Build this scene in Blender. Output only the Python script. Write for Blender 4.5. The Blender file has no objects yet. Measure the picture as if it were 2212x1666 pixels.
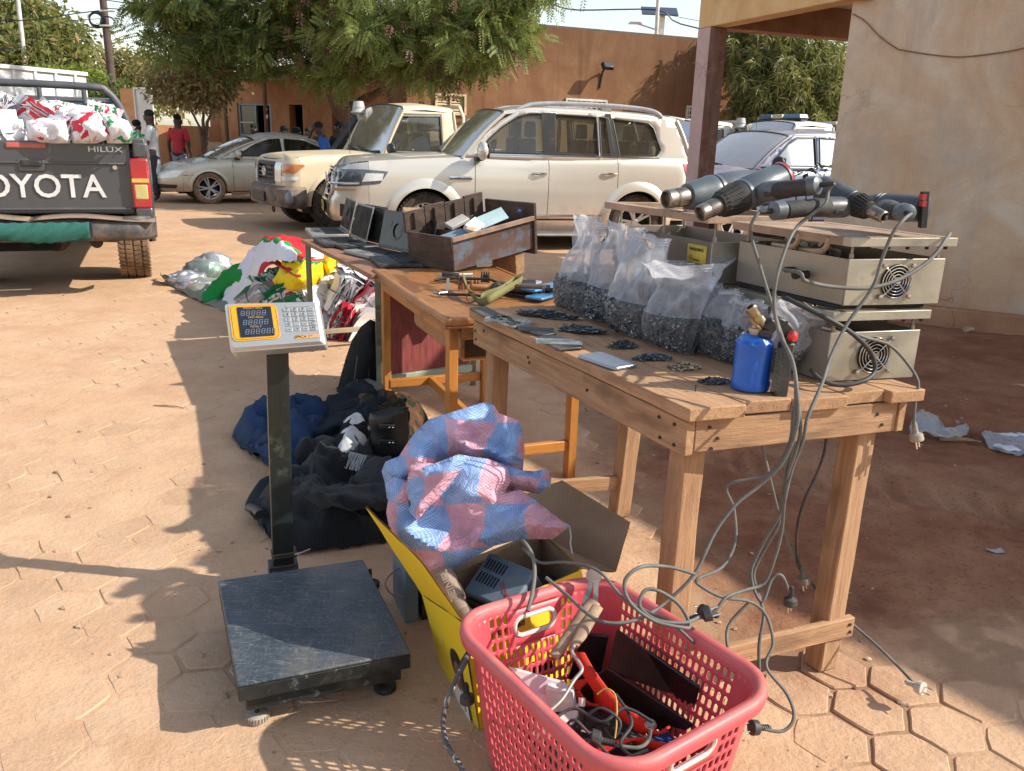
import bpy,bmesh,math,random
import numpy as np
from mathutils import Vector,Matrix,noise
from mathutils.geometry import delaunay_2d_cdt
R=math.radians
random.seed(7);rng=np.random.default_rng(7)
SC=bpy.context.scene
COL=SC.collection
# camera
FOC,CX,CY,CH=1790.,1106.,833.,1.40
PIT,ROL=math.atan(528/1790.),0.029
cam=bpy.data.cameras.new('camera');camo=bpy.data.objects.new('camera',cam);COL.objects.link(camo)
cam.sensor_fit='HORIZONTAL';cam.sensor_width=36;cam.lens=36*FOC/2212.
cam.clip_start=.05;cam.clip_end=2000
camo.matrix_world=Matrix.Translation((0,0,CH))@Matrix.Rotation(math.pi/2-PIT,4,'X')@Matrix.Rotation(ROL,4,'Z')
SC.camera=camo
# light
SUN_EL,SUN_AZ=R(36.5),R(-6.5)
sdir=Vector((math.cos(SUN_EL)*math.cos(SUN_AZ),math.cos(SUN_EL)*math.sin(SUN_AZ),math.sin(SUN_EL)))
w=bpy.data.worlds.new('World');SC.world=w;w.use_nodes=True
nt=w.node_tree;nt.nodes.clear()
sky=nt.nodes.new('ShaderNodeTexSky');sky.sky_type='NISHITA';sky.sun_disc=False
sky.sun_elevation=SUN_EL;sky.sun_rotation=math.pi/2-SUN_AZ
sky.air_density=1.25;sky.dust_density=1.0;sky.ozone_density=1.0;sky.altitude=0
bg=nt.nodes.new('ShaderNodeBackground');bg.inputs[1].default_value=0.135
wo=nt.nodes.new('ShaderNodeOutputWorld')
hs=nt.nodes.new('ShaderNodeHueSaturation');hs.inputs['Saturation'].default_value=.62;hs.inputs['Value'].default_value=1.12
nt.links.new(sky.outputs[0],hs.inputs['Color']);nt.links.new(hs.outputs[0],bg.inputs[0]);nt.links.new(bg.outputs[0],wo.inputs[0])
sl=bpy.data.lights.new('sun','SUN');sl.energy=4.6;sl.angle=R(.55);sl.color=(1,.93,.80)
so=bpy.data.objects.new('sun',sl);COL.objects.link(so);so.rotation_euler=(-sdir).to_track_quat('-Z','Y').to_euler()
SC.view_settings.view_transform='Standard';SC.view_settings.look='None'
SC.view_settings.exposure=0.62;SC.view_settings.gamma=1
SC.view_settings.use_curve_mapping=False
# placing helpers
def ray(x,y):
 u,v=x-CX,y-CY;c,s=math.cos(ROL),math.sin(ROL)
 u2,v2=c*u+s*v,-s*u+c*v
 cp,sp=math.cos(PIT),math.sin(PIT)
 dx,dy,dz=u2/FOC,1.,-v2/FOC
 return Vector((dx,dy*cp+dz*sp,-dy*sp+dz*cp))
def P(x,y,z=0.):
 d=ray(x,y);return Vector((0,0,CH))+d*((z-CH)/d.z)
def PY(x,y,Y):
 d=ray(x,y);return Vector((0,0,CH))+d*(Y/d.y)
def PX(x,y,o,n):
 d=ray(x,y);c=Vector((0,0,CH));n=Vector(n)
 return c+d*((Vector(o)-c).dot(n)/d.dot(n))
 # materials
MATS={}
def mk(name):
 m=bpy.data.materials.new(name);m.use_nodes=True
 n=m.node_tree;n.nodes.clear()
 o=n.nodes.new('ShaderNodeOutputMaterial');b=n.nodes.new('ShaderNodeBsdfPrincipled')
 n.links.new(b.outputs[0],o.inputs[0])
 return m,n,b,o
def node(n,t,**k):
 a=n.nodes.new(t)
 for q,v in k.items():
  if q.startswith('i_'):a.inputs[int(q[2:])].default_value=v
  else:setattr(a,q,v)
 return a
def ramp(n,src,stops,interp='LINEAR'):
 r=n.nodes.new('ShaderNodeValToRGB');r.color_ramp.interpolation=interp
 e=r.color_ramp.elements
 while len(e)>1:e.remove(e[-1])
 e[0].position=stops[0][0];e[0].color=c4(stops[0][1])
 for p,c in stops[1:]:
  q=e.new(p);q.color=c4(c)
 n.links.new(src,r.inputs[0]);return r
def c4(c):
 if isinstance(c,(int,float)):return(c,c,c,1)
 return tuple(c[:3])+(1,)
def noi(n,co,scale,detail=4,rough=.55,sc3=None,dist=0):
 t=node(n,'ShaderNodeTexNoise');t.inputs['Scale'].default_value=scale;t.inputs['Detail'].default_value=detail
 t.inputs['Roughness'].default_value=rough;t.inputs['Distortion'].default_value=dist
 if sc3:
  mp=node(n,'ShaderNodeMapping');mp.inputs['Scale'].default_value=sc3
  n.links.new(co,mp.inputs[0]);co=mp.outputs[0]
 n.links.new(co,t.inputs['Vector']);return t.outputs[0]
def mix(n,f,a,b,bt='MIX'):
 m=n.nodes.new('ShaderNodeMix');m.data_type='RGBA';m.blend_type=bt
 for i,v in((0,f),(6,a),(7,b)):
  if isinstance(v,bpy.types.NodeSocket):n.links.new(v,m.inputs[i])
  elif i==0:m.inputs[0].default_value=v
  else:m.inputs[i].default_value=c4(v)
 return m.outputs[2]
def mathn(n,op,a,b=0.,clamp=False):
 m=n.nodes.new('ShaderNodeMath');m.operation=op;m.use_clamp=clamp
 for i,v in((0,a),(1,b)):
  if isinstance(v,bpy.types.NodeSocket):n.links.new(v,m.inputs[i])
  else:m.inputs[i].default_value=v
 return m.outputs[0]
def bump(n,b,h,s=.3,d=.01):
 k=n.nodes.new('ShaderNodeBump');k.inputs['Strength'].default_value=s;k.inputs['Distance'].default_value=d
 n.links.new(h,k.inputs['Height']);n.links.new(k.outputs[0],b.inputs['Normal']);return k
DUST=(.40,.25,.145)
def mat(name,col,rough=.6,metal=0,var=.18,vs=4,bmp=.15,bs=60,dust=0.,dustup=False,coat=0,spec=.5,col2=None,sc3=None,obj=True,trans=0,alpha=1,bd=.004,stain=None,dustcol=DUST,dsc=7,lowd=0.):
 if name in MATS:return MATS[name]
 m,n,b,o=mk(name)
 tc=node(n,'ShaderNodeTexCoord');co=tc.outputs['Object']
 if not obj:co=node(n,'ShaderNodeNewGeometry').outputs['Position']
 f=noi(n,co,vs,5,.6,sc3)
 c2=col2 if col2 else tuple(x*(1-var*1.6)for x in col)
 c1=col if col2 else tuple(min(1,x*(1+var*.6))for x in col)
 c=ramp(n,f,[(.3,c2),(.7,c1)]).outputs[0]
 if stain:
  sf=noi(n,co,stain[1],4,.6);r=ramp(n,sf,[(stain[2],0),(stain[2]+.1,1)])
  c=mix(n,r.outputs[0],c,stain[0])
 if lowd:
  sz=node(n,'ShaderNodeSeparateXYZ');n.links.new(tc.outputs['Object'],sz.inputs[0])
  lw=n.nodes.new('ShaderNodeMapRange');n.links.new(mathn(n,'ADD',sz.outputs[2],mathn(n,'MULTIPLY',noi(n,co,5,6,.7),-.5)),lw.inputs[0])
  for q_,v_ in((1,-.05),(2,lowd),(3,.85),(4,0)):lw.inputs[q_].default_value=v_
  c=mix(n,lw.outputs[0],c,(.36,.20,.115))
 if dust>0:
  g=noi(n,co,dsc,6,.7)
  lo=.86-.55*dust
  df=ramp(n,g,[(max(0,lo-.18),0),(min(1,lo+.22),1)]).outputs[0]
  if dustup:
   ge=node(n,'ShaderNodeNewGeometry');sx=node(n,'ShaderNodeSeparateXYZ');n.links.new(ge.outputs['Normal'],sx.inputs[0])
   up=mathn(n,'MULTIPLY',mathn(n,'ADD',sx.outputs[2],.12,True),dust*1.3,True)
   df=mathn(n,'MULTIPLY',mathn(n,'ADD',df,.25),up,True)
  else:df=mathn(n,'MULTIPLY',df,min(1,dust*1.2),True)
  c=mix(n,df,c,dustcol)
  rr=n.nodes.new('ShaderNodeMapRange');n.links.new(df,rr.inputs[0]);rr.inputs[3].default_value=rough;rr.inputs[4].default_value=.9
  n.links.new(rr.outputs[0],b.inputs['Roughness'])
  if metal:
   mm=n.nodes.new('ShaderNodeMapRange');n.links.new(df,mm.inputs[0]);mm.inputs[3].default_value=metal;mm.inputs[4].default_value=0
   n.links.new(mm.outputs[0],b.inputs['Metallic'])
 else:
  rr=ramp(n,noi(n,co,vs*3,4),[(.3,max(0.02,rough*.85)),(.7,min(1,rough*1.12))])
  n.links.new(rr.outputs[0],b.inputs['Roughness']);b.inputs['Metallic'].default_value=metal
 n.links.new(c,b.inputs['Base Color'])
 b.inputs['Coat Weight'].default_value=coat;b.inputs['Specular IOR Level'].default_value=spec
 b.inputs['Transmission Weight'].default_value=trans;b.inputs['Alpha'].default_value=alpha
 if bmp>0:bump(n,b,noi(n,co,bs,5,.6,sc3),bmp,bd)
 MATS[name]=m;return m
def glassmat(name,tint=(.75,.82,.8),dust=.25,fk=1.6,dcol=(.5,.4,.28),rough=.05):
 m,n,b,o=mk(name)
 n.nodes.remove(b)
 tr=node(n,'ShaderNodeBsdfTransparent');tr.inputs[0].default_value=c4(tint)
 gl=node(n,'ShaderNodeBsdfGlossy');gl.inputs['Roughness'].default_value=rough
 fr=node(n,'ShaderNodeFresnel');fr.inputs[0].default_value=1.5
 mx=node(n,'ShaderNodeMixShader');fa=mathn(n,'MULTIPLY',fr.outputs[0],fk,True)
 n.links.new(fa,mx.inputs[0]);n.links.new(tr.outputs[0],mx.inputs[1]);n.links.new(gl.outputs[0],mx.inputs[2])
 df=node(n,'ShaderNodeBsdfDiffuse');df.inputs[0].default_value=c4(dcol)
 tc=node(n,'ShaderNodeTexCoord');f=noi(n,tc.outputs['Object'],3,6,.65)
 r=ramp(n,f,[(.2,dust*.6),(.8,min(1,dust*1.5))])
 m2=node(n,'ShaderNodeMixShader');n.links.new(r.outputs[0],m2.inputs[0]);n.links.new(mx.outputs[0],m2.inputs[1]);n.links.new(df.outputs[0],m2.inputs[2])
 n.links.new(m2.outputs[0],o.inputs[0]);MATS[name]=m;return m
def woodmat(name,c1,c2,axis='X',scale=6,rough=.75,dust=.3,bmp=.3):
 if name in MATS:return MATS[name]
 m,n,b,o=mk(name)
 tc=node(n,'ShaderNodeTexCoord');co=tc.outputs['Object']
 oi=node(n,'ShaderNodeObjectInfo')
 ad=node(n,'ShaderNodeVectorMath',operation='ADD');n.links.new(co,ad.inputs[0])
 cb=node(n,'ShaderNodeCombineXYZ');n.links.new(mathn(n,'MULTIPLY',oi.outputs['Random'],40.),cb.inputs[0]);n.links.new(mathn(n,'MULTIPLY',oi.outputs['Random'],17.),cb.inputs[2])
 n.links.new(cb.outputs[0],ad.inputs[1]);co=ad.outputs[0]
 st={'X':(1,14,14),'Y':(14,1,14),'Z':(14,14,1)}[axis]
 g=noi(n,co,scale,6,.65,st,.6)
 c=ramp(n,g,[(.28,c2),(.5,tuple((a+b_)/2 for a,b_ in zip(c1,c2))),(.72,c1)]).outputs[0]
 kn=noi(n,co,3.5,3,.5,tuple(1+.15*(q-1)for q in st));c=mix(n,ramp(n,kn,[(.57,0),(.68,.8)]).outputs[0],c,tuple(x*.35 for x in c2))
 c=mix(n,ramp(n,noi(n,co,2.2,6,.75),[(.5,0),(.68,.55)]).outputs[0],c,tuple(x*.5 for x in c2));c=mix(n,ramp(n,noi(n,co,45,3,.6),[(.68,0),(.74,.6)]).outputs[0],c,tuple(x*.4 for x in c2))
 va=mix(n,.25,c,ramp(n,oi.outputs['Random'],[(0,tuple(x*.6 for x in c1)),(1,tuple(min(1,x*1.25)for x in c1))]).outputs[0])
 if dust:va=mix(n,ramp(n,noi(n,co,5,6,.7),[(.7-.5*dust,0),(1.0-.4*dust,dust*1.1)]).outputs[0],va,(.46,.31,.2))
 n.links.new(va,b.inputs['Base Color']);b.inputs['Roughness'].default_value=rough
 bump(n,b,noi(n,co,scale*3,6,.7,st),bmp,.003)
 MATS[name]=m;return m
 # mesh helpers
class B:
 def __init__(s):s.v=[];s.f=[];s.mi=[];s.m=0
 def add(s,vs,fs,M=None):
  k=len(s.v)
  if M is not None:vs=[M@Vector(q)for q in vs]
  s.v+=[tuple(q)for q in vs];s.f+=[tuple(i+k for i in f)for f in fs];s.mi+=[s.m]*len(fs);return s
 def box(s,c,d,M=None,taper=1.):
  x,y,z=d[0]/2,d[1]/2,d[2]/2;t=taper
  vs=[(c[0]+a*x*(t if e>0 else 1),c[1]+b*y*(t if e>0 else 1),c[2]+e*z)for e in(-1,1)for b in(-1,1)for a in(-1,1)]
  return s.add(vs,[(0,2,3,1),(4,5,7,6),(0,1,5,4),(2,6,7,3),(0,4,6,2),(1,3,7,5)],M)
 def bar(s,a,b,w,h,up=(0,0,1),t2=1.):
  a,b=Vector(a),Vector(b);d=(b-a);L=d.length;d.normalize();up=Vector(up)
  if abs(d.dot(up))>.98:up=Vector((1,0,0))
  sd=d.cross(up).normalized();u=sd.cross(d)
  vs=[]
  for q,k in((a,1.),(b,t2)):
   for i,j in((-1,-1),(1,-1),(1,1),(-1,1)):vs.append(q+sd*(i*w*k/2)+u*(j*h*k/2))
  return s.add(vs,[(3,2,1,0),(4,5,6,7),(0,1,5,4),(1,2,6,5),(2,3,7,6),(3,0,4,7)])
 def hexa(s,v8):return s.add(v8,[(0,3,2,1),(4,5,6,7),(0,1,5,4),(1,2,6,5),(2,3,7,6),(3,0,4,7)])
 def tube(s,pts,r,n=8,cap=True,flat=1.,sub=0):
  pts=[Vector(q)for q in pts]
  if sub:pts=smooth(pts,sub)
  k=len(pts);rs=r if isinstance(r,(list,tuple))else[r]*k
  if len(rs)!=k:rs=[rs[0]+(rs[-1]-rs[0])*i/(k-1)for i in range(k)]if len(rs)==2 else[rs[min(len(rs)-1,int(i*len(rs)/k))]for i in range(k)]
  vs=[];pu=None
  for i,q in enumerate(pts):
   t=(pts[min(i+1,k-1)]-pts[max(i-1,0)])
   if t.length<1e-9:t=Vector((0,0,1))
   t.normalize()
   if pu is None:
    pu=t.orthogonal().normalized()if abs(t.z)>.9 else Vector((0,0,1))
   pu=(pu-t*pu.dot(t))
   if pu.length<1e-6:pu=t.orthogonal()
   pu.normalize();sd=t.cross(pu)
   for j in range(n):
    a=2*math.pi*j/n;vs.append(q+(sd*math.cos(a)+pu*math.sin(a)*flat)*rs[i])
  fs=[(i*n+j,i*n+(j+1)%n,(i+1)*n+(j+1)%n,(i+1)*n+j)for i in range(k-1)for j in range(n)]
  if cap:fs+=[tuple(range(n-1,-1,-1)),tuple(range((k-1)*n,k*n))]
  return s.add(vs,fs)
 def cyl(s,a,b,r0,r1=None,n=16,cap=True):return s.tube([a,b],[r0,r0 if r1 is None else r1],n,cap)
 def lathe(s,prof,o=(0,0,0),ax=(0,0,1),n=24,M=None,cap=True):
  ax=Vector(ax).normalized();u=ax.orthogonal().normalized();w_=ax.cross(u);o=Vector(o)
  vs=[o+ax*h+(u*math.cos(2*math.pi*j/n)+w_*math.sin(2*math.pi*j/n))*r for r,h in prof for j in range(n)]
  k=len(prof)
  fs=[(i*n+j,i*n+(j+1)%n,(i+1)*n+(j+1)%n,(i+1)*n+j)for i in range(k-1)for j in range(n)]
  if cap:
   if prof[0][0]>1e-5:fs.append(tuple(range(n-1,-1,-1)))
   if prof[-1][0]>1e-5:fs.append(tuple(range((k-1)*n,k*n)))
  return s.add(vs,fs,M)
 def prism(s,poly,z0,z1,M=None):
  n=len(poly);a=sum(poly[i][0]*poly[(i+1)%n][1]-poly[(i+1)%n][0]*poly[i][1]for i in range(n))
  if a<0:poly=poly[::-1]
  vs=[(p[0],p[1],z0)for p in poly]+[(p[0],p[1],z1)for p in poly]
  fs=[tuple(range(n-1,-1,-1)),tuple(range(n,2*n))]+[(i,(i+1)%n,n+(i+1)%n,n+i)for i in range(n)]
  return s.add(vs,fs,M)
 def grid(s,fn,nu,nv,M=None,flip=False):
  vs=[fn(i/nu,j/nv)for i in range(nu+1)for j in range(nv+1)]
  fs=[(i*(nv+1)+j,(i+1)*(nv+1)+j,(i+1)*(nv+1)+j+1,i*(nv+1)+j+1)for i in range(nu)for j in range(nv)]
  if flip:fs=[f[::-1]for f in fs]
  return s.add(vs,fs,M)
 def ball(s,c,r,n=12,sc=(1,1,1),M=None):
  c=Vector(c);vs=[c+Vector((0,0,-r*sc[2]))];m=n//2
  for i in range(1,m):
   a=-math.pi/2+math.pi*i/m
   vs+=[c+Vector((r*sc[0]*math.cos(a)*math.cos(2*math.pi*j/n),r*sc[1]*math.cos(a)*math.sin(2*math.pi*j/n),r*sc[2]*math.sin(a)))for j in range(n)]
  vs.append(c+Vector((0,0,r*sc[2])));e=len(vs)-1
  fs=[(0,1+(j+1)%n,1+j)for j in range(n)]+[(1+(i-1)*n+j,1+(i-1)*n+(j+1)%n,1+i*n+(j+1)%n,1+i*n+j)for i in range(1,m-1)for j in range(n)]
  fs+=[(e,1+(m-2)*n+j,1+(m-2)*n+(j+1)%n)for j in range(n)]
  return s.add(vs,fs,M)
 def disp(s,amp,scale,seed=0,axis=None,oct=3):
  o=Vector((seed*3.1,seed*1.7,seed));out=[]
  for q in s.v:
   q=Vector(q);d=noise.turbulence_vector(q*scale+o,oct,False)*amp
   out.append(tuple(q+(d if axis is None else Vector(axis)*d.x)))
  s.v=out;return s
def smooth(pts,n):
 pts=[Vector(p)for p in pts];out=[]
 for i in range(len(pts)-1):
  a,b,c,d=pts[max(i-1,0)],pts[i],pts[i+1],pts[min(i+2,len(pts)-1)]
  for k in range(n):
   t=k/n;out.append(.5*((2*b)+(c-a)*t+(2*a-5*b+4*c-d)*t*t+(3*b-a-3*c+d)*t**3))
 out.append(pts[-1]);return out
MW={}
def thing(name,label,cat,loc=(0,0,0),rotz=0.,group=None,rot=None,scale=None):
 o=bpy.data.objects.new(name,None);COL.objects.link(o);o.empty_display_size=.1
 o.location=loc;o.rotation_euler=rot if rot else(0,0,rotz)
 if scale:o.scale=(scale,)*3
 o['label']=label;o['category']=cat
 if group:o['group']=group
 MW[o.name]=Matrix.LocRotScale(Vector(loc),o.rotation_euler,o.scale)
 return o
def tag(o,label,cat,group=None,kind=None):
 if label:o['label']=label
 if cat:o['category']=cat
 if group:o['group']=group
 if kind:o['kind']=kind
 return o
def obj(name,b,mats,parent=None,world=False,smooth_=40,bevel=0.,seg=2,label=None,kind=None,loc=None,solid=0.,subs=0):
 me=bpy.data.meshes.new(name)
 vs=b.v
 if world and parent is not None:
  Mi=wm(parent).inverted();vs=[tuple(Mi@Vector(q))for q in vs]
 if loc is not None:vs=[(q[0]-loc[0],q[1]-loc[1],q[2]-loc[2])for q in vs]
 me.from_pydata(vs,[],b.f)
 ml=mats if isinstance(mats,(list,tuple))else[mats]
 for m in ml:me.materials.append(m)
 if len(ml)>1:me.polygons.foreach_set('material_index',b.mi)
 if smooth_:
  me.polygons.foreach_set('use_smooth',[True]*len(me.polygons));me.set_sharp_from_angle(angle=R(smooth_))
 me.update()
 o=bpy.data.objects.new(name,me);COL.objects.link(o)
 if parent is not None:o.parent=parent
 if loc is not None:o.location=loc
 MW[o.name]=(wm(parent)if parent is not None else Matrix())@(Matrix.Translation(loc)if loc is not None else Matrix())
 if solid:
  s=o.modifiers.new('s','SOLIDIFY');s.thickness=solid;s.offset=0
 if bevel>0:
  s=o.modifiers.new('b','BEVEL');s.width=bevel;s.segments=seg;s.limit_method='ANGLE';s.angle_limit=R(40);s.harden_normals=False
 if subs:
  s=o.modifiers.new('u','SUBSURF');s.levels=subs;s.render_levels=subs
 if label:o['label']=label
 if kind:o['kind']=kind
 return o
def wm(o):return MW[o.name]
def copytree(o,loc=None,rotz=None,label=None,group=None,parent=None,rot=None):
 c=o.copy();COL.objects.link(c);c.parent=parent
 if loc is not None:c.location=loc
 if rotz is not None:c.rotation_euler=(0,0,rotz)
 if rot is not None:c.rotation_euler=rot
 if label:c['label']=label
 if group:c['group']=group
 MW[c.name]=(wm(parent)if parent else Matrix())@Matrix.LocRotScale(c.location,c.rotation_euler,c.scale)
 for ch in list(o.children):copytree(ch,parent=c)
 return c
def structure(name,b,m,**k):
 o=obj(name,b,m,**k);o['kind']='structure';return o
def inpoly(p,poly):
 x,y=p[0],p[1];c=False;n=len(poly);j=n-1
 for i in range(n):
  if(poly[i][1]>y)!=(poly[j][1]>y)and x<(poly[j][0]-poly[i][0])*(y-poly[i][1])/(poly[j][1]-poly[i][1])+poly[i][0]:c=not c
  j=i
 return c
def dens(poly,step):
 out=[]
 n=len(poly)
 for i in range(n):
  a,b_=poly[i],poly[(i+1)%n];L=math.hypot(b_[0]-a[0],b_[1]-a[1]);k=max(1,int(L/step))
  for q in range(k):out.append((a[0]+(b_[0]-a[0])*q/k,a[1]+(b_[1]-a[1])*q/k))
 return out
def panel(b,outer,surf,step=.05,holes=(),flip=False,edge=None):
 """triangulated patch of a 2-D outline with holes, laid on surf(u, v)"""
 outer=dens(outer,edge or step);holes=[dens(h,edge or step)for h in holes]
 pts=[];ed=[]
 for lp in[outer]+list(holes):
  k=len(pts);pts+=[Vector(q)for q in lp];ed+=[(k+i,k+(i+1)%len(lp))for i in range(len(lp))]
 x0,x1=min(q[0]for q in outer),max(q[0]for q in outer);y0,y1=min(q[1]for q in outer),max(q[1]for q in outer)
 bd=np.array([(q[0],q[1])for q in pts])
 nx,ny=int((x1-x0)/step),int((y1-y0)/step)
 for i in range(1,nx+1):
  for j in range(1,ny+1):
   q=(x0+i*step-(step*.25),y0+j*step-(step*.25)+(i%2)*.0)
   if not inpoly(q,outer)or any(inpoly(q,h)for h in holes):continue
   if np.min((bd[:,0]-q[0])**2+(bd[:,1]-q[1])**2)<(step*.45)**2:continue
   pts.append(Vector(q))
 ov,oe,of,*_=delaunay_2d_cdt(pts,ed,[],0,1e-6)
 fs=[]
 for f in of:
  c=((ov[f[0]][0]+ov[f[1]][0]+ov[f[2]][0])/3,(ov[f[0]][1]+ov[f[1]][1]+ov[f[2]][1])/3)
  if inpoly(c,outer)and not any(inpoly(c,h)for h in holes):fs.append(tuple(f)[::-1]if flip else tuple(f))
 us=sorted({i for f in fs for i in f});mp={i:k for k,i in enumerate(us)}
 b.add([surf(ov[i][0],ov[i][1])for i in us],[tuple(mp[i]for i in f)for f in fs]);return b
def rrect(cx,cy,w_,h_,r,n=4):
 o=[]
 for sx,sy,a0 in((1,1,0),(-1,1,90),(-1,-1,180),(1,-1,270)):
  for k in range(n+1):
   a=R(a0+90*k/n);o.append((cx+sx*(w_/2-r)+r*math.cos(a),cy+sy*(h_/2-r)+r*math.sin(a)))
 return o
def textb(b,s,size,M,extrude=.0008,align='CENTER',bold=0.,sx=1.):
 cu=bpy.data.curves.new('t','FONT');cu.body=s;cu.size=size;cu.extrude=extrude;cu.align_x=align;cu.align_y='CENTER';cu.offset=bold*size;cu.resolution_u=3
 o=bpy.data.objects.new('t',cu);COL.objects.link(o)
 me=bpy.data.meshes.new_from_object(o)
 b.add([(v.co.x*sx,v.co.y,v.co.z)for v in me.vertices],[tuple(p.vertices)for p in me.polygons],M)
 bpy.data.objects.remove(o);bpy.data.curves.remove(cu);bpy.data.meshes.remove(me);return b
def frame(o,x,y=None,z=None):
 x=Vector(x).normalized()
 if z is None:z=x.cross(Vector(y)).normalized();y=z.cross(x)
 else:z=Vector(z).normalized();y=z.cross(x).normalized();x=y.cross(z)
 return Matrix(((x.x,y.x,z.x,o[0]),(x.y,y.y,z.y,o[1]),(x.z,y.z,z.z,o[2]),(0,0,0,1)))
def fastmesh(name,V,F,mats,mi=None,smooth_=False):
 me=bpy.data.meshes.new(name);nf,k=F.shape
 me.vertices.add(len(V));me.vertices.foreach_set('co',V.astype(np.float32).ravel())
 me.loops.add(nf*k);me.loops.foreach_set('vertex_index',F.astype(np.int32).ravel())
 me.polygons.add(nf);me.polygons.foreach_set('loop_start',np.arange(0,nf*k,k,dtype=np.int32))
 for m in(mats if isinstance(mats,list)else[mats]):me.materials.append(m)
 if mi is not None:me.polygons.foreach_set('material_index',mi.astype(np.int32))
 me.polygons.foreach_set('use_smooth',[smooth_]*nf)
 me.update(calc_edges=True);me.validate();return me
def link(name,me,parent=None,loc=None,kind=None):
 o=bpy.data.objects.new(name,me);COL.objects.link(o)
 if parent is not None:o.parent=parent
 if loc is not None:o.location=loc
 MW[o.name]=(wm(parent)if parent is not None else Matrix())@(Matrix.Translation(loc)if loc is not None else Matrix())
 if kind:o['kind']=kind
 return o
 # ground
def sstep(a,b_,x):t=np.clip((x-a)/(b_-a),0,1);return t*t*(3-2*t)
def vnoise(x,y,s,seed=0,oct=3):
 out=np.zeros_like(x,dtype=float);amp=1.;tot=0
 for o in range(oct):
  r2=np.random.default_rng(seed+o*13);T=r2.random((256,256))
  X,Y_=x*s*(2**o)+37.3*o,y*s*(2**o)+11.1*o
  xi,yi=np.floor(X).astype(int),np.floor(Y_).astype(int);fx,fy=X-xi,Y_-yi
  fx=fx*fx*(3-2*fx);fy=fy*fy*(3-2*fy);xi&=255;yi&=255;x1,y1=(xi+1)&255,(yi+1)&255
  out+=amp*((T[xi,yi]*(1-fx)+T[x1,yi]*fx)*(1-fy)+(T[xi,y1]*(1-fx)+T[x1,y1]*fx)*fy);tot+=amp;amp*=.5
 return out/tot
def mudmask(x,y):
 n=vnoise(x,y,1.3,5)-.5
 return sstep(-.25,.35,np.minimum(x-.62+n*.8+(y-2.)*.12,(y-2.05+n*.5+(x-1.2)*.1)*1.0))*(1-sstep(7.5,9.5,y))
def gz(x,y):
 m=mudmask(x,y)
 far=sstep(6.5,8.5,y)
 low=sstep(.35,.75,x)*(1-sstep(2.,2.3,y))
 d=vnoise(x,y,3.1,1,3);z=-.0069+.0135*d-.0045*low
 z=z+far*.004
 mud=-.012+.045*(vnoise(x,y,1.7,9,2)-.5)+.02*(vnoise(x,y,14,21,3)-.5)
 for(ax,ay,bx,by,w_)in((.9,3.75,2.7,2.75,.13),(1.1,4.7,3.2,3.6,.11)):
  L=math.hypot(bx-ax,by-ay);ux,uy=(bx-ax)/L,(by-ay)/L
  s_=(x-ax)*ux+(y-ay)*uy;c=-(x-ax)*uy+(y-ay)*ux+.03*np.sin(s_*4)
  e=np.exp(-(c/w_)**4)*sstep(-.2,.3,s_)*(1-sstep(L-.3,L+.3,s_))
  mud=mud-e*.025+.012*np.sin(s_*55+c*30)*e+.02*np.exp(-((np.abs(c)-w_*1.25)/.035)**2)*sstep(-.2,.3,s_)*(1-sstep(L-.3,L+.3,s_))
 return z*(1-m)+mud*m
def axis_pts(segs):
 out=[segs[0][0]]
 for a,b_,s in segs:
  n=max(1,int((b_-a)/s));out+=[a+(b_-a)*(i+1)/n for i in range(n)]
 return np.array(out)
gx=axis_pts([(-400,-60,60),(-60,-12,4),(-12,-3,.25),(-3,2.6,.02),(2.6,5,.05),(5,12,.5),(12,60,6),(60,400,60)])
gy=axis_pts([(-40,0,5),(0,1,.1),(1,5.2,.02),(5.2,9,.05),(9,16,.25),(16,60,4),(60,600,60)])
GX,GY=np.meshgrid(gx,gy,indexing='ij')
GZ=gz(GX.ravel(),GY.ravel());V=np.stack([GX.ravel(),GY.ravel(),GZ],1)
nx_,ny_=len(gx),len(gy)
I,J=np.meshgrid(np.arange(nx_-1),np.arange(ny_-1),indexing='ij');I=I.ravel();J=J.ravel()
F=np.stack([I*ny_+J,(I+1)*ny_+J,(I+1)*ny_+J+1,I*ny_+J+1],1)
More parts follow.
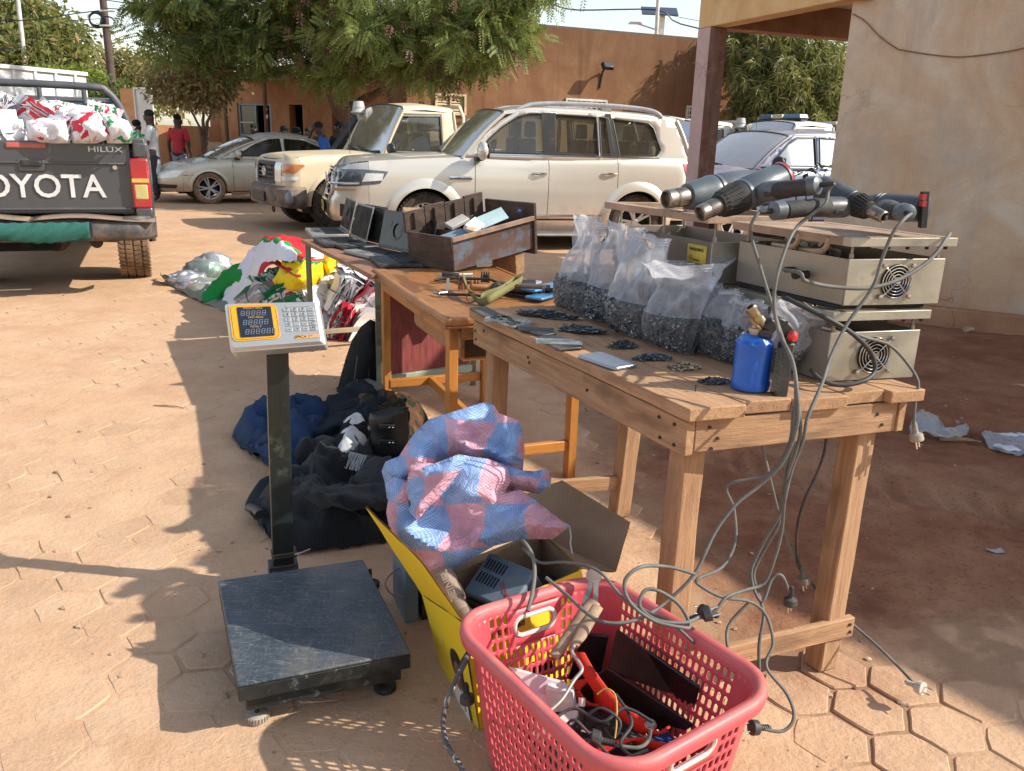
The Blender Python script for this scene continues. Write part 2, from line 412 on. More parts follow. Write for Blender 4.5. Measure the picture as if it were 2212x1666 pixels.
def groundmat(name,paver=False):
 m,n,b,o=mk(name)
 g=node(n,'ShaderNodeNewGeometry');co=g.outputs['Position']
 sx=node(n,'ShaderNodeSeparateXYZ');n.links.new(co,sx.inputs[0])
 big=noi(n,co,.55,5,.6);med=noi(n,co,3.5,6,.65);fine=noi(n,co,45,6,.75)
 sand=ramp(n,med,[(.25,(.42,.26,.155)),(.5,(.51,.332,.208)),(.78,(.59,.40,.262))]).outputs[0]
 sand=mix(n,ramp(n,big,[(.4,0),(.7,.5)]).outputs[0],sand,(.48,.28,.17))
 sand=mix(n,ramp(n,noi(n,co,1.6,4,.6),[(.55,0),(.75,.45)]).outputs[0],sand,(.40,.205,.125))
 sand=mix(n,ramp(n,noi(n,co,130,3,.7),[(.30,.55),(.42,0)]).outputs[0],sand,(.2,.11,.07))
 sand=mix(n,ramp(n,noi(n,co,210,2,.6),[(.66,0),(.74,.5)]).outputs[0],sand,(.72,.55,.42))
 jz=n.nodes.new('ShaderNodeMapRange');n.links.new(sx.outputs[2],jz.inputs[0])
 for q_,v_ in((1,-.0065),(2,-.0035),(3,.55),(4,0)):jz.inputs[q_].default_value=v_
 sand=mix(n,jz.outputs[0],sand,(.20,.12,.075))
 if paver:
  oi=node(n,'ShaderNodeObjectInfo')
  sand=mix(n,.22,sand,ramp(n,oi.outputs['Random'],[(0,(.36,.23,.15)),(1,(.56,.40,.28))]).outputs[0])
  sand=mix(n,ramp(n,noi(n,co,9,5,.7),[(.5,0),(.7,.3)]).outputs[0],sand,(.50,.38,.28))
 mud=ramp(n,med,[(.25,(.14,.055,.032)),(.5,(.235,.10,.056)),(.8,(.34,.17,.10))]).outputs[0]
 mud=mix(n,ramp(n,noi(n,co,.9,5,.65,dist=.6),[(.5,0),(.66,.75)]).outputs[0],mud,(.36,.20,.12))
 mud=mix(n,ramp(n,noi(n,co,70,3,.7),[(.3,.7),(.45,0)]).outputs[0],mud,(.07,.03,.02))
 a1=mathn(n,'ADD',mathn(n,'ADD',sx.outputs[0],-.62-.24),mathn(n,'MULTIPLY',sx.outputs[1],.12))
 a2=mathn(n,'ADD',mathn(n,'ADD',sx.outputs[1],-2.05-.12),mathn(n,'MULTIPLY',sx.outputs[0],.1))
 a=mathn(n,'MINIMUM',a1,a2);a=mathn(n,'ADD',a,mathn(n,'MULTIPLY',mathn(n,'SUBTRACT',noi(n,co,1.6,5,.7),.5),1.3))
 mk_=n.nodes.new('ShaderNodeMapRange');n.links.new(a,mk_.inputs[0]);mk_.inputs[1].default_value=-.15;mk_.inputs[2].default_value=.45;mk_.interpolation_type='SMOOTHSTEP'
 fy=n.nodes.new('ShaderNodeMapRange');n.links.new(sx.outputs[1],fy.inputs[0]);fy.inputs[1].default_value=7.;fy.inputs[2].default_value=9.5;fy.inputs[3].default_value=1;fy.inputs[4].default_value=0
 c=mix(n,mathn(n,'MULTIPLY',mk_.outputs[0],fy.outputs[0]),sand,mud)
 n.links.new(c,b.inputs['Base Color']);b.inputs['Roughness'].default_value=.95;b.inputs['Specular IOR Level'].default_value=.15
 h=mathn(n,'ADD',mathn(n,'MULTIPLY',fine,.5),mathn(n,'ADD',mathn(n,'MULTIPLY',noi(n,co,14,5,.7),1.),mathn(n,'MULTIPLY',noi(n,co,4,4,.6,(1,2.2,1)),1.3)))
 bump(n,b,h,.55,.016)
 MATS[name]=m;return m
GM=groundmat('dusty earth');PM=groundmat('dusty paving',True)
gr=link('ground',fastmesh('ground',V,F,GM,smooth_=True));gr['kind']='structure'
HR=.105;hexes=[]
ang=R(9)
for i in range(-34,30):
 for j in range(-4,60):
  px,py=i*HR*1.5,(j+.5*(i%2))*HR*math.sqrt(3)
  x,y=px*math.cos(ang)-py*math.sin(ang)-.2,px*math.sin(ang)+py*math.cos(ang)+.1
  if y<.95 or y>7.2 or abs(x)>y*.66+.35:continue
  if mudmask(np.array([x]),np.array([y]))[0]>.25:continue
  if y>4.5 and x>-.2:continue
  hexes.append((math.hypot(x,y),x,y))
hexes.sort()
def hexmesh(seed,B_=None,x=0,y=0,z=0,rz=0):
 rr=random.Random(seed);b=B_ or B()
 c=[]
 for k in range(6):
  a=rz+R(60*k)+rr.uniform(-.03,.03);r=(HR-.0045)*rr.uniform(.965,1.005);c.append((x+r*math.cos(a),y+r*math.sin(a)))
 pts=[]
 for k in range(6):
  a_,d_=c[k],c[(k+1)%6]
  for q in(.06,.5,.94):pts.append((a_[0]+(d_[0]-a_[0])*q+rr.uniform(-.0025,.0025),a_[1]+(d_[1]-a_[1])*q+rr.uniform(-.0025,.0025)))
 n=len(pts);ins=[(x+(p[0]-x)*.955,y+(p[1]-y)*.955)for p in pts]
 tl=(rr.uniform(-.02,.02),rr.uniform(-.02,.02))
 zt=lambda p,dz:z+dz+(p[0]-x)*tl[0]+(p[1]-y)*tl[1]
 vs=[(p[0],p[1],z-.035)for p in pts]+[(p[0],p[1],zt(p,-.004))for p in pts]+[(p[0],p[1],zt(p,0))for p in ins]+[(x,y,z+rr.uniform(0,.0012))]
 fs=[(i,(i+1)%n,n+(i+1)%n,n+i)for i in range(n)]+[(n+i,n+(i+1)%n,2*n+(i+1)%n,2*n+i)for i in range(n)]+[(2*n+i,2*n+(i+1)%n,3*n)for i in range(n)]
 return b.add(vs,fs)
vm=[]
for s in range(8):
 o_=obj('paver',hexmesh(s),PM,gr,smooth_=25);vm.append(o_.data);bpy.data.objects.remove(o_)
for k,(d,x,y)in enumerate(hexes[:300]):
 o_=link('paver',vm[k%8],gr,(x,y,random.uniform(-.0015,.0012)));o_.rotation_euler.z=ang+R(60)*random.randrange(6)
bb=B()
for k,(d,x,y)in enumerate(hexes[300:]):hexmesh(k+90,bb,x,y,random.uniform(-.002,.001),ang)
if bb.v:tag(obj('pavers',bb,PM,gr,smooth_=25),None,None,kind='stuff')
gb=B()
for k in range(420):
 y=1.2+6.5*random.random()**1.4;x=random.uniform(-.62,.62)*y;r=random.choice((.002,.003,.004,.006,.009))*random.uniform(.7,1.3)
 gb.ball((x,y,float(gz(np.array([x]),np.array([y]))[0])+r*.4),r,6,(1.3,1,.6),Matrix.Identity(4))
gb.disp(.002,200)
pebm=mat('pebble',(.42,.29,.2),.9,vs=30,var=.4,bmp=.3)
tag(obj('loose_grit',gb,pebm,smooth_=0),'small stones and grit scattered over the dusty paving','grit',kind='stuff')
def stone(x,y,r,sc,lab,m=pebm,nm='stone'):
 b=B();b.ball((0,0,0),r,8,sc);b.disp(r*.5,1/r*.6,int(x*100)%50)
 o_=obj(nm,b,m,smooth_=30);o_.location=(x,y,max(0,gz(np.array([x]),np.array([y]))[0])+r*sc[2]*.5);tag(o_,lab,nm)
stone(*P(2090,695+20)[:2],.035,(1.3,1,.7),'rounded brown stone on the dark earth near the plastered wall')
stone(*P(1985,940)[:2],.022,(1.5,1,.5),'flat pale stone on the dark earth right of the table corner')
stone(*P(2150,1190)[:2],.02,(2,.6,.25),'thin grey metal scrap lying on the shaded earth',mat('scrap',(.3,.3,.3),.5,.6),'metal_scrap')
def stick(a,c,r,lab,dz=.01,col=(.3,.2,.12)):
 b=B();p,q=P(*a),P(*c);m_=(p+q)/2+Vector((.01,.006,.004))
 for v in(p,q,m_):v.z+=dz
 b.tube([p,m_,q],[r,r*.9,r*.6],6,sub=3);b.disp(r*.6,40)
 tag(obj('stick',b,mat('stick',col,.9,vs=20)),lab,'stick')
stick((332,878),(397,883),.004,'thin dry twig across the shadow edge on the paving',.004)
stick((2028,952),(2118,960),.012,'dark stick on the earth beside the clear plastic scrap',.012)
# plastered building with porch (right)
def plaster(name,c1,c2,c3,grime=(.25,.14,.08),sc=1.2,streak=.3,topdark=None,patch=0.):
 m,n,b,o=mk(name);co=node(n,'ShaderNodeNewGeometry').outputs['Position']
 c=ramp(n,noi(n,co,sc,6,.65,dist=.8),[(.3,c1),(.5,c2),(.68,c3)]).outputs[0]
 c=mix(n,ramp(n,noi(n,co,sc*2.3,5,.6),[(.5,0),(.75,.6)]).outputs[0],c,c1)
 st=noi(n,co,3.2,5,.6,(1,1,.12));c=mix(n,ramp(n,st,[(.5,0),(.72,streak)]).outputs[0],c,grime)
 c=mix(n,ramp(n,noi(n,co,38,4,.7),[(.62,0),(.72,.35)]).outputs[0],c,grime)
 sx=node(n,'ShaderNodeSeparateXYZ');n.links.new(co,sx.inputs[0])
 lowz=n.nodes.new('ShaderNodeMapRange');n.links.new(mathn(n,'ADD',sx.outputs[2],mathn(n,'MULTIPLY',noi(n,co,3,4),.5)),lowz.inputs[0])
 lowz.inputs[1].default_value=.3;lowz.inputs[2].default_value=.8;lowz.inputs[3].default_value=.55;lowz.inputs[4].default_value=0
 c=mix(n,lowz.outputs[0],c,(.34,.17,.095))
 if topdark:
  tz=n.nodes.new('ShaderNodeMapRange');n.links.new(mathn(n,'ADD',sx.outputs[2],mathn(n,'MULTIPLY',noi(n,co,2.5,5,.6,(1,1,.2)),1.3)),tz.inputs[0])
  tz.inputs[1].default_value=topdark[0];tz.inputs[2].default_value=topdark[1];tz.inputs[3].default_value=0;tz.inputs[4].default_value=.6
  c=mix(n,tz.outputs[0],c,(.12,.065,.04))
 gp2=mathn(n,'MULTIPLY',ramp(n,noi(n,co,.8,7,.72,(1,1,.6),1.2),[(.50,0),(.60,.75)]).outputs[0],ramp(n,noi(n,co,7,5,.7),[(.35,.2),(.6,1)]).outputs[0])
 c=mix(n,mathn(n,'MULTIPLY',gp2,patch),c,(.46,.40,.35))
 v=node(n,'ShaderNodeTexVoronoi',feature='DISTANCE_TO_EDGE');wv=node(n,'ShaderNodeVectorMath',operation='ADD');nn=node(n,'ShaderNodeTexNoise');nn.inputs['Scale'].default_value=2.5;nn.inputs['Detail'].default_value=6
 n.links.new(co,nn.inputs['Vector']);n.links.new(co,wv.inputs[0])
 vs=node(n,'ShaderNodeVectorMath',operation='SCALE');n.links.new(nn.outputs[1],vs.inputs[0]);vs.inputs['Scale'].default_value=.9;n.links.new(vs.outputs[0],wv.inputs[1])
 n.links.new(wv.outputs[0],v.inputs['Vector']);v.inputs['Scale'].default_value=.75
 cr=mathn(n,'MULTIPLY',ramp(n,v.outputs['Distance'],[(0,1),(.006,0)]).outputs[0],ramp(n,noi(n,co,1.1,2),[(.48,0),(.60,.6)]).outputs[0])
 c=mix(n,cr,c,(.16,.08,.05))
 n.links.new(c,b.inputs['Base Color']);b.inputs['Roughness'].default_value=.95;b.inputs['Specular IOR Level'].default_value=.15
 h=mathn(n,'ADD',noi(n,co,60,6,.75),mathn(n,'MULTIPLY',noi(n,co,6,4),1.5));h=mathn(n,'SUBTRACT',h,mathn(n,'MULTIPLY',cr,1.5))
 bump(n,b,h,.5,.012)
 MATS[name]=m;return m
wallm=plaster('ochre plaster',(.52,.33,.20),(.62,.47,.33),(.68,.60,.51),(.36,.25,.18),1.3,.5,patch=1.)
beamm=plaster('beam plaster',(.60,.36,.17),(.68,.44,.22),(.72,.52,.3),(.35,.2,.1),1.6,.3)
pinkm=plaster('pink paint',(.46,.31,.29),(.52,.37,.35),(.56,.42,.39),(.22,.13,.11),2,.3)
shadep=plaster('pillar shade paint',(.15,.07,.05),(.19,.095,.07),(.30,.2,.17),(.4,.33,.3),3,.5)  # shade on the pillar's porch-side face, put into its colour
soffit=mat('soffit',(.42,.39,.36),.9,var=.25,vs=2,bmp=.2,obj=False)
bl=thing('porch_building','ochre plastered building with a pink pillared porch at the right','building',(2.0,9.5,0))
FD=Vector((.366,-.93,0)).normalized();FN=Vector((.93,.366,0)).normalized()
C0=Vector((1.87,9.55,0));ZB=2.6
C1=Vector((1.975,9.55,0))+FD*2.13;FD2=Vector((.88,-.475,0)).normalized();FN2=Vector((.475,.88,0)).normalized()
def fb2(b,s0,s1,d0,d1,z0,z1):
 b.hexa([C1+FD2*s+FN2*d+Vector((0,0,z))for z in(z0,z1)for s,d in((s0,d0),(s1,d0),(s1,d1),(s0,d1))])
def fb(b,s0,s1,d0,d1,z0,z1):
 v=[C0+FD*s+FN*d+Vector((0,0,z))for z in(z0,z1)for s,d in((s0,d0),(s1,d0),(s1,d1),(s0,d1))]
 b.hexa([v[0],v[1],v[2],v[3],v[4],v[5],v[6],v[7]])
b=B();fb(b,0,.235,0,.21,0,ZB-.003)
o=obj('pillar',b,[pinkm,shadep],bl,world=True,bevel=.006)
me=o.data
for p in me.polygons:
 nn=p.normal
 p.material_index=1 if(nn.dot(FD)>.7 and True)else 0
b=B();fb2(b,0,9,0,.22,0,3.3);obj('wall',b,wallm,bl,world=True)
b=B();fb2(b,.2,.42,.223,2.5,0,3.3);fb2(b,8.8,9,.223,2.5,0,3.3);obj('side_wall',b,wallm,bl,world=True)
b=B();fb2(b,-.0,9,-.15,-.003,-.1,.14);b.disp(.018,5,3);obj('plinth',b,plaster('plinth plaster',(.3,.15,.09),(.42,.25,.16),(.5,.33,.22),(.2,.1,.06),3,.4),bl,world=True,bevel=.01)
b=B();fb(b,-.003,2.3,.003,.2,ZB,3.02);obj('front_beam',b,beamm,bl,world=True,bevel=.008)
b=B();fb(b,.003,.22,.203,2.65,ZB,3.02);obj('end_beam',b,plaster('brown beam',(.2,.1,.06),(.26,.14,.09),(.32,.2,.13),sc=2),bl,world=True)
b=B();fb(b,.223,2.3,.203,2.6,2.9,3.02);obj('ceiling',b,soffit,bl,world=True)
b=B();fb(b,-.1,2.2,-.08,2.75,3.023,3.12);obj('porch_roof',b,mat('roof edge',(.22,.15,.11),.9,vs=3,obj=False),bl,world=True,bevel=.01)
b=B();fb2(b,-.05,9.2,-.12,2.7,3.303,3.40);obj('roof',b,MATS['roof edge'],bl,world=True,bevel=.01)
A0=Vector((1.317,1.767,0));LD=Vector((-.58,.815,0));sh=Vector((sdir.x,sdir.y,0))*(3.5/sdir.z)
e0,e1=A0-LD*2.6+sh,A0+LD*4.0+sh
b=B();q=[e0,e0+Vector((4,1,0)),e1+Vector((3.2,1.4,0)),e1]
b.hexa([v+Vector((0,0,3.41))for v in q]+[v+Vector((0,0,3.5))for v in q]);obj('shade_canopy',b,MATS['roof edge'],bl,world=True)  # added unseen roof, shaped to throw the shadow edge across the ground
for v in(e0+Vector((.2,.1,0)),(e0+e1)/2+Vector((.2,.1,0))):b=B();b.cyl((v.x,v.y,0),(v.x,v.y,3.41),.05,n=12);obj('shade_canopy_post',b,mat('steel post',(.2,.2,.2),.5,.5),bl,world=True)  # posts of the added roof, out of view
def onwall(x,y):return PX(x,y,C1-FN2*.008,FN2)
wp=[onwall(*a)for a in((1842,30),(1868,45),(1900,78),(1936,104),(1948,108),(2010,118),(2070,123),(2130,118),(2212,104),(2330,70))]
b=B();b.tube(wp,.006,6,sub=4);tag(obj('wall_wire',b,mat('brown wire',(.28,.17,.1),.8)),'brown wire sagging across the ochre plastered wall','wire')
# long brown building
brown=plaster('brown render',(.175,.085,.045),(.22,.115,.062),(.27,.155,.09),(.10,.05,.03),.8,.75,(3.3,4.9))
W0,W1=P(877,32,4.),P(1645,98,4.)
W0.z=W1.z=0
WD=(W1-W0).normalized();WN=Vector((-WD.y,WD.x,0));WL=(W1-W0).length
bw=thing('brown_building','long brown rendered building with small grilled windows behind the cars','building',W0)
def wb(b,s0,s1,d0,d1,z0,z1,o_=None,D=None,N=None):
 o_=o_ or W0;D=D or WD;N=N or WN
 v=[o_+D*s+N*d+Vector((0,0,z))for z in(z0,z1)for s,d in((s0,d0),(s1,d0),(s1,d1),(s0,d1))]
 b.hexa(v)
def walled(b,s0,s1,z0,z1,th,ops,**k):
 ss=sorted({s0,s1}|{q for o_ in ops for q in o_[:2]})
 for i in range(len(ss)-1):
  a,c=ss[i],ss[i+1];m_=(a+c)/2;cut=sorted([o_[2:]for o_ in ops if o_[0]<=m_<=o_[1]]);z=z0
  for(q0,q1)in cut:
   if q0>z:wb(b,a,c,0,th,z,q0,**k)
   z=q1
  if z<z1:wb(b,a,c,0,th,z,z1,**k)
def onW(x,y,off=0):q=PX(x,y,W0-WN*off,WN);return q
def spanW(x0,y0,x1,y1):
 a,c=onW(x0,y0),onW(x1,y1);return(a-W0).dot(WD),(c-W0).dot(WD),c.z,a.z
g1=spanW(1221,212,1309,250);g2=spanW(1482,228,1500,270);v1=spanW(939,201,1006,250)
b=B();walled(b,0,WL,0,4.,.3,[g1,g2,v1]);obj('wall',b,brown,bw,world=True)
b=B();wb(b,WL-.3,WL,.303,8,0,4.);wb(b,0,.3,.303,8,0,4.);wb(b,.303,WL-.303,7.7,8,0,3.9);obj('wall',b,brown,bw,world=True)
b=B();wb(b,-.05,WL+.05,.02,8.05,4.003,4.05);obj('roof_slab',b,mat('dark slab',(.12,.08,.06),.9),bw,world=True)
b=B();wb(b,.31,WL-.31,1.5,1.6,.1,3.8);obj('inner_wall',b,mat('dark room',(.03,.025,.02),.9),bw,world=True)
white=mat('old white paint',(.62,.58,.52),.6,var=.2,vs=6,dust=.35)
def grille(sp,nh,nv,nm='window_grille',m=white,louver=False):
 s0,s1,z0,z1=sp;par=obj(nm,(lambda b:(wb(b,s0,s1,-.05,.0,z1-.05,z1),wb(b,s0,s1,-.05,0,z0,z0+.05),wb(b,s0,s0+.05,-.05,0,z0+.053,z1-.053),wb(b,s1-.05,s1,-.05,0,z0+.053,z1-.053),b)[-1])(B()),m,bw,world=True)
 b=B()
 for k in range(1,nv):u=s0+(s1-s0)*k/nv;wb(b,u-.015,u+.015,-.035,-.005,z0+.053,z1-.053)
 for k in range(1,nh):
  u=z0+(z1-z0)*k/nh
  if louver:
   q=[W0+WD*s+WN*d+Vector((0,0,z))for(d,z)in((.0,u-.02),(.06,u+.05))for s in(s0+.06,s1-.06)]
   b.add(q+[v+Vector((0,0,.015))for v in q],[(0,1,3,2),(4,6,7,5),(0,4,5,1),(2,3,7,6)])
  else:wb(b,s0+.053,s1-.053,-.04,-.008,u-.015,u+.015)
 obj('bars',b,m,par,world=True)
grille(g1,4,8);grille(g2,4,3);grille(v1,8,2,'louvre_window',mat('cream louvre',(.62,.47,.3),.7,dust=.3),True)
lampm=mat('black lamp',(.02,.02,.02),.5)
b=B();a=onW(1296,190,.02);a2=onW(1302,155,.05);c=onW(1313,142,.35)
b.tube([a,a2,c],.025,8,sub=3);fl=thing('wall_floodlight','black floodlight on a bent arm on the brown wall by the tree','lamp',a)
obj('arm',b,lampm,fl,world=True)
b=B();Mx=frame(c,WD,z=(-WN+Vector((0,0,.8))));b.box((0,0,0),(.32,.2,.1),Mx,.8);obj('lamp_head',b,lampm,fl,world=True,bevel=.02)
pole_m=mat('pale pole',(.5,.5,.48),.7)
def solar_lamp(x,y0,Y,lab,arm=True):
 base=PY(x,y0,Y);base.z=0;t=thing('solar_street_lamp',lab,'street lamp',base,group='solar street lamps behind the building')
 top=PY(x+3,30,Y)
 b=B();b.cyl(base,top,.07,.05);obj('pole',b,pole_m,t,world=True)
 b=B();b.box((0,0,0),(1.6,.9,.05),frame(top+Vector((-.1,0,.1)),(1,0,-.08),z=(0,-.5,1)));obj('solar_panel',b,mat('solar cell',(.03,.04,.08),.2),t,world=True)
 b=B();b.box((0,0,0),(.22,.2,1.1),Matrix.Translation(PY(x+2,62,Y)+Vector((0,-.1,0))));obj('battery_box',b,white,t,world=True)
 if arm:
  q0,q1=PY(x-4,66,Y),PY(x-54,50,Y)
  b=B();b.tube([q0,q1],.035);obj('lamp_arm',b,pole_m,t,world=True)
  b=B();b.box((0,0,0),(.65,.25,.1),frame(q1,(q0-q1),z=(0,0,1)),.7);obj('lamp_head',b,pole_m,t,world=True,bevel=.03)
 return t
solar_lamp(1645-2212*0-219,90,40,'pale solar street lamp with arm rising behind the brown building')
b=B();base=PY(1427-2,80,46);base.z=0
def pole(x,ytop,yb,Y,r,m,lab,group=None,xt=None,cross=None):
 bt=PY(x,yb,Y);bt.z=0;tp=PY(xt if xt is not None else x,ytop,Y)
 t=thing('utility_pole',lab,'utility pole',bt,group=group)
 b=B();b.cyl(bt,tp,r,r*.75,12);obj('shaft',b,m,t,world=True);return t,bt,tp
dpole=mat('dark pole',(.09,.06,.05),.9)
pole(1426-0,-30,60,38,.1,pole_m,'pale utility pole seen beside the feathery tree over the brown wall',xt=1423)[0]
pa=pole(57,-40,190,30,.09,pole_m,'pale grey utility pole at the far left before the round green tree',xt=34)
pb=pole(248,-40,220,26,.13,dpole,'dark tall utility pole left of the feathery tree with coiled cable',xt=218)
pc=pole(208,90,200,34,.09,pole_m,'short pale utility pole behind the dark tall pole',xt=200)
b=B();cc=PY(207,42,25.8)
for k in range(4):b.tube([cc+Vector((math.cos(a)*(.18+.02*k),.03*k,math.sin(a)*(.16+.02*k)))for a in[2*math.pi*i/16 for i in range(17)]],.02,6,False)
cc=PY(232,48,25.8)
for k in range(2):b.tube([cc+Vector((math.cos(a)*(.2+.02*k),.03*k,math.sin(a)*(.14+.02*k)))for a in[2*math.pi*i/16 for i in range(17)]],.012,6,False)
obj('cable_coil',b,lampm,pb[0],world=True)
for z in(24,56):
 b=B();q=PY(230,z,25.8);b.cyl(q+Vector((-.2,0,0)),q+Vector((.25,0,0)),.03,n=8);obj('insulator',b,pole_m,pb[0],world=True)
def wire(pts,Y,lab,r=.013,Y2=None):
 b=B();n=len(pts);q=[PY(x,y,Y+(Y2-Y)*i/(n-1)if Y2 else Y)for i,(x,y)in enumerate(pts)]
 b.tube(q,r,5,sub=4);tag(obj('overhead_wire',b,lampm),lab,'wire')
wire([(-60,44),(60,44),(160,30),(226,22)],25.8,'overhead wire from the left edge up to the dark pole',.016)
wire([(-60,105),(60,100),(120,52),(226,40)],25.8,'overhead wire sagging from the grey pole towards the dark pole',.01)
wire([(226,0),(300,10),(420,22)],25.8,'upper wire from the dark pole into the feathery tree',.014,20)
wire([(226,18),(300,24),(420,44)],25.8,'lower wire from the dark pole into the feathery tree',.014,20)
wire([(198,92),(194,60),(226,46)],25.8,'thin drop wire between the short pale pole and the dark pole',.008)
wire([(1200,12),(1250,22),(1420,22),(1470,52),(1640,88)],38,'thick overhead cable sagging over the brown wall',.03)
wire([(1440,32),(1600,62),(1760,85),(1900,100)],40,'thin overhead wire above the brown wall',.012)
# low buildings at the back left
orange=plaster('orange render',(.34,.16,.08),(.42,.21,.105),(.47,.26,.14),(.25,.12,.06),1.5,.35)
LB0,LB1=PY(478,300,24.),PY(905,300,21.);LB0.z=LB1.z=0
LD_=(LB1-LB0).normalized();LN_=Vector((-LD_.y,LD_.x,0));LL=(LB1-LB0).length
kw=dict(o_=LB0,D=LD_,N=LN_)
def spanL(x0,y0,x1,y1):
 a,c=PX(x0,y0,LB0,LN_),PX(x1,y1,LB0,LN_);return(a-LB0).dot(LD_),(c-LB0).dot(LD_),c.z,a.z
lb=thing('low_building','low orange walled building with dark windows behind the silver sedan','building',LB0)
wn=spanL(511,222,588,296);dr=spanL(624,226,657,330);dr2=spanL(716,215,742,330);dr=(dr[0],dr[1],0,dr[3]);dr2=(dr2[0],dr2[1],0,dr2[3])
b=B();walled(b,0,LL,0,2.75,.25,[wn,dr,dr2],**kw);obj('wall',b,orange,lb,world=True)
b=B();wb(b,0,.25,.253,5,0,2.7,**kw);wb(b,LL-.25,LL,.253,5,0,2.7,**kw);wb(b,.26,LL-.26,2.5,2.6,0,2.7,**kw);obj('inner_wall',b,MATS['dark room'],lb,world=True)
b=B();wb(b,-.2,LL*.42,-.05,5.2,2.753,2.9,**kw);obj('roof_slab',b,mat('dusty slab',(.5,.36,.24),.9,var=.3,vs=2),lb,world=True)
b=B()
a0,a1=LB0+LD_*LL*.18-LN_*1.3+Vector((0,0,2.78)),LB0+LD_*LL*.66-LN_*1.3+Vector((0,0,3.05))
n_=60
def tin(u,v):
 p=a0+(a1-a0)*u+LN_*(1.3+2.0)*v*1.;p.z+=.25*v+.018*math.sin(u*n_*3.14);return p
b.grid(tin,n_*3,4);obj('tin_roof',b,mat('rusty tin',(.32,.22,.16),.6,.3,var=.4,vs=3),lb,world=True,solid=.006)
b=B()
for u in(.0,.33,.66,1.):q=a0+(a1-a0)*u;b.bar(q-Vector((0,0,.06))+LN_*.05,q-Vector((0,0,.02))+LN_*1.25,.06,.08)
b.bar(a0-Vector((0,0,.08)),a1-Vector((0,0,.08)),.06,.1);obj('rafter',b,mat('dark timber',(.06,.04,.03),.9),lb,world=True)
b=B()
for u in(.12,.55):q=a0+(a1-a0)*u;b.cyl((q.x,q.y,0),(q.x,q.y,q.z-.1),.05)
obj('veranda_post',b,mat('rusty post',(.16,.09,.06),.9),lb,world=True)
s0,s1,z0,z1=wn
bluef=mat('grey blue frame',(.25,.30,.34),.5)
b=B()
for(a,c,e,f)in((s0,s1,z1-.06,z1),(s0,s1,z0,z0+.06),(s0,s0+.06,z0+.06,z1-.06),(s1-.1,s1,z0+.06,z1-.06),((s0+s1)/2-.03,(s0+s1)/2+.03,z0+.06,z1-.06)):wb(b,a,c,.05,.12,e,f,**kw)
wf=obj('window_frame',b,bluef,lb,world=True)
b=B();wb(b,s0+.07,(s0+s1)/2-.04,.08,.09,z0+.07,z1-.07,**kw);obj('pane',b,glassmat('dark pane',(.25,.28,.28),.15),wf,world=True)
b=B();wb(b,s0+.07,(s0+s1)/2-.04,.03,.05,z0+(z1-z0)*.4,z0+(z1-z0)*.4+.03,**kw);obj('bars',b,white,wf,world=True)
def slabwall(nm,pts,Y0,Y1,h,m,lab,cat,th=.25):
 a,c=PY(pts[0],300,Y0),PY(pts[1],300,Y1);a.z=c.z=0;D=(c-a).normalized();N=Vector((-D.y,D.x,0))
 b=B();wb(b,0,(c-a).length,0,th,0,h,o_=a,D=D,N=N);o=obj(nm,b,m);tag(o,lab,cat);return a,D,N
slabwall('boundary_wall',(335,478),23,24,1.55,orange,'orange boundary wall behind the dusty shrub','wall')
slabwall('boundary_wall',(-200,285),27,25,1.6,orange,'orange boundary wall behind the loaded pickup truck','wall')
slabwall('wall_panel',(440,478),22.6,22.8,1.15,mat('cream wall',(.6,.47,.35),.9,vs=2),'low cream wall section behind the dusty shrub','wall',.12)
b=B();q=PY(291,300,24.5);q.z=0;b.box((q.x,q.y,1.25),(.4,.4,2.5));tag(obj('gate_pillar',b,orange),'orange gate pillar left of the white metal gate','pillar')
b=B();q=PY(470,300,24.5);q.z=0;b.box((q.x,q.y+.4,1.25),(.5,.4,2.5));tag(obj('gate_pillar',b,orange),'orange pillar beside the low building window','pillar')
g0,g1_=PY(300,300,23.6),PY(336,300,23.2);g0.z=g1_.z=0;gt=thing('metal_gate','open white metal gate behind the man in white','gate',g0)
D=(g1_-g0).normalized();N=Vector((-D.y,D.x,0));Lg=(g1_-g0).length
gm=mat('white gate paint',(.68,.66,.62),.5,var=.15,vs=2,dust=.3)
b=B();wb(b,0,Lg,0,.03,.1,2.5,o_=g0,D=D,N=N);obj('gate_sheet',b,gm,gt,world=True)
b=B()
for z in(.1,1.3,2.45):wb(b,0,Lg,-.04,-.003,z,z+.05,o_=g0,D=D,N=N)
wb(b,0,.05,-.045,-.003,.15,2.45,o_=g0,D=D,N=N);obj('gate_frame',b,gm,gt,world=True)
t0=PY(-160,300,17.);t1=PY(200,300,20.5);t0.z=t1.z=0;D=(t1-t0).normalized();N=Vector((-D.y,D.x,0));Lt=(t1-t0).length
tr=thing('white_trailer','white ribbed cargo trailer behind the loaded pickup','trailer',t0)
wm_=mat('trailer white',(.72,.73,.73),.5,var=.12,vs=2,dust=.25)
b=B();wb(b,0,Lt,0,2.3,1.0,2.62,o_=t0,D=D,N=N);obj('cargo_body',b,wm_,tr,world=True)
b=B();wb(b,-.02,Lt+.02,-.06,-.003,2.58,2.66,o_=t0,D=D,N=N);wb(b,-.02,Lt+.02,-.06,-.003,1.0,1.08,o_=t0,D=D,N=N);obj('top_rail',b,wm_,tr,world=True)
k=0.
while k<Lt:b=B();wb(b,k,k+.06,-.05,-.003,1.09,2.57,o_=t0,D=D,N=N);obj('rib',b,wm_,tr,world=True);k+=.5
for k in(.8,2.0):
 b=B();q=t0+D*k+N*.1;b.cyl((q.x,q.y,.48),(q.x+N.x*.3,q.y+N.y*.3,.48),.48,n=24);obj('wheel',b,mat('black rubber',(.03,.028,.026),.85),tr,world=True)
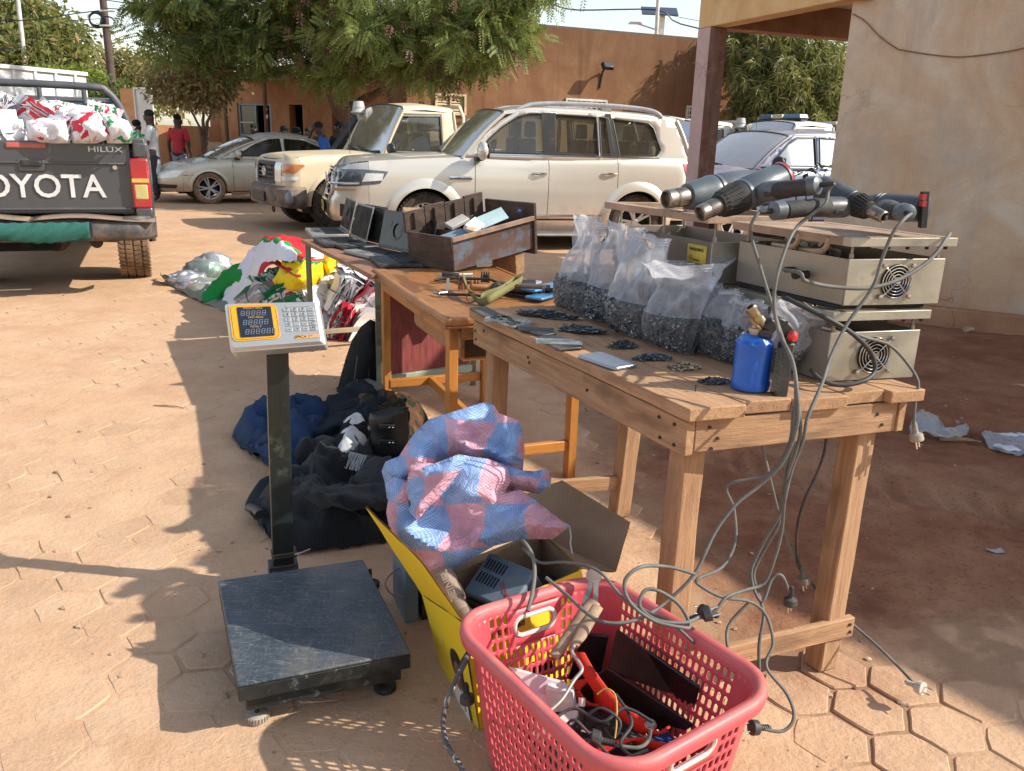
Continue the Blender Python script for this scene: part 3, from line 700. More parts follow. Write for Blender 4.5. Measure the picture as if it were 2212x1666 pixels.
b=B();wb(b,.2,Lt-.2,.5,1.8,.7,.997,o_=t0,D=D,N=N);obj('chassis',b,MATS['dark timber'],tr,world=True)
# vehicles
def paint(name,col,dust=.3,metal=.0,rough=.32,coat=.5):
 return mat(name,col,rough,metal,.05,1.5,0,dust=dust,dustup=True,coat=coat,dustcol=(.5,.36,.25),dsc=3)
rubber=mat('tyre rubber',(.022,.02,.018),.85,var=.3,vs=20,bmp=.2,dust=.5,dustcol=(.25,.15,.09))
rubdust=mat('dusty tyre rubber',(.10,.065,.04),.9,var=.4,vs=12,bmp=.3,dust=.7,dustcol=(.33,.2,.12))
blackp=mat('black trim',(.02,.02,.022),.45,var=.1,dust=.25)
greyp=mat('grey plastic',(.07,.072,.075),.6,var=.15,dust=.35)
chrome=mat('chrome',(.62,.62,.62),.18,1.,.05,dust=.2)
alum=mat('aluminium',(.5,.5,.5),.35,.9,.1,dust=.25)
under=mat('underbody',(.012,.011,.01),.9)
seatm=mat('car seat',(.10,.09,.08),.8);seatb=mat('beige seat',(.42,.36,.26),.8)
wglass=glassmat('car glass',(.66,.76,.70),.06,dcol=(.55,.47,.36))
wglassd=glassmat('dusty windscreen',(.6,.66,.62),.30,fk=1.1,dcol=(.46,.38,.28),rough=.1)
wglassv=glassmat('tinted glass',(.35,.40,.38),.05,fk=.75,dcol=(.4,.33,.25))
lens=mat('clear lens',(.72,.74,.74),.12,0,.1,vs=9,bmp=0,coat=1)
lensd=mat('dark lens',(.10,.12,.15),.08,.3,.4,vs=9,bmp=0,coat=1)
amber=mat('amber lens',(.55,.20,.05),.2,bmp=0,coat=1)
redl=mat('red lens',(.42,.02,.025),.25,bmp=0,coat=.8,dust=.15)
def wheel(par,x,y,z,r,w_,side,rimm=None,spokes=6,dusty=False,rr=.62,double=True):
 tb=B();t=w_/2
 prof=[(r*rr,-t*.8),(r*.80,-t),(r*.93,-t*.98),(r*.985,-t*.8),(r,-t*.45),(r*.985,-t*.4),(r*.985,-t*.33),(r,-t*.3),(r,-t*.05),(r*.985,0),(r,t*.05),(r,t*.3),(r*.985,t*.33),(r*.985,t*.4),(r,t*.45),(r*.985,t*.8),(r*.93,t*.98),(r*.80,t),(r*rr,t*.8)]
 tb.lathe(prof,(x,y,z),(0,1,0),40,cap=False)
 for k in range(44):
  a=2*math.pi*k/44
  for sg in(-1,1):
   c=Vector((x+math.cos(a)*r*.99,y+sg*t*.72,z+math.sin(a)*r*.99));M=Matrix.Translation(c)@Matrix.Rotation(-a,4,'Y');tb.box((0,0,0),(r*.04,t*.5,r*.085),M)
 ty=obj('tyre',tb,rubdust if dusty else rubber,par)
 rb=B();f=y+side*t*.72
 rb.lathe([(r*rr*1.0,y-side*t*.7),(r*rr*.96,y+side*t*.3),(r*rr*.98,y+side*t*.88),(r*rr*1.05,y+side*t*.9),(r*rr*1.05,y+side*t*.8)],(x,0,z),(0,1,0),32,cap=False)
 for k in range(spokes):
  for dd in((-.11,.11)if double else(0,)):
   a=2*math.pi*k/spokes+dd;a2=2*math.pi*k/spokes+dd*1.5
   p0=Vector((x+math.cos(a)*r*.1,f+side*.005,z+math.sin(a)*r*.1));p1=Vector((x+math.cos(a2)*r*rr*.99,f+side*.012,z+math.sin(a2)*r*rr*.99))
   rb.bar(p0,p1,r*.10,.03,(0,1,0),.8)
 rb.lathe([(0.001,f+side*.03),(r*.1,f+side*.03),(r*.14,f+side*.01),(r*.15,f-side*.03)],(x,0,z),(0,1,0),20,cap=False)
 obj('rim',rb,rimm or alum,ty)
 bb_=B();bb_.cyl((x,y-side*.02,z),(x,y+side*t*.2,z),r*.5,n=20);obj('brake_disc',bb_,under,ty)
 return ty
class Car:
 def __init__(s,root,L,W,rf=.35,rr=.25,bow=.12,bowr=.05,top=None,ps=None,pf=None,sh=.07,pm=None,dx=0.):
  s.root,s.L,s.W,s.top,s.sh,s.pm=root,L,W,top,sh,pm
  s.ps,s.pf=ps,pf
  n=[];h=L/2
  for i in range(9):y=(W/2-rf)*i/8;n.append((h-bow*(y/(W/2))**2,y))
  x0=n[-1][0]
  for i in range(1,13):
   a=R(90*i/12);n.append((x0-rf*(1-math.cos(a))*1.15,W/2-rf+rf*math.sin(a)))
  xs=n[-1][0];xe=-h+rr
  for i in range(1,41):n.append((xs+(xe-xs)*i/40,W/2))
  for i in range(1,9):
   a=R(90*i/8);n.append((xe-rr*math.sin(a),W/2-rr*(1-math.cos(a))))
  y0=n[-1][1]
  for i in range(1,7):n.append((-h-bowr*(1-(1-i/6)**2)*0-0,y0*(1-i/6)))
  s.pl=np.array(n);s.pl[:,0]+=dx;s.nose=h+dx;d=np.hypot(*np.diff(s.pl,axis=0).T);s.u=np.concatenate([[0],np.cumsum(d)])
  s.us,s.ue=s.u[20],s.u[60];s.side0=20
 def U(s,x):
  k=np.where(s.pl[:,1]>s.W/2-.4)[0];xs=s.pl[:69,0][::-1];us=s.u[:69][::-1]
  return float(np.interp(x,xs,us))
 def Uy(s,y):return float(np.interp(y,s.pl[:9,1],s.u[:9]))
 def p(s,u,z,side=1,off=0.):
  sg=side
  if u<0:u=-u;sg=-sg
  x=np.interp(u,s.u,s.pl[:,0]);y=np.interp(u,s.u,s.pl[:,1])
  e=.03;t=np.array([np.interp(u+e,s.u,s.pl[:,0])-np.interp(max(u-e,0),s.u,s.pl[:,0]),np.interp(u+e,s.u,s.pl[:,1])-np.interp(max(u-e,0),s.u,s.pl[:,1])])
  if u<e:t=np.array([0,1.])
  t/=np.hypot(*t);nx,ny=t[1],-t[0]
  wf=max(0,nx)**1.5;ds=np.interp(z,*zip(*s.ps));dfz=np.interp(z,*zip(*s.pf));d=ds*(1-wf)+dfz*wf
  zt=np.interp(x,*zip(*s.top));k=(z-zt+s.sh)/s.sh
  if k>0:d+=s.sh*.7*min(k,1.3)**2
  d-=off
  return Vector((x-nx*d,sg*(y-ny*d),z))
 def panel(s,name,poly,m,holes=(),off=0.,step=.06,parent=None,both=True,conv=True,thick=0,edge=.05,smooth_=50,**kw):
  c=(lambda q:(s.U(q[0]),q[1]))if conv else(lambda q:q)
  out=[]
  for sd in((1,-1)if both else(1,)):
   b=B();panel(b,[c(q)for q in dens(poly,.04)],lambda u,z:s.p(u,z,sd,off),step,[[c(q)for q in h]for h in holes],flip=(sd>0),edge=edge)
   out.append(obj(name,b,m,parent or s.root,smooth_=smooth_,solid=thick,**kw))
  return out
def circ(cx,cz,r,n=28,a0=0,a1=360):return[(cx+r*math.cos(R(a0+(a1-a0)*k/n)),cz+r*math.sin(R(a0+(a1-a0)*k/n)))for k in range(n)]
def bodywork(c,S,parts,arches,doors_x,zs,rocker,noseu=None):
 """lower body: front skin, fenders, doors, quarter; doors_x = x of the shut lines"""
 g=.004;h=c.L/2;top=lambda x:float(np.interp(x,*zip(*c.top)))
 a,b1,c1=doors_x[0],doors_x[-1],None
 xs=[S['xlamp'],a]
 def strip(x0,x1,zl):
  n=8;return[(x0+(x1-x0)*i/n,zl(x0+(x1-x0)*i/n)if callable(zl)else zl)for i in range(n+1)]
 def reg(name,x0,x1,zlo,**k):
  x0-=g;x1+=g
  poly=strip(x0,x1,zlo)+strip(x1,x0,lambda x:top(x))
  return c.panel(name,poly,c.pm,holes=arches,**k)
 reg('front_fender',S['xlamp'],a,zs,**{})
 for i in range(len(doors_x)-1):parts['door']=parts.get('door',[])+[reg('door',doors_x[i],doors_x[i+1],zs+.012)]
 reg('rear_quarter',b1,S['xtail'],zs)
 return parts
def glasshouse(c,S):
 """S: belt (x,z) list, roof (x,z) list along side from front to rear; tum; windows polygons"""
 root=c.root;W2=c.W/2
 yb=W2-S.get('gin',.07);zb0=S['zb'];tum=S['tum']
 ys=lambda x,z:(yb-(z-zb0)*tum-.02*max(0,(z-zb0))**2)*1.0-S.get('plan',.03)*((x-S['xm'])/1.6)**2
 for sd in(1,-1):
  sf=lambda x,z:Vector((x,sd*ys(x,z),z))
  sfg=lambda x,z:Vector((x,sd*(ys(x,z)-.012),z))
  b=B();panel(b,S['outline'],sf,.08,[w_[1]for w_ in S['windows']],flip=(sd<0),edge=.05);obj('window_surround',b,S.get('pillar',c.pm),root,smooth_=50,solid=.012)
  for nm,poly,mt in S['windows']:
   cx=sum(q[0]for q in poly)/len(poly);cz=sum(q[1]for q in poly)/len(poly)
   big=[(cx+(q[0]-cx)*1.02,cz+(q[1]-cz)*1.03)for q in poly]
   b=B();panel(b,big,sfg,.12,flip=(sd<0));gq=obj(nm,b,mt,root,smooth_=50)
   b=B();b.tube([sf(*q)+Vector((0,sd*.004,0))for q in dens(poly,.08)+[poly[0]]],.011,6,False);obj('window_seal',b,blackp,gq)
  for nm,poly,mt,off in S.get('trim',()):
   b=B();panel(b,poly,lambda x,z:sf(x,z)+Vector((0,sd*off,0)),.12,flip=(sd<0));obj(nm,b,mt,root,smooth_=50)
 rl=S['roof'];zr=lambda x:float(np.interp(x,*zip(*rl)))
 x0,x1=rl[-1][0],rl[0][0]
 if x0>x1:x0,x1=x1,x0
 rl=sorted(rl);zr=lambda x:float(np.interp(x,*zip(*rl)))
 cr=S.get('crown',.05);rd=S.get('rad',.09)
 def sec(x,v):
  z1=zr(x);y1=ys(x,z1);s_=1 if v>=0 else-1;v=abs(v)
  if v>.75:
   a=R(90*(v-.75)/.25);return Vector((x,s_*(y1-rd*1.2+rd*1.2*math.sin(a)),z1+rd*math.cos(a)))
  yy=(y1-rd*1.2)*v/.75;return Vector((x,s_*yy,z1+rd+cr*(1-(v/.75)**2)))
 b=B();nn=24
 vs=[-1,-.95,-.9,-.85,-.8,-.75,-.6,-.4,-.2,0,.2,.4,.6,.75,.8,.85,.9,.95,1]
 b.grid(lambda i,j:sec(x0+(x1-x0)*i,vs[round(j*18)]),nn,18);obj('roof',b,S.get('roofm',c.pm),root,smooth_=60)
 for nm,xt,(xb,zb_),bow,mt in(('windscreen',x1,S['cowl'],S.get('bowf',.14),S.get('wsm',wglassd)),('rear_window',x0,S['back'],-S.get('bowr',.06),S.get('rwm',wglassv))):
  ybt=ys(xb,zb_)
  def low(v):return Vector((xb+bow*(1-v*v),v*ybt,zb_-.01))
  def hi(v):
   q=sec(xt,v*.97);return Vector((q.x+bow*.35*(1-v*v),q.y,q.z))
  fn=lambda u,v:(lambda a,d:a+(d-a)*u+Vector((.0,0,.035*math.sin(math.pi*u))))(low(v*2-1),hi(v*2-1))
  b=B();b.grid(fn,8,14);wsn=obj(nm,b,mt,root,smooth_=60)
  for vv in(0,1):b=B();b.tube([fn(u/6,vv)for u in range(7)],S.get('pw',.035),8,flat=.8);obj('pillar_trim',b,c.pm,root)
  b=B();b.tube([fn(.015,v/10)+Vector((.01,0,0))for v in range(11)],.022,6);b.tube([fn(.985,v/10)for v in range(11)],.012,6);obj('screen_seal',b,blackp,wsn)
  if nm=='windscreen' and S.get('wipers',True):
   for v0,v1 in((.5,.22),(.78,.5)):
    b=B();b.tube([fn(.0,v0)+Vector((.05,0,.01)),fn(.1,v1)+Vector((.02,0,.015))],.008,5);b.tube([fn(.07,v1+.16)+Vector((.02,0,.018)),fn(.1,v1)+Vector((.02,0,.018)),fn(.14,v1-.1)+Vector((.02,0,.018))],.01,5);obj('wiper',b,blackp,root)
 return sec,ys
def hood(c,xc,crown=.05,seg=.35,m=None):
 e0=c.U(xc);zt=lambda x:float(np.interp(x,*zip(*c.top)))
 def E(t):
  u=abs(t)*e0;x=np.interp(u,c.u,c.pl[:,0]);z=zt(x);q=c.p(u,z,1 if t>=0 else-1);return q
 def fn(i,j):
  t=i*2-1;q=E(t);xs=min(q.x,c.nose-seg);xs=max(xs,xc);s_=Vector((xs,0,zt(xs)+crown))
  k=j;r=q+(s_-q)*k;r.z=q.z+(s_.z-q.z)*(1-(1-k)**2.2);return r
 b=B();b.grid(fn,64,14,flip=False);return obj('bonnet',b,m or c.pm,c.root,smooth_=60)
def interior(c,rows,m,zseat=.75,hr=.18,yoff=.38,dash=None,wheel_=True):
 for x in rows:
  for y in(-yoff,yoff):
   b=B();b.box((x,y,zseat),(.5,.5,.16));b.box((x-.24,y,zseat+.34),(.14,.5,.6),taper=.8);b.box((x-.27,y,zseat+.76),(.1,.26,.2),taper=.85)
   b.tube([(x-.27,y-.06,zseat+.55),(x-.27,y-.06,zseat+.72)],.01,6);b.tube([(x-.27,y+.06,zseat+.55),(x-.27,y+.06,zseat+.72)],.01,6)
   obj('seat',b,m,c.root,bevel=.04,seg=3)
 if dash:
  b=B();b.box((dash[0],0,dash[1]),(.3,c.W-.35,.25));db=obj('dashboard',b,blackp,c.root,bevel=.05)
  if wheel_:
   b=B();M=Matrix.Translation((dash[0]-.28,yoff,dash[1]+.12))@Matrix.Rotation(R(65),4,'Y')
   pts=[M@Vector((.18*math.cos(a),.18*math.sin(a),0))for a in[2*math.pi*i/20 for i in range(21)]];b.tube(pts,.014,6,False);b.bar(M@Vector((-.17,0,0)),M@Vector((.17,0,0)),.04,.02);b.bar(M@Vector((0,0,0)),M@Vector((0,0,.25)),.05,.05)
   obj('steering_wheel',b,blackp,c.root)
def floorpan(c,x0,x1,z0,z1,arches):
 b=B();b.box(((x0+x1)/2,0,(z0+z1)/2),(x1-x0,c.W-.5,z1-z0));obj('underbody',b,under,c.root)
 for ax,az,r in arches:
  for sd in(1,-1):
   b=B();n=20
   pr=[(ax+r*math.cos(R(-20+220*k/n)),az+r*math.sin(R(-20+220*k/n)))for k in range(n+1)]
   b.grid(lambda i,j:Vector((pr[round(i*n)][0],sd*(c.W/2-.05-.42*j),pr[round(i*n)][1])),n,1)
   k=len(b.v);b.v+=[(ax,sd*(c.W/2-.47),az)]+[(q[0],sd*(c.W/2-.47),q[1])for q in pr];b.f+=[(k,k+i+1,k+i+2)for i in range(n)];b.mi+=[0]*n
   obj('wheel_well',b,under,c.root)
def flare(c,ax,az,r0,r1,a0,a1,m,off=.035,nm='wheel_arch'):
 for sd in(1,-1):
  b=B();n=26
  def fn(i,j):
   a=R(a0+(a1-a0)*i);r=r0+(r1-r0)*j;q=c.p(c.U(ax+r*math.cos(a)),az+r*math.sin(a),sd);q.y+=sd*off*(1-j**2);return q
  b.grid(fn,n,5,flip=(sd>0));
  def fi(i,j):
   a=R(a0+(a1-a0)*i);q=c.p(c.U(ax+r0*math.cos(a)),az+r0*math.sin(a),sd);q.y+=sd*off-sd*.09*j;return q
  b.grid(fi,n,1);obj(nm,b,m,c.root,smooth_=50)
def mirror(c,x,y,z,m,s=1.):
 for sd in(1,-1):
  b=B();b.ball((x,sd*(y+.17*s),z+.03),.12*s,14,(.55,1.05,.85));mo=obj('wing_mirror',b,m,c.root)
  b=B();b.box((x-.045*s,sd*(y+.17*s),z+.03),(.03,.2*s,.15*s));obj('mirror_glass',b,blackp,mo,bevel=.01)
  b=B();b.box((x+.02,sd*(y+.05),z-.07),(.1,.16,.05));obj('mirror_foot',b,blackp,mo,bevel=.01)
def handle(c,x,z,m,w_=.2):
 for sd in(1,-1):
  b=B();u=c.U(x);q=[c.p(c.U(x-w_/2+w_*k/4),z,sd,.012+.022*math.sin(math.pi*k/4))for k in range(5)];b.tube(q,.014,8,flat=1.2);ho=obj('door_handle',b,m,c.root)
def lip(c,name,pts,r,m,side=(1,-1),conv=True,off=0.,flat=1.):
 for sd in side:
  b=B();b.tube([c.p(c.U(x)if conv else x,z,sd,off)for x,z in pts],r,6,flat=flat);obj(name,b,m,c.root)
  # champagne SUV
def suv(loc,rz):
 root=thing('suv','clean champagne gold four wheel drive estate parked nearest behind the tables','car',loc,rz)
 pm=mat('champagne paint',(.66,.62,.55),.28,.4,.03,1.5,0,lowd=.35,dust=.15,dustup=True,coat=.8,dustcol=(.55,.43,.33),dsc=3)
 top=[(-2.45,1.23),(-1.5,1.235),(.7,1.19),(.95,1.185),(1.5,1.16),(2.35,1.10),(2.75,1.03)]
 ps=[(.2,.1),(.34,.05),(.5,.025),(.75,0),(.95,.0),(1.08,.012),(1.15,.035),(1.25,.055)]
 pf=[(.2,.16),(.34,.05),(.42,.0),(.62,.0),(.68,.035),(.78,.045),(.95,.07),(1.04,.12),(1.25,.3)]
 c=Car(root,5.05,1.97,.46,.3,.14,dx=.2,top=top,ps=ps,pf=pf,pm=pm,sh=.06)
 fa,ra,R0=1.50,-1.40,.415;az=.39
 ar=[circ(fa,az,R0),circ(ra,az,R0)]
 xl=2.03
 S=dict(xlamp=2.22,xtail=-2.18)
 bodywork(c,S,{},ar,[.86,-.13,-1.1],.40,None)
 un=c.U(2.22);g=.0
 uf=lambda y:c.Uy(y)
 gr_=[(-uf(.52),.60),(uf(.52),.60),(uf(.56),.72),(uf(.50),1.0),(-uf(.50),1.0),(-uf(.56),.72)]
 lampp=[(uf(.47),1.0),(uf(.56)+.0,.78),(c.U(2.40),.80),(c.U(2.08),.84),(c.U(1.97),.99),(c.U(2.24),1.01)]
 outer=[(-un,.40),(-un,.9),(-un,1.10),(-c.U(2.47),1.07),(0,1.04),(c.U(2.47),1.07),(un,1.10),(un,.9),(un,.40),(uf(.5),.34),(-uf(.5),.34)]
 low=[(-uf(.45),.40),(uf(.45),.40),(uf(.5),.56),(-uf(.5),.56)]
 fog=[(c.U(2.58),.42),(c.U(2.4),.42),(c.U(2.37),.56),(c.U(2.57),.58)]
 neg=lambda p:[(-q[0],q[1])for q in p][::-1]
 lp=[q for q in lampp]
 b=B();panel(b,outer,lambda u,z:c.p(u,z),.06,[gr_,lp,neg(lp)],flip=True,edge=.04);obj('front_bumper',b,pm,root,smooth_=50)
 for sd in(1,-1):
  b=B();panel(b,lampp,lambda u,z:c.p(u,z,sd,.004),.06,flip=(sd>0));hl=obj('headlight',b,lensd,root,smooth_=50)
  b=B()
  for k in range(3):q=c.p(uf(.60)+.13*k,.93,sd,.003);b.ball(q,.045,12,(.4,1,1))
  obj('projector',b,mat('projector glass',(.25,.28,.32),.05,.6,bmp=0,coat=1),hl)
  b=B();panel(b,[(c.U(2.30),.86),(c.U(2.05),.88),(c.U(2.03),.965),(c.U(2.25),.965)],lambda u,z:c.p(u,z,sd,.01),.06,flip=(sd>0));obj('lens',b,lens,hl)
  b=B();b.tube([c.p(uf(.5)+.02*0+k*.09,.815+.004*k,sd,.015)for k in range(8)],.016,6);obj('chrome_strip',b,chrome,hl)
  b=B();panel(b,fog,lambda u,z:c.p(u,z,sd,.006),.05,flip=(sd>0));obj('fog_light_bezel',b,blackp,root)
  b=B();panel(b,[(uf(.53),.74),(uf(.55)+.12,.77),(c.U(2.38),.765),(c.U(2.38),.745),(uf(.55)+.13,.73),(uf(.58),.60)],lambda u,z:c.p(u,z,sd,.008),.04,flip=(sd>0));obj('bumper_scar',b,mat('bare brown filler',(.42,.27,.16),.9),root)
 b=B();panel(b,gr_,lambda u,z:c.p(u,z,1,-.06),.08,flip=True);gro=obj('grille',b,blackp,root)
 for k in range(5):
  z=.66+.072*k;b=B();b.tube([c.p(uf(.5)*(i/6-1)*1.0,z,1,-.01)for i in range(13)],.02 if k!=2 else.028,6,flat=.8);obj('grille_bar',b,chrome if k in(2,4,0)else greyp,gro)
 b=B()
 loop=[gr_[0],gr_[1],gr_[2],gr_[3],gr_[4],gr_[5],gr_[0]]
 b.tube([c.p(u,z,1,.008)for u,z in dens(loop[:-1],.08)+[loop[0]]],.022,6,False);obj('grille_frame',b,chrome,gro)
 b=B();o_=c.p(0,.87,1,.03);b.tube([o_+Vector((0,.085*math.cos(a),.06*math.sin(a)))for a in[2*math.pi*i/20 for i in range(21)]],.008,6,False);b.tube([o_+Vector((0,.06*math.cos(a),.016+.018*math.sin(a)))for a in[2*math.pi*i/16 for i in range(17)]],.006,6,False);b.tube([o_+Vector((0,.03*math.cos(a),-.008+.05*math.sin(a)))for a in[2*math.pi*i/16 for i in range(17)]],.006,6,False);obj('badge',b,chrome,gro)
 b=B();panel(b,low,lambda u,z:c.p(u,z,1,.004),.08,flip=True);obj('lower_intake',b,blackp,root)
 b=B();o_=c.p(0,.50,1,.03);b.box((o_.x,0,.5),(.01,.5,.12));npl=obj('number_plate',b,mat('yellow plate',(.72,.55,.08),.5,dust=.2),root,bevel=.004)
 b=B();textb(b,'0658',.09,Matrix.Translation((o_.x+.006,0,.5))@Matrix(((0,0,1,0),(1,0,0,0),(0,1,0,0),(0,0,0,1))),sx=1.2);obj('plate_text',b,blackp,npl)
 hood(c,.95,.06)
 b=B();b.tube([c.p(c.U(x),np.interp(x,*zip(*top)),1,-.055)+Vector((0,0,.012))for x in(1.0,1.5,2.0)],.004,5);
 for sd in(1,-1):
  b=B();b.grid(lambda i,j:(lambda q:q+Vector((0,sd*.006,0)))(c.p(c.U(1.04-2.02*i),.24+.155*j,sd)),20,3,flip=(sd<0));obj('rocker_panel',b,pm,root)
  b=B();b.box((.03,sd*.95,.23),(2.0,.2,.05));obj('running_board',b,greyp,root,bevel=.02)
  b=B();b.tube([(1.0,sd*1.05,.215),(-.95,sd*1.05,.215)],.02,8);obj('running_board_trim',b,alum,root)
  b=B();b.tube([c.p(c.U(.84),.452,sd,.012),c.p(c.U(-.9),.452,sd,.012)],.012,6,flat=1.8);obj('door_moulding',b,chrome,root)
  b=B();b.tube([c.p(c.U(x),.93,sd,.006)for x in(.9,1.02,1.14,1.2)],.016,6,flat=1.6);fg=obj('fender_vent',b,chrome,root)
  b=B();q=c.p(c.U(1.02),.93,sd,.024);M=frame(q,(-sd,0,0),(0,0,1));textb(b,'LAND CRUISER',.03,M);obj('badge_text',b,blackp,fg)
 flare(c,fa,az,.405,.53,-12,192,pm,.04);flare(c,ra,az,.405,.53,-12,192,pm,.04)
 zb=1.20
 wn=[('front_window',[(.62,1.25),(.70,1.42),(.50,1.62),(.30,1.735),(-.05,1.75),(-.07,1.25)],wglass),('rear_door_window',[(-.22,1.25),(-.22,1.745),(-.80,1.735),(-.83,1.25)],wglass),('vent_window',[(-.865,1.25),(-.84,1.735),(-.97,1.725),(-1.06,1.25)],wglass),('quarter_window',[(-1.13,1.25),(-1.03,1.72),(-1.55,1.68),(-1.63,1.62),(-1.74,1.34),(-1.68,1.26)],wglass)]
 wn[0]=('front_window',[(.80,1.25),(.66,1.42),(.50,1.56),(.28,1.70),(.12,1.745),(-.05,1.75),(-.07,1.25)],wglass)
 ol=[(1.06,1.17),(.52,1.64),(.30,1.765),(.1,1.785),(-.9,1.775),(-1.6,1.75),(-1.96,1.72),(-2.1,1.5),(-2.2,1.17)]
 S=dict(zb=zb,tum=.17,gin=.055,xm=-.3,plan=.05,outline=ol,windows=wn,cowl=(1.02,1.18),back=(-2.2,1.22),roof=[(.46,1.725),(.1,1.785),(-.9,1.775),(-1.6,1.75),(-1.98,1.715)],crown=.035,rad=.05,bowf=.22,pw=.03,trim=[('b_pillar',[(-.055,1.235),(-.035,1.765),(-.235,1.765),(-.235,1.235)],blackp,.013),('quarter_frame',[(-1.0,1.78),(-.92,1.78),(-1.0,1.235),(-1.12,1.235)],blackp,.013),('window_chrome',[(.84,1.222),(.84,1.236),(-1.72,1.238),(-1.72,1.222)],chrome,.013)])
 sec,ys=glasshouse(c,S)
 for sd in(1,-1):
  b=B();y=sec(-.5,sd*.8).y
  pts=[(.28,y,1.83),(.16,y,1.88),(.0,y,1.915),(-.5,y,1.935),(-1.1,y,1.925),(-1.5,y,1.90),(-1.68,y,1.86),(-1.76,y,1.80)]
  b.tube([(p[0],p[1],p[2]-.045)for p in pts],.024,8,flat=1.3,sub=3);rl_=obj('roof_rail',b,mat('silver rail',(.62,.63,.64),.3,.7),root)
  b=B();b.box((-.95,y,1.83),(.14,.035,.09));obj('rail_foot',b,MATS['silver rail'],rl_)
 b=B();b.grid(lambda i,j:Vector((-1.92-.24*j,(i*2-1)*(.66+.0*j),1.775-.03*j+.02*(1-(2*i-1)**2))),12,3);obj('roof_spoiler',b,pm,root,solid=.035,bevel=.01)
 interior(c,[.25,-.75,-1.5],seatb if 0 else seatm,.80,dash=(.82,1.13))
 b=B();b.box((-1.75,.2,1.25),(.12,.8,.3));obj('rear_seat',b,seatb,root,bevel=.05)
 b=B();panel(b,[(c.U(-2.18),.4),(c.u[-1],.4),(c.u[-1],1.24),(c.U(-2.18),1.24)],lambda u,z:c.p(u,z,1),.1,flip=True);panel(b,[(c.U(-2.18),.4),(c.u[-1],.4),(c.u[-1],1.24),(c.U(-2.18),1.24)],lambda u,z:c.p(u,z,-1),.1);obj('tailgate',b,pm,root)
 for sd in(1,-1):
  b=B();panel(b,[(c.U(-2.12),.95),(c.u[-1]-.5,.95),(c.u[-1]-.5,1.15),(c.U(-2.05),1.17)],lambda u,z:c.p(u,z,sd,.006),.08,flip=(sd>0));obj('tail_light',b,redl,root)
 mirror(c,.80,.95,1.24,pm,1.15);handle(c,-.0,1.0,chrome);handle(c,-.98,1.015,chrome)
 for sd in(1,-1):
  for x,y in((fa,.83),(ra,.83)):wheel(root,x,sd*y,.37,.37,.26,sd,alum,5)
 floorpan(c,-2.2,2.15,.3,.62,[(fa,az,.42),(ra,az,.42)])
 return root
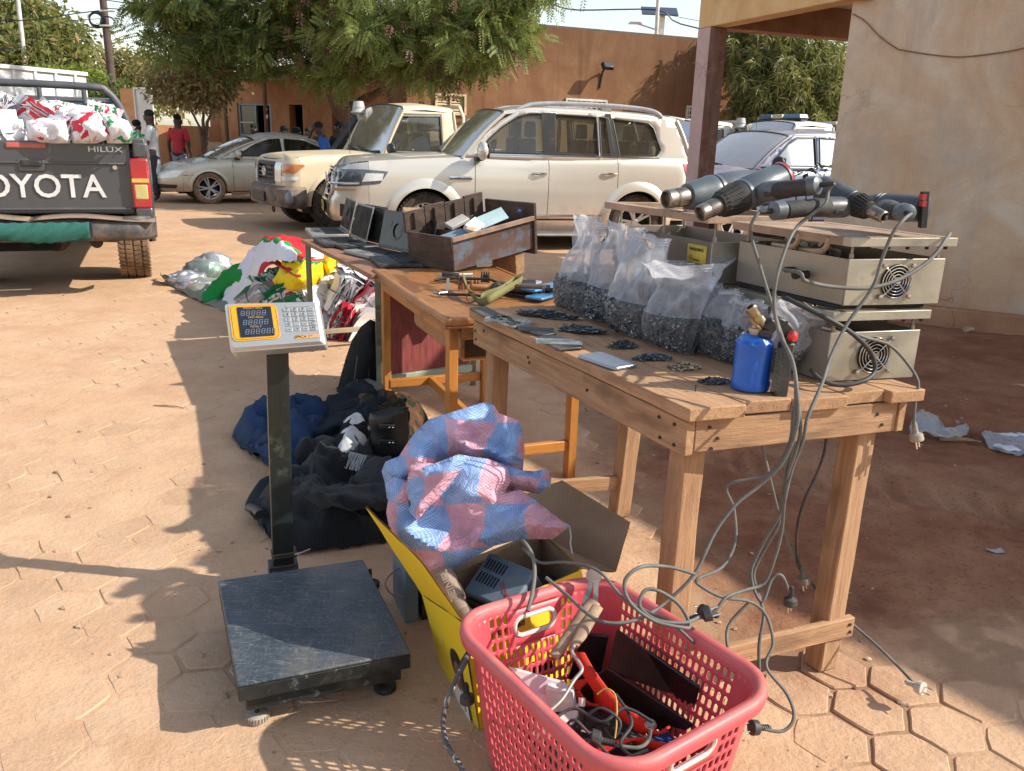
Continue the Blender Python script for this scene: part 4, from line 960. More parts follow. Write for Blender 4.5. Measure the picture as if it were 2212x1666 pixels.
 # upright pickup (beige / white)
def bushpickup(label,loc,rz,pm,dusty=True,lightbar=False,tray=True,whl=True,dent=True):
 root=thing('pickup_truck',label,'pickup truck',loc,rz)
 top=[(-2.6,1.13),(.3,1.13),(.62,1.13),(1.0,1.15),(1.8,1.11),(2.3,1.05)]
 ps=[(.3,.05),(.5,.02),(.75,0),(1.0,.0),(1.15,.02)]
 pf=[(.3,.12),(.45,.05),(.7,.04),(.95,.05),(1.05,.1),(1.15,.2)]
 c=Car(root,4.6,1.72,.22,.1,.09,top=top,ps=ps,pf=pf,pm=pm,sh=.05)
 fa,az,R0=1.42,.42,.44
 ar=[circ(fa,az,R0)]
 g=.004
 uf=lambda y:c.Uy(y)
 c.panel('front_fender',[(2.0,.55),(.72,.55),(.72,1.125),(1.0,1.15),(1.8,1.11),(2.0,1.085)],pm,holes=ar)
 c.panel('door',[(.71,.45),(-.38,.45),(-.38,1.13),(.71,1.13)],pm)
 c.panel('cab_corner',[(-.39,.45),(-.62,.45),(-.62,1.13),(-.39,1.13)],pm)
 un=c.U(2.0);outer=[(-un,.62),(-un,1.08),(-uf(.3),1.04),(uf(.3),1.04),(un,1.08),(un,.62)]
 grp=[(-uf(.40),.70),(uf(.40),.70),(uf(.40),1.0),(-uf(.40),1.0)]
 b=B();panel(b,outer,lambda u,z:c.p(u,z),.06,[grp],flip=True);obj('front_panel',b,pm,root,smooth_=50)
 b=B();panel(b,grp,lambda u,z:c.p(u,z,1,-.04),.08,flip=True);go=obj('grille',b,blackp,root)
 for k in range(5):b=B();b.tube([c.p(uf(.40)*(i/5-1),.725+.062*k,1,-.005)for i in range(11)],.013,6);obj('grille_bar',b,greyp,go)
 b=B()
 for k in(-.2,.2):b.tube([c.p(uf(abs(k))*(1 if k>0 else-1),z,1,-.008)for z in(.7,1.0)],.012,6)
 b.tube([c.p(u,z,1,.008)for u,z in dens(grp,.1)+[grp[0]]],.018,6,False);obj('grille_frame',b,greyp,go)
 b=B();o_=c.p(0,.86,1,.02);b.tube([o_+Vector((0,.085*math.cos(a),.06*math.sin(a)))for a in[2*math.pi*i/20 for i in range(21)]],.009,6,False);b.tube([o_+Vector((0,.055*math.cos(a),.016+.018*math.sin(a)))for a in[2*math.pi*i/16 for i in range(17)]],.007,6,False);b.tube([o_+Vector((0,.028*math.cos(a),-.008+.05*math.sin(a)))for a in[2*math.pi*i/16 for i in range(17)]],.007,6,False);obj('badge',b,chrome,go)
 for sd in(1,-1):
  b=B();panel(b,[(uf(.43),.73),(uf(.62)+.02,.72),(uf(.62)+.03,1.0),(uf(.43),1.0)],lambda u,z:c.p(u,z,sd,.012),.05,flip=(sd>0));obj('headlight',b,lens,root)
  b=B();panel(b,[(uf(.62)+.05,.86),(c.U(2.06),.87),(c.U(1.93),.965),(c.U(1.95),.985),(uf(.62)+.05,.985)],lambda u,z:c.p(u,z,sd,.014),.05,flip=(sd>0));obj('indicator_light',b,amber,root)
  b=B();panel(b,[(uf(.62)+.04,.74),(c.U(2.05),.76),(c.U(2.02),.81),(uf(.62)+.04,.81)],lambda u,z:c.p(u,z,sd,.012),.05,flip=(sd>0));obj('side_lens',b,lens,root)
 b=B()
 pr=[(0,.36),(.10,.38),(.12,.45),(.12,.62),(.05,.66),(-.1,.66)]
 path=[c.p(c.U(1.93),.5,-1),c.p(c.U(2.1),.5,-1),c.p(uf(.62),.5,-1),c.p(0,.5,1),c.p(uf(.62),.5,1),c.p(c.U(2.1),.5,1),c.p(c.U(1.93),.5,1)]
 nn=len(path)
 for i,q in enumerate(path):
  t=(path[min(i+1,nn-1)]-path[max(i-1,0)]);nrm=Vector((t.y,-t.x,0)).normalized()
  b.v+=[tuple(Vector((q.x,q.y,0))+nrm*o2+Vector((0,0,z)))for o2,z in pr]
 for i in range(nn-1):
  for k in range(len(pr)-1):b.f.append((i*6+k,(i+1)*6+k,(i+1)*6+k+1,i*6+k+1));b.mi.append(0)
 bo=obj('bumper',b,mat('grey bumper',(.10,.10,.10),.65,.1,.3,6,.2,dust=.6),root,smooth_=30,solid=.02)
 b=B();o_=c.p(0,.5,1,.13);b.box((o_.x,0,.5),(.02,.62,.14));obj('bumper_recess',b,blackp,bo,bevel=.01)
 for sd in(1,-1):b=B();q=c.p(uf(.6),.5,sd,.12);b.lathe([(.06,0),(.055,.015),(.0,.02)],q,(1,sd*.2,0),16);obj('fog_light',b,greyp,bo)
 if dent:b=B();q=c.p(c.U(2.15),.5,1,.09);b.ball(q,.17,16,(.45,1,.75));b.disp(.02,6);obj('dented_cap',b,mat('worn grey',(.16,.16,.17),.35,.5,.3,8,.2,dust=.3),bo)
 hood(c,.68,.045,.3)
 flare(c,fa,az,.43,.5,-5,185,pm,.03)
 wn=[('door_window',[(.60,1.19),(.30,1.72),(-.34,1.74),(-.36,1.19)],None)]
 win_open=True
 ol=[(.72,1.12),(.30,1.76),(.26,1.80),(-.58,1.80),(-.64,1.12)]
 S=dict(zb=1.12,tum=.10,gin=.03,xm=0,plan=.01,outline=ol,windows=[('door_window',wn[0][1],wglass)],cowl=(.66,1.13),back=(-.64,1.14),roof=[(.28,1.80),(-.1,1.83),(-.58,1.80)],crown=.045,rad=.075,bowf=.06,bowr=.02,pw=.03)
 glasshouse(c,S)
 for sd in(1,-1):
  b=B();b.tube([(.64,sd*.835,1.15),(.32,sd*.775,1.765),(-.37,sd*.765,1.78),(-.39,sd*.83,1.13),(-.39,sd*.865,.5)],.012,6);obj('door_frame',b,pm,root)
 b=B();b.box((-.635,0,.8),(.02,1.62,.7));obj('cab_back',b,pm,root)
 interior(c,[.05],seatm,.85,dash=(.55,1.08),yoff=.4)
 sx=S and.60;y=-.80
 b=B();b.tube([(1.05,y-.06,1.05),(.80,y-.08,1.18),(.40,y-.02,1.72)],.055,10,flat=1.3);sn=obj('snorkel',b,blackp,root)
 b=B();b.lathe([(.05,-.12),(.055,-.03),(.13,-.02),(.135,.0),(.11,.02),(.10,.06),(.105,.07),(.08,.17),(.0,.175)],(.38,y,1.80),(0,0,1),24);obj('snorkel_head',b,mat('pale snorkel head',(.42,.41,.40),.5),sn)
 b=B();b.cyl((1.2,.80,1.1),(1.2,.80,1.95),.004,n=5);obj('aerial',b,blackp,root)
 if tray:
  b=B();b.box((-1.6,0,.74),(1.9,1.72,.06));b.box((-.69,0,1.0),(.04,1.72,.5));b.box((-2.53,0,1.0),(.04,1.72,.5))
  for sd in(1,-1):b.box((-1.6,sd*.85,1.0),(1.8,.03,.48))
  obj('cargo_bed',b,pm,root,bevel=.005)
  b=B();b.tube([(-.78,-.74,1.2),(-.78,-.74,1.74),(-.78,-.62,1.90),(-.78,.62,1.90),(-.78,.74,1.74),(-.78,.74,1.2)],.03,8,sub=0);obj('headboard_hoop',b,pm,root)
  b=B()
  for z in(1.35,1.5,1.65):b.bar((-.78,-.73,z),(-.78,.73,z),.025,.05)
  obj('headboard_rail',b,pm,root)
 floorpan(c,-2.5,2.0,.45,.7,[(fa,az,.44)])
 for sd in(1,-1):
  wheel(root,fa,sd*.74,.4,.4,.24,sd,greyp,6,double=False);wheel(root,-1.55,sd*.72,.4,.4,.24,sd,greyp,6,double=False)
 b=B();b.tube([c.p(uf(.35),.36,1,.05)+Vector((.02,.05*math.cos(a),.045*math.sin(a)-.04))for a in[2*math.pi*i/12 for i in range(13)]],.012,6,False);obj('tow_hook',b,mat('rusty steel',(.14,.08,.05),.8,.4),root)
 if lightbar:
  b=B();b.box((.0,0,1.945),(.16,1.25,.03));lb_=obj('light_bar',b,blackp,root)
  for y0,y1,mm in((-.62,-.22,'blue beacon'),(-.215,.10,'cream beacon'),(.105,.62,'blue beacon')):
   b=B();b.box((0,(y0+y1)/2,2.0),(.22,y1-y0,.08),taper=.85);obj('beacon',b,mat(mm,(.03,.12,.20)if 'blue' in mm else(.6,.5,.3),.3,bmp=0,coat=.6,dust=.2),lb_,bevel=.015)
 mirror(c,.62,.86,1.2,blackp,.9)
 return root
 # saloon / small 4x4
def saloon(kind,label,loc,rz,pm,rim=None,tall=0.):
 root=thing('parked_car',label,'car',loc,rz)
 t=tall
 if not t:
  top=[(-2.25,.98),(-1.9,.96),(-.9,.92),(.9,.90),(1.3,.86),(1.9,.74),(2.25,.62)];zs=.25;L,W=4.55,1.74
  ps=[(.15,.1),(.25,.05),(.4,.02),(.6,0),(.8,.01),(.95,.04)];pf=[(.15,.15),(.25,.05),(.4,0),(.55,.02),(.75,.1),(.9,.3)]
  fa,ra,az,R0,wr=1.32,-1.35,.31,.345,.315
 else:
  top=[(-2.1,1.16),(-1,1.15),(.9,1.10),(1.2,1.09),(1.8,1.0),(2.15,.9)];zs=.34;L,W=4.3,1.78
  ps=[(.15,.1),(.3,.05),(.5,.02),(.7,0),(.95,.01),(1.15,.05)];pf=[(.15,.15),(.3,.05),(.5,0),(.7,.02),(.9,.08),(1.1,.25)]
  fa,ra,az,R0,wr=1.32,-1.3,.36,.40,.35
 c=Car(root,L,W,.55,.4,.2,top=top,ps=ps,pf=pf,pm=pm,sh=.08)
 ar=[circ(fa,az,R0),circ(ra,az,R0)]
 S=dict(xlamp=L/2-.45,xtail=-L/2+.2)
 a=.85
 bodywork(c,S,{},ar,[a,-.2,-1.1],zs,None)
 uf=c.Uy;un=c.U(L/2-.45);zt=top[-1][1];z1=float(np.interp(L/2-.45,*zip(*top)))
 gp=[(-uf(.30),zt-.16),(uf(.30),zt-.16),(uf(.36),zt-.02),(-uf(.36),zt-.02)]
 hlp=[(uf(.36)+.04,zt-.14),(c.U(L/2-.34),zt-.10),(c.U(L/2-.48),zt+.02),(c.U(L/2-.55),zt+.055),(uf(.36)+.1,zt+.005)]
 lowp=[(-uf(.30),zs+.04),(uf(.30),zs+.04),(uf(.32),zs+.15),(-uf(.32),zs+.15)]
 outer=[(-un,zs),(-un,z1),(-c.U(L/2-.2),float(np.interp(L/2-.2,*zip(*top)))),(0,zt),(c.U(L/2-.2),float(np.interp(L/2-.2,*zip(*top)))),(un,z1),(un,zs),(uf(.3),zs-.04),(-uf(.3),zs-.04)]
 b=B();panel(b,outer,lambda u,z:c.p(u,z),.07,[gp,lowp],flip=True,edge=.05);obj('front_bumper',b,pm,root,smooth_=50)
 b=B();panel(b,gp,lambda u,z:c.p(u,z,1,-.03),.08,flip=True);go=obj('grille',b,blackp,root)
 for k in range(3):b=B();b.tube([c.p(uf(.33)*(i/5-1),zt-.13+.045*k,1,0)for i in range(11)],.009,6);obj('grille_bar',b,chrome,go)
 b=B();panel(b,lowp,lambda u,z:c.p(u,z,1,-.03),.08,flip=True);obj('lower_intake',b,blackp,root)
 b=B();o_=c.p(0,zs+.26,1,.02);b.box((o_.x,0,o_.z),(.01,.46,.11));obj('number_plate',b,white,root,bevel=.004)
 lip(c,'bumper_line',[(x,z1-.19-.0*x)for x in(L/2-.7,L/2-.5,L/2-.3)],.006,blackp)
 for sd in(1,-1):
  b=B();panel(b,hlp,lambda u,z:c.p(u,z,sd,.008),.05,flip=(sd>0));obj('headlight',b,lens,root)
  b=B();panel(b,[(uf(.42),zs+.05),(c.U(L/2-.32),zs+.06),(c.U(L/2-.34),zs+.13),(uf(.44),zs+.13)],lambda u,z:c.p(u,z,sd,.006),.05,flip=(sd>0));obj('fog_light_bezel',b,blackp,root)
  b=B();b.grid(lambda i,j:c.p(c.U(a+.05-(a+1.05)*i),zs-.07+.065*j,sd),16,2,flip=(sd<0));obj('rocker_panel',b,pm,root)
 hood(c,1.0 if not t else.95,.05,.5)
 if not t:
  wn=[('front_window',[(.74,.955),(.34,1.19),(.05,1.29),(-.16,1.305),(-.18,.965)],wglassv),('rear_window',[(-.25,.965),(-.25,1.305),(-.65,1.28),(-1.02,1.14),(-1.18,1.02),(-1.12,.975)],wglassv)]
  ol=[(1.15,.885),(.75,1.07),(.36,1.25),(.1,1.325),(-.2,1.34),(-.65,1.32),(-1.1,1.18),(-1.45,1.05),(-1.75,.95),(-1.2,.90)]
  S=dict(zb=.92,tum=.33,gin=.07,xm=-.2,plan=.07,outline=ol,windows=wn,cowl=(1.12,.885),back=(-1.7,.965),roof=[(.36,1.235),(.1,1.32),(-.2,1.34),(-.65,1.325),(-.95,1.24)],crown=.05,rad=.05,bowf=.25,bowr=.15,pw=.025,wsm=wglassd)
 else:
  wn=[('front_window',[(.72,1.16),(.40,1.46),(.20,1.56),(-.12,1.57),(-.14,1.16)],wglassv),('rear_window',[(-.21,1.16),(-.21,1.57),(-.85,1.56),(-.95,1.17)],wglassv),('quarter_window',[(-1.05,1.18),(-.97,1.55),(-1.5,1.5),(-1.65,1.2)],wglassv)]
  ol=[(1.08,1.08),(.46,1.50),(.3,1.60),(-.9,1.61),(-1.6,1.56),(-1.95,1.10)]
  S=dict(zb=1.12,tum=.2,gin=.06,xm=-.2,plan=.04,outline=ol,windows=wn,cowl=(1.05,1.09),back=(-1.95,1.14),roof=[(.38,1.56),(.2,1.595),(-.9,1.61),(-1.6,1.58)],crown=.05,rad=.05,bowf=.2,pw=.03)
 glasshouse(c,S)
 if not t:
  b=B();b.grid(lambda i,j:Vector((-1.62-.5*j,(2*i-1)*(.74-.06*j),.955+.02*(1-(2*i-1)**2)-.0*j)),12,5);obj('boot_lid',b,pm,root)
 b=B();up=float(c.top[0][1])
 for sd in(1,-1):panel(b,[(c.U(-L/2+.2),zs),(c.u[-1],zs),(c.u[-1],up),(c.U(-L/2+.2),up)],lambda u,z:c.p(u,z,sd),.1,flip=(sd>0))
 obj('rear_panel',b,pm,root)
 flare(c,fa,az,R0-.01,R0+.05,-5,185,pm,.015);flare(c,ra,az,R0-.01,R0+.05,-5,185,pm,.015)
 interior(c,[.1,-.75],seatm,.52+t*.28,dash=(.8,.85+t*.22))
 mirror(c,.74,.80+t*.03,(.97 if not t else 1.17),pm if not t else blackp,.95);handle(c,-.06,.80+t*.18,pm);handle(c,-.98,.82+t*.18,pm)
 for sd in(1,-1):
  for x in(fa,ra):wheel(root,x,sd*(W/2-.13),wr,wr,.2,sd,rim or alum,5,dusty=True,rr=.66)
 floorpan(c,-L/2+.3,L/2-.4,zs-.05,zs+.25,[(fa,az,R0),(ra,az,R0)])
 return root
def spot(xf,xr,yaw,base,wb_,half,Y0=6.,Y1=40.):
 """where a car must stand so that its near wheels appear at xf and xr: bisect on distance along the ray"""
 d=Vector((math.cos(yaw),math.sin(yaw),0));nrm=Vector((-d.y,d.x,0))
 def err(Y):
  q=PY(xf,480,Y);q.z=.35;r=q+d*wb_
  v=r-Vector((0,0,CH));cp,sp=math.cos(PIT),math.sin(PIT);a=v.y*cp-v.z*sp;bz=v.y*sp+v.z*cp
  u2,v2=v.x/a*FOC,-bz/a*FOC;return CX+math.cos(ROL)*u2-math.sin(ROL)*v2-xr
 a,b_=Y0,Y1
 for _ in range(50):
  m_=(a+b_)/2
  if err(m_)>0:a=m_
  else:b_=m_
 q=PY(xf,480,a);q.z=0;return q,d,nrm
yaw=R(15);q,d,nr=spot(918,1368,yaw,None,2.9,0)
s_=suv((q-d*(-1.5)+nr*.9),math.pi+yaw)
print('SUV',q)
pmb=mat('beige paint',(.62,.52,.36),.4,0,.06,1.5,0,lowd=.45,dust=.45,dustup=True,coat=.3,dustcol=(.55,.42,.28),dsc=3)
yaw=R(33);q=P(728,499,0);d=Vector((math.cos(yaw),math.sin(yaw),0));nr=Vector((-d.y,d.x,0))
bushpickup('dusty beige four wheel drive pickup with a snorkel, dented grey bumper, behind the champagne estate',q+d*1.42+nr*.74,math.pi+yaw,pmb)
pms=mat('dusty silver paint',(.52,.50,.42),.38,.35,.06,1.5,0,lowd=.3,dust=.4,dustup=True,coat=.4,dustcol=(.5,.40,.27),dsc=3)
yaw=R(29);q=P(455,441,0);d=Vector((math.cos(yaw),math.sin(yaw),0));nr=Vector((-d.y,d.x,0))
saloon('saloon','dusty silver green saloon parked beside the loaded pickup',q+d*1.32+nr*.78,math.pi+yaw,pms)
pmbl=mat('dusty blue paint',(.07,.11,.21),.35,.2,.1,1.5,0,dust=.5,dustup=True,coat=.4,dustcol=(.5,.36,.26),dsc=3)
yaw=R(24);q=PY(1580,480,12.6);q.z=0;d=Vector((math.cos(yaw),math.sin(yaw),0));nr=Vector((-d.y,d.x,0))
saloon('wagon','dust covered dark blue car seen through the porch beside the pillar',q+d*1.32+nr*.78,math.pi+yaw,pmbl,tall=1.)
pmw=mat('dusty white paint',(.68,.66,.60),.4,0,.06,1.5,0,dust=.35,dustup=True,coat=.3,dustcol=(.55,.42,.28),dsc=3)
yaw=R(24);q=PY(1395,400,16.8);q.z=0;d=Vector((math.cos(yaw),math.sin(yaw),0));nr=Vector((-d.y,d.x,0))
bushpickup('white pickup behind the pillar, left of the car with a light bar',q+d*1.42+nr*.8,math.pi+yaw,pmw,dent=False)
yaw=R(22);q=PY(1640,400,15.8);q.z=0;d=Vector((math.cos(yaw),math.sin(yaw),0));nr=Vector((-d.y,d.x,0))
bushpickup('white service pickup with a blue and cream light bar beyond the blue car',q+d*1.0+nr*.8,math.pi+yaw,pmw,lightbar=True,dent=False)
# folded jerseys and other cloth
def jerseymat(name,base,marks,sc=9,dens_=.5):
 m,n,b,o=mk(name);tc=node(n,'ShaderNodeTexCoord');oi=node(n,'ShaderNodeObjectInfo');ad=node(n,'ShaderNodeVectorMath',operation='ADD')
 cb=node(n,'ShaderNodeCombineXYZ');n.links.new(mathn(n,'MULTIPLY',oi.outputs['Random'],30.),cb.inputs[0]);n.links.new(tc.outputs['Object'],ad.inputs[0]);n.links.new(cb.outputs[0],ad.inputs[1]);co=ad.outputs[0]
 c=base;th=1-dens_*.75
 col=None
 for i,mc in enumerate(marks):
  f=ramp(n,noi(n,co,sc*(1+.4*i),2,.5,(1,1.3,1),1.2),[(th-.02,0),(th,1)]).outputs[0]
  c=mix(n,f,c,mc)
 fo=ramp(n,noi(n,co,16,5,.6,(1,2,1)),[(.3,.82),(.7,1.0)]).outputs[0]
 c=mix(n,1.,c,fo,'MULTIPLY')
 n.links.new(c,b.inputs['Base Color']);b.inputs['Roughness'].default_value=.55;b.inputs['Specular IOR Level'].default_value=.3
 bump(n,b,noi(n,co,24,4,.6,(1,2,1),1),.6,.01);MATS[name]=m;return m
WH=(.74,.73,.76);RD=(.58,.03,.06);GN=(.02,.22,.08)
jm=[jerseymat('white jersey',WH,[RD],12,.40),jerseymat('white jersey plain',WH,[(.45,.5,.58)],18,.42),jerseymat('red jersey',RD,[WH],6,.45),jerseymat('green jersey',GN,[WH],8,.5),jerseymat('white red green jersey',WH,[RD,GN],13,.52)]
def sheetmesh(seed,m):
 r=random.Random(seed);b=B();w_,h_,t=.15*r.uniform(.85,1.1),.11*r.uniform(.85,1.1),.006
 k1,k2,ph=r.uniform(-.03,.03),r.uniform(-.03,.05),r.uniform(0,6)
 f=lambda x,y:k1*(x/w_)**2+k2*(y/h_)**2+.006*math.sin(x*40+ph)+.005*math.sin(y*55+ph*2)
 nx,ny=6,5
 for s_ in(1,-1):
  b.grid(lambda u,v:Vector(((2*u-1)*w_,(2*v-1)*h_,f((2*u-1)*w_,(2*v-1)*h_)+s_*t*(1-.8*max(abs(2*u-1),abs(2*v-1))**6))),nx,ny,flip=(s_<0))
 e=[]
 o=obj('folded_jersey',b,m,smooth_=60);me=o.data;bpy.data.objects.remove(o);return me
SHT=[[sheetmesh(10*i+j,m)for j in range(3)]for i,m in enumerate(jm)]
strm=mat('string',(.05,.05,.06),.8)
clearf=glassmat('clear film',(.95,.96,.97),.16,dcol=(.75,.78,.84),rough=.32)
def bundle(loc,rot,n,label,group,pal=(0,0,1,1,2,4,3),sc=1.,gap=.0125,string=True,wrap=False):
 t=thing('jersey_bundle',label,'clothes bundle',loc,group=group,rot=rot,scale=sc)
 for k in range(n):
  me=SHT[random.choice(pal)][random.randrange(3)];o=link('folded_jersey',me,t,((random.uniform(-.018,.018)),random.uniform(-.015,.015),(k-n/2)*gap));o.rotation_euler=(random.uniform(-.05,.05)+(k-n/2)*.022,random.uniform(-.05,.05),random.uniform(-.09,.09))
 if string:
  b=B();h=n*gap/2+.02
  b.tube([(.02,.125*math.cos(a),h*math.sin(a))for a in[2*math.pi*i/14 for i in range(15)]],.004,5,False);obj('string',b,strm,t)
 if wrap:
  b=B();b.ball((0,0,0),1,14,(.175,.135,n*gap/2+.035));b.disp(.025,9,n);obj('plastic_wrap',b,clearf,t)
 return t
def clothmat(name,fn_col=None,col=(.5,.5,.5),rough=.8,sc=30,bs=.4,sheen=0):
 m,n,b,o=mk(name);tc=node(n,'ShaderNodeTexCoord');co=tc.outputs['Object']
 c=ramp(n,noi(n,co,4,4),[(.3,tuple(x*.8 for x in col)),(.7,col)]).outputs[0]if fn_col is None else fn_col(n,tc)
 n.links.new(c,b.inputs['Base Color']);b.inputs['Roughness'].default_value=rough;b.inputs['Specular IOR Level'].default_value=.2
 b.inputs['Sheen Weight'].default_value=sheen
 bump(n,b,mathn(n,'ADD',noi(n,co,500,2),mathn(n,'MULTIPLY',noi(n,co,sc,5,.6,None,.8),2.)),bs,.006);MATS[name]=m;return m
def drape(name,corners,mt,amp=.03,wav=9,seed=0,nu=40,nv=30,sag=None,thick=.003,uvcol=False,parent=None,ridg=1.):
 """cloth patch spanned by a net of world points (rows of points), wrinkled"""
 rows=[[Vector(q)for q in r]for r in corners]
 def interp(rw,t):
  s_=smooth(rw,8);k=t*(len(s_)-1);i=min(int(k),len(s_)-2);return s_[i].lerp(s_[i+1],k-i)
 def fn(u,v):
  col=[interp(r,u)for r in rows];q=interp(col,v)
  w1=noise.noise(q*wav+Vector((seed,0,0)));w2=1-abs(noise.noise(q*wav*1.9+Vector((0,seed*2,5))))*2
  return q+Vector((noise.noise(q*wav+Vector((3,seed,9)))*amp*.5,noise.noise(q*wav+Vector((8,seed,1)))*amp*.5,w1*amp+w2*amp*.45*ridg))
 b=B();vs=[fn(i/nu,j/nv)for i in range(nu+1)for j in range(nv+1)]
 fs=[(i*(nv+1)+j,(i+1)*(nv+1)+j,(i+1)*(nv+1)+j+1,i*(nv+1)+j+1)for i in range(nu)for j in range(nv)]
 b.add(vs,fs);o=obj(name,b,mt,parent,world=bool(parent),smooth_=70,solid=thick)
 uv=o.data.uv_layers.new(name='UVMap')
 for p in o.data.polygons:
  for li in p.loop_indices:
   vi=o.data.loops[li].vertex_index;uv.data[li].uv=((vi//(nv+1))/nu,(vi%(nv+1))/nv)
 return o
 # loaded dark pickup seen from behind
dk=paint('dark slate paint',(.055,.062,.072),.28,.2,.35,.6)
hq=PY(84,480,7.0);hq.z=0;hx=thing('loaded_pickup','dark grey pickup truck loaded with jersey bundles, seen from behind','pickup truck',hq,R(23))
b=B();b.box((0,.03,1.0),(1.50,.05,.59));tg=obj('tailgate',b,dk,hx,bevel=.015,seg=3)
b=B();b.box((0,-.002,1.12),(1.42,.02,.02));b.box((0,-.002,.745),(1.46,.02,.025));obj('tailgate_crease',b,dk,tg,bevel=.008)
TM=lambda x,z,y=-.003:Matrix.Translation((x,y,z))@Matrix.Rotation(math.pi/2,4,'X')
b=B();textb(b,'TOYOTA',.265,TM(0,.925,-.006),.002,bold=.012,sx=.97);obj('tailgate_lettering',b,mat('white lettering',(.62,.62,.62),.5,dust=.3),tg)
b=B();textb(b,'HILUX',.062,TM(.56,1.235,-.006),.003,bold=.01,sx=1.5);obj('model_lettering',b,alum,tg)
b=B();b.box((-.02,-.0,1.255),(.29,.02,.045));obj('brake_light',b,mat('faded red lens',(.42,.10,.08),.4,dust=.3),tg,bevel=.01)
b=B();b.box((-.0,.0,1.10),(.20,.02,.10));hd=obj('latch_recess',b,dk,tg,bevel=.02,seg=3)
b=B();b.box((-.0,-.018,1.115),(.15,.022,.05));obj('latch_handle',b,blackp,hd,bevel=.01)
b=B();b.lathe([(.018,0),(.018,.012),(.01,.012)],(.62,-.0,1.09),(0,-1,0),16);obj('keyhole',b,chrome,tg)
for sd in(-1,1):b=B();b.prism([(.90,.70),(.80,.70),(.80,1.285),(.73,1.285),(.73,1.335),(.87,1.335),(.895,1.2)],-.03,1.53,Matrix(((sd,0,0,0),(0,0,1,0),(0,1,0,0),(0,0,0,1))));obj('bed_side',b,dk,hx,bevel=.015,seg=3)
b=B();b.box((0,.78,.74),(1.6,1.5,.04));b.box((0,1.5,1.0),(1.6,.04,.6));obj('bed_floor',b,dk,hx)
for sd in(-1,1):
 b=B();b.box((sd*.81,-.005,.96),(.15,.10,.42));tl=obj('tail_light',b,redl,hx,bevel=.02,seg=3)
 b=B();b.box((sd*.808,-.045,.985),(.135,.03,.035));obj('amber_strip',b,mat('faded amber lens',(.66,.40,.10),.35,dust=.2),tl,bevel=.005)
 b=B();b.box((sd*.81,-.044,.89),(.11,.03,.13));obj('reversing_lens',b,mat('yellowed lens',(.52,.44,.16),.3,dust=.2),tl,bevel=.012)
 b=B();b.box((sd*.82,.02,.70),(.14,.14,.12));obj('corner_panel',b,dk,hx,bevel=.02,seg=3)
 b=B();b.box((sd*.83,-.0,1.235),(.12,.07,.13));obj('corner_cap',b,dk,hx,bevel=.02,seg=3)
bm_=mat('scuffed bumper',(.07,.07,.075),.55,.1,.3,5,.2,dust=.45)
b=B()
def bp(u,v):
 x=-0.90+1.80*u;e=max(0,abs(x)-.75)/.15;y=-.17+.10*e*e*2.2;z=.50+.17*v;return Vector((x,y-.03*math.sin(math.pi*v),z+.01*math.sin(x*9)*v))
b.grid(bp,40,6);b.grid(lambda u,v:bp(u,1)+Vector((0,.17*v,.012*v)),40,2);b.grid(lambda u,v:bp(u,0)+Vector((0,.2*(1-v),0)),40,2)
bu=obj('rear_bumper',b,bm_,hx,solid=.012)
b=B();b.box((.06,-.205,.58),(.70,.02,.155));obj('plate_recess',b,blackp,bu)
for x0,x1,dz in((-.9,-.05,0.),(-.02,.9,-.012)):
 b=B();b.grid(lambda u,v:Vector((x0+(x1-x0)*u,-.215+.2*v,.685+dz+.02*math.sin(u*5+x0)+.015*v)),14,2);obj('step_plate',b,mat('grey step plate',(.16,.13,.11),.8,dust=.6),bu,solid=.006)
b=B()
def gcl(u,v):
 x=-.27+.66*u;s_=math.sin(math.pi*u);return Vector((x,-.225-.025*math.sin(math.pi*v)-.008*math.sin(30*u+v*9),.655-.03*s_*0-(.13+.035*s_)*v+.004*math.sin(x*70+v*11)))
b.grid(gcl,40,12);o=obj('green_rag',b,clothmat('teal rag',None,(.03,.13,.11),.8,40),None,smooth_=70,solid=.004);o.parent=None
o.matrix_world=wm(hx);tag(o,'teal green rag stuffed into the number plate recess of the bumper','cloth')
for sd in(-1,1):wheel(hx,sd*0,0,0,.01,.01,1)if 0 else None
def rearwheel(par,x,y,r,w_):
 tb=B();t=w_/2
 tb.lathe([(r*.6,-t*.8),(r*.80,-t),(r*.95,-t*.95),(r,-t*.62),(r*.975,-t*.6),(r*.975,-t*.5),(r,-t*.48),(r,-t*.06),(r*.975,-t*.04),(r*.975,t*.04),(r,t*.06),(r,t*.48),(r*.975,t*.5),(r*.975,t*.6),(r,t*.62),(r*.95,t*.95),(r*.80,t),(r*.6,t*.8)],(x,y,r),(1,0,0),56,cap=False)
 for k in range(52):
  a=2*math.pi*k/52
  for q in(-.8,-.27,.27,.8):
   M=Matrix.Translation((x+t*q,y+math.cos(a+q*.05)*r*.997,r+math.sin(a+q*.05)*r*.997))@Matrix.Rotation(a-math.pi/2,4,'X')@Matrix.Rotation(q*.6,4,'Z');tb.box((0,0,0),(t*.42,r*.075,.012),M)
 ty=obj('tyre',tb,rubdust,par,smooth_=25)
 b=B();b.lathe([(r*.6,-t*.6),(r*.5,0),(.02,0)],(x,y,r),(1,0,0),24);obj('rim',b,greyp,ty)
for sd in(-1,1):rearwheel(hx,sd*.68,1.05,.375,.27);rearwheel(hx,sd*.74,4.1,.385,.25)
b=B();b.box((0,1.9,.56),(1.3,3.4,.2));b.box((-.2,.9,.42),(.5,.5,.2));obj('chassis',b,under,hx)
b=B();b.cyl((-.65,1.05,.4),(.65,1.05,.4),.05);b.ball((0,1.05,.4),.14,12);obj('rear_axle',b,rubdust,hx)
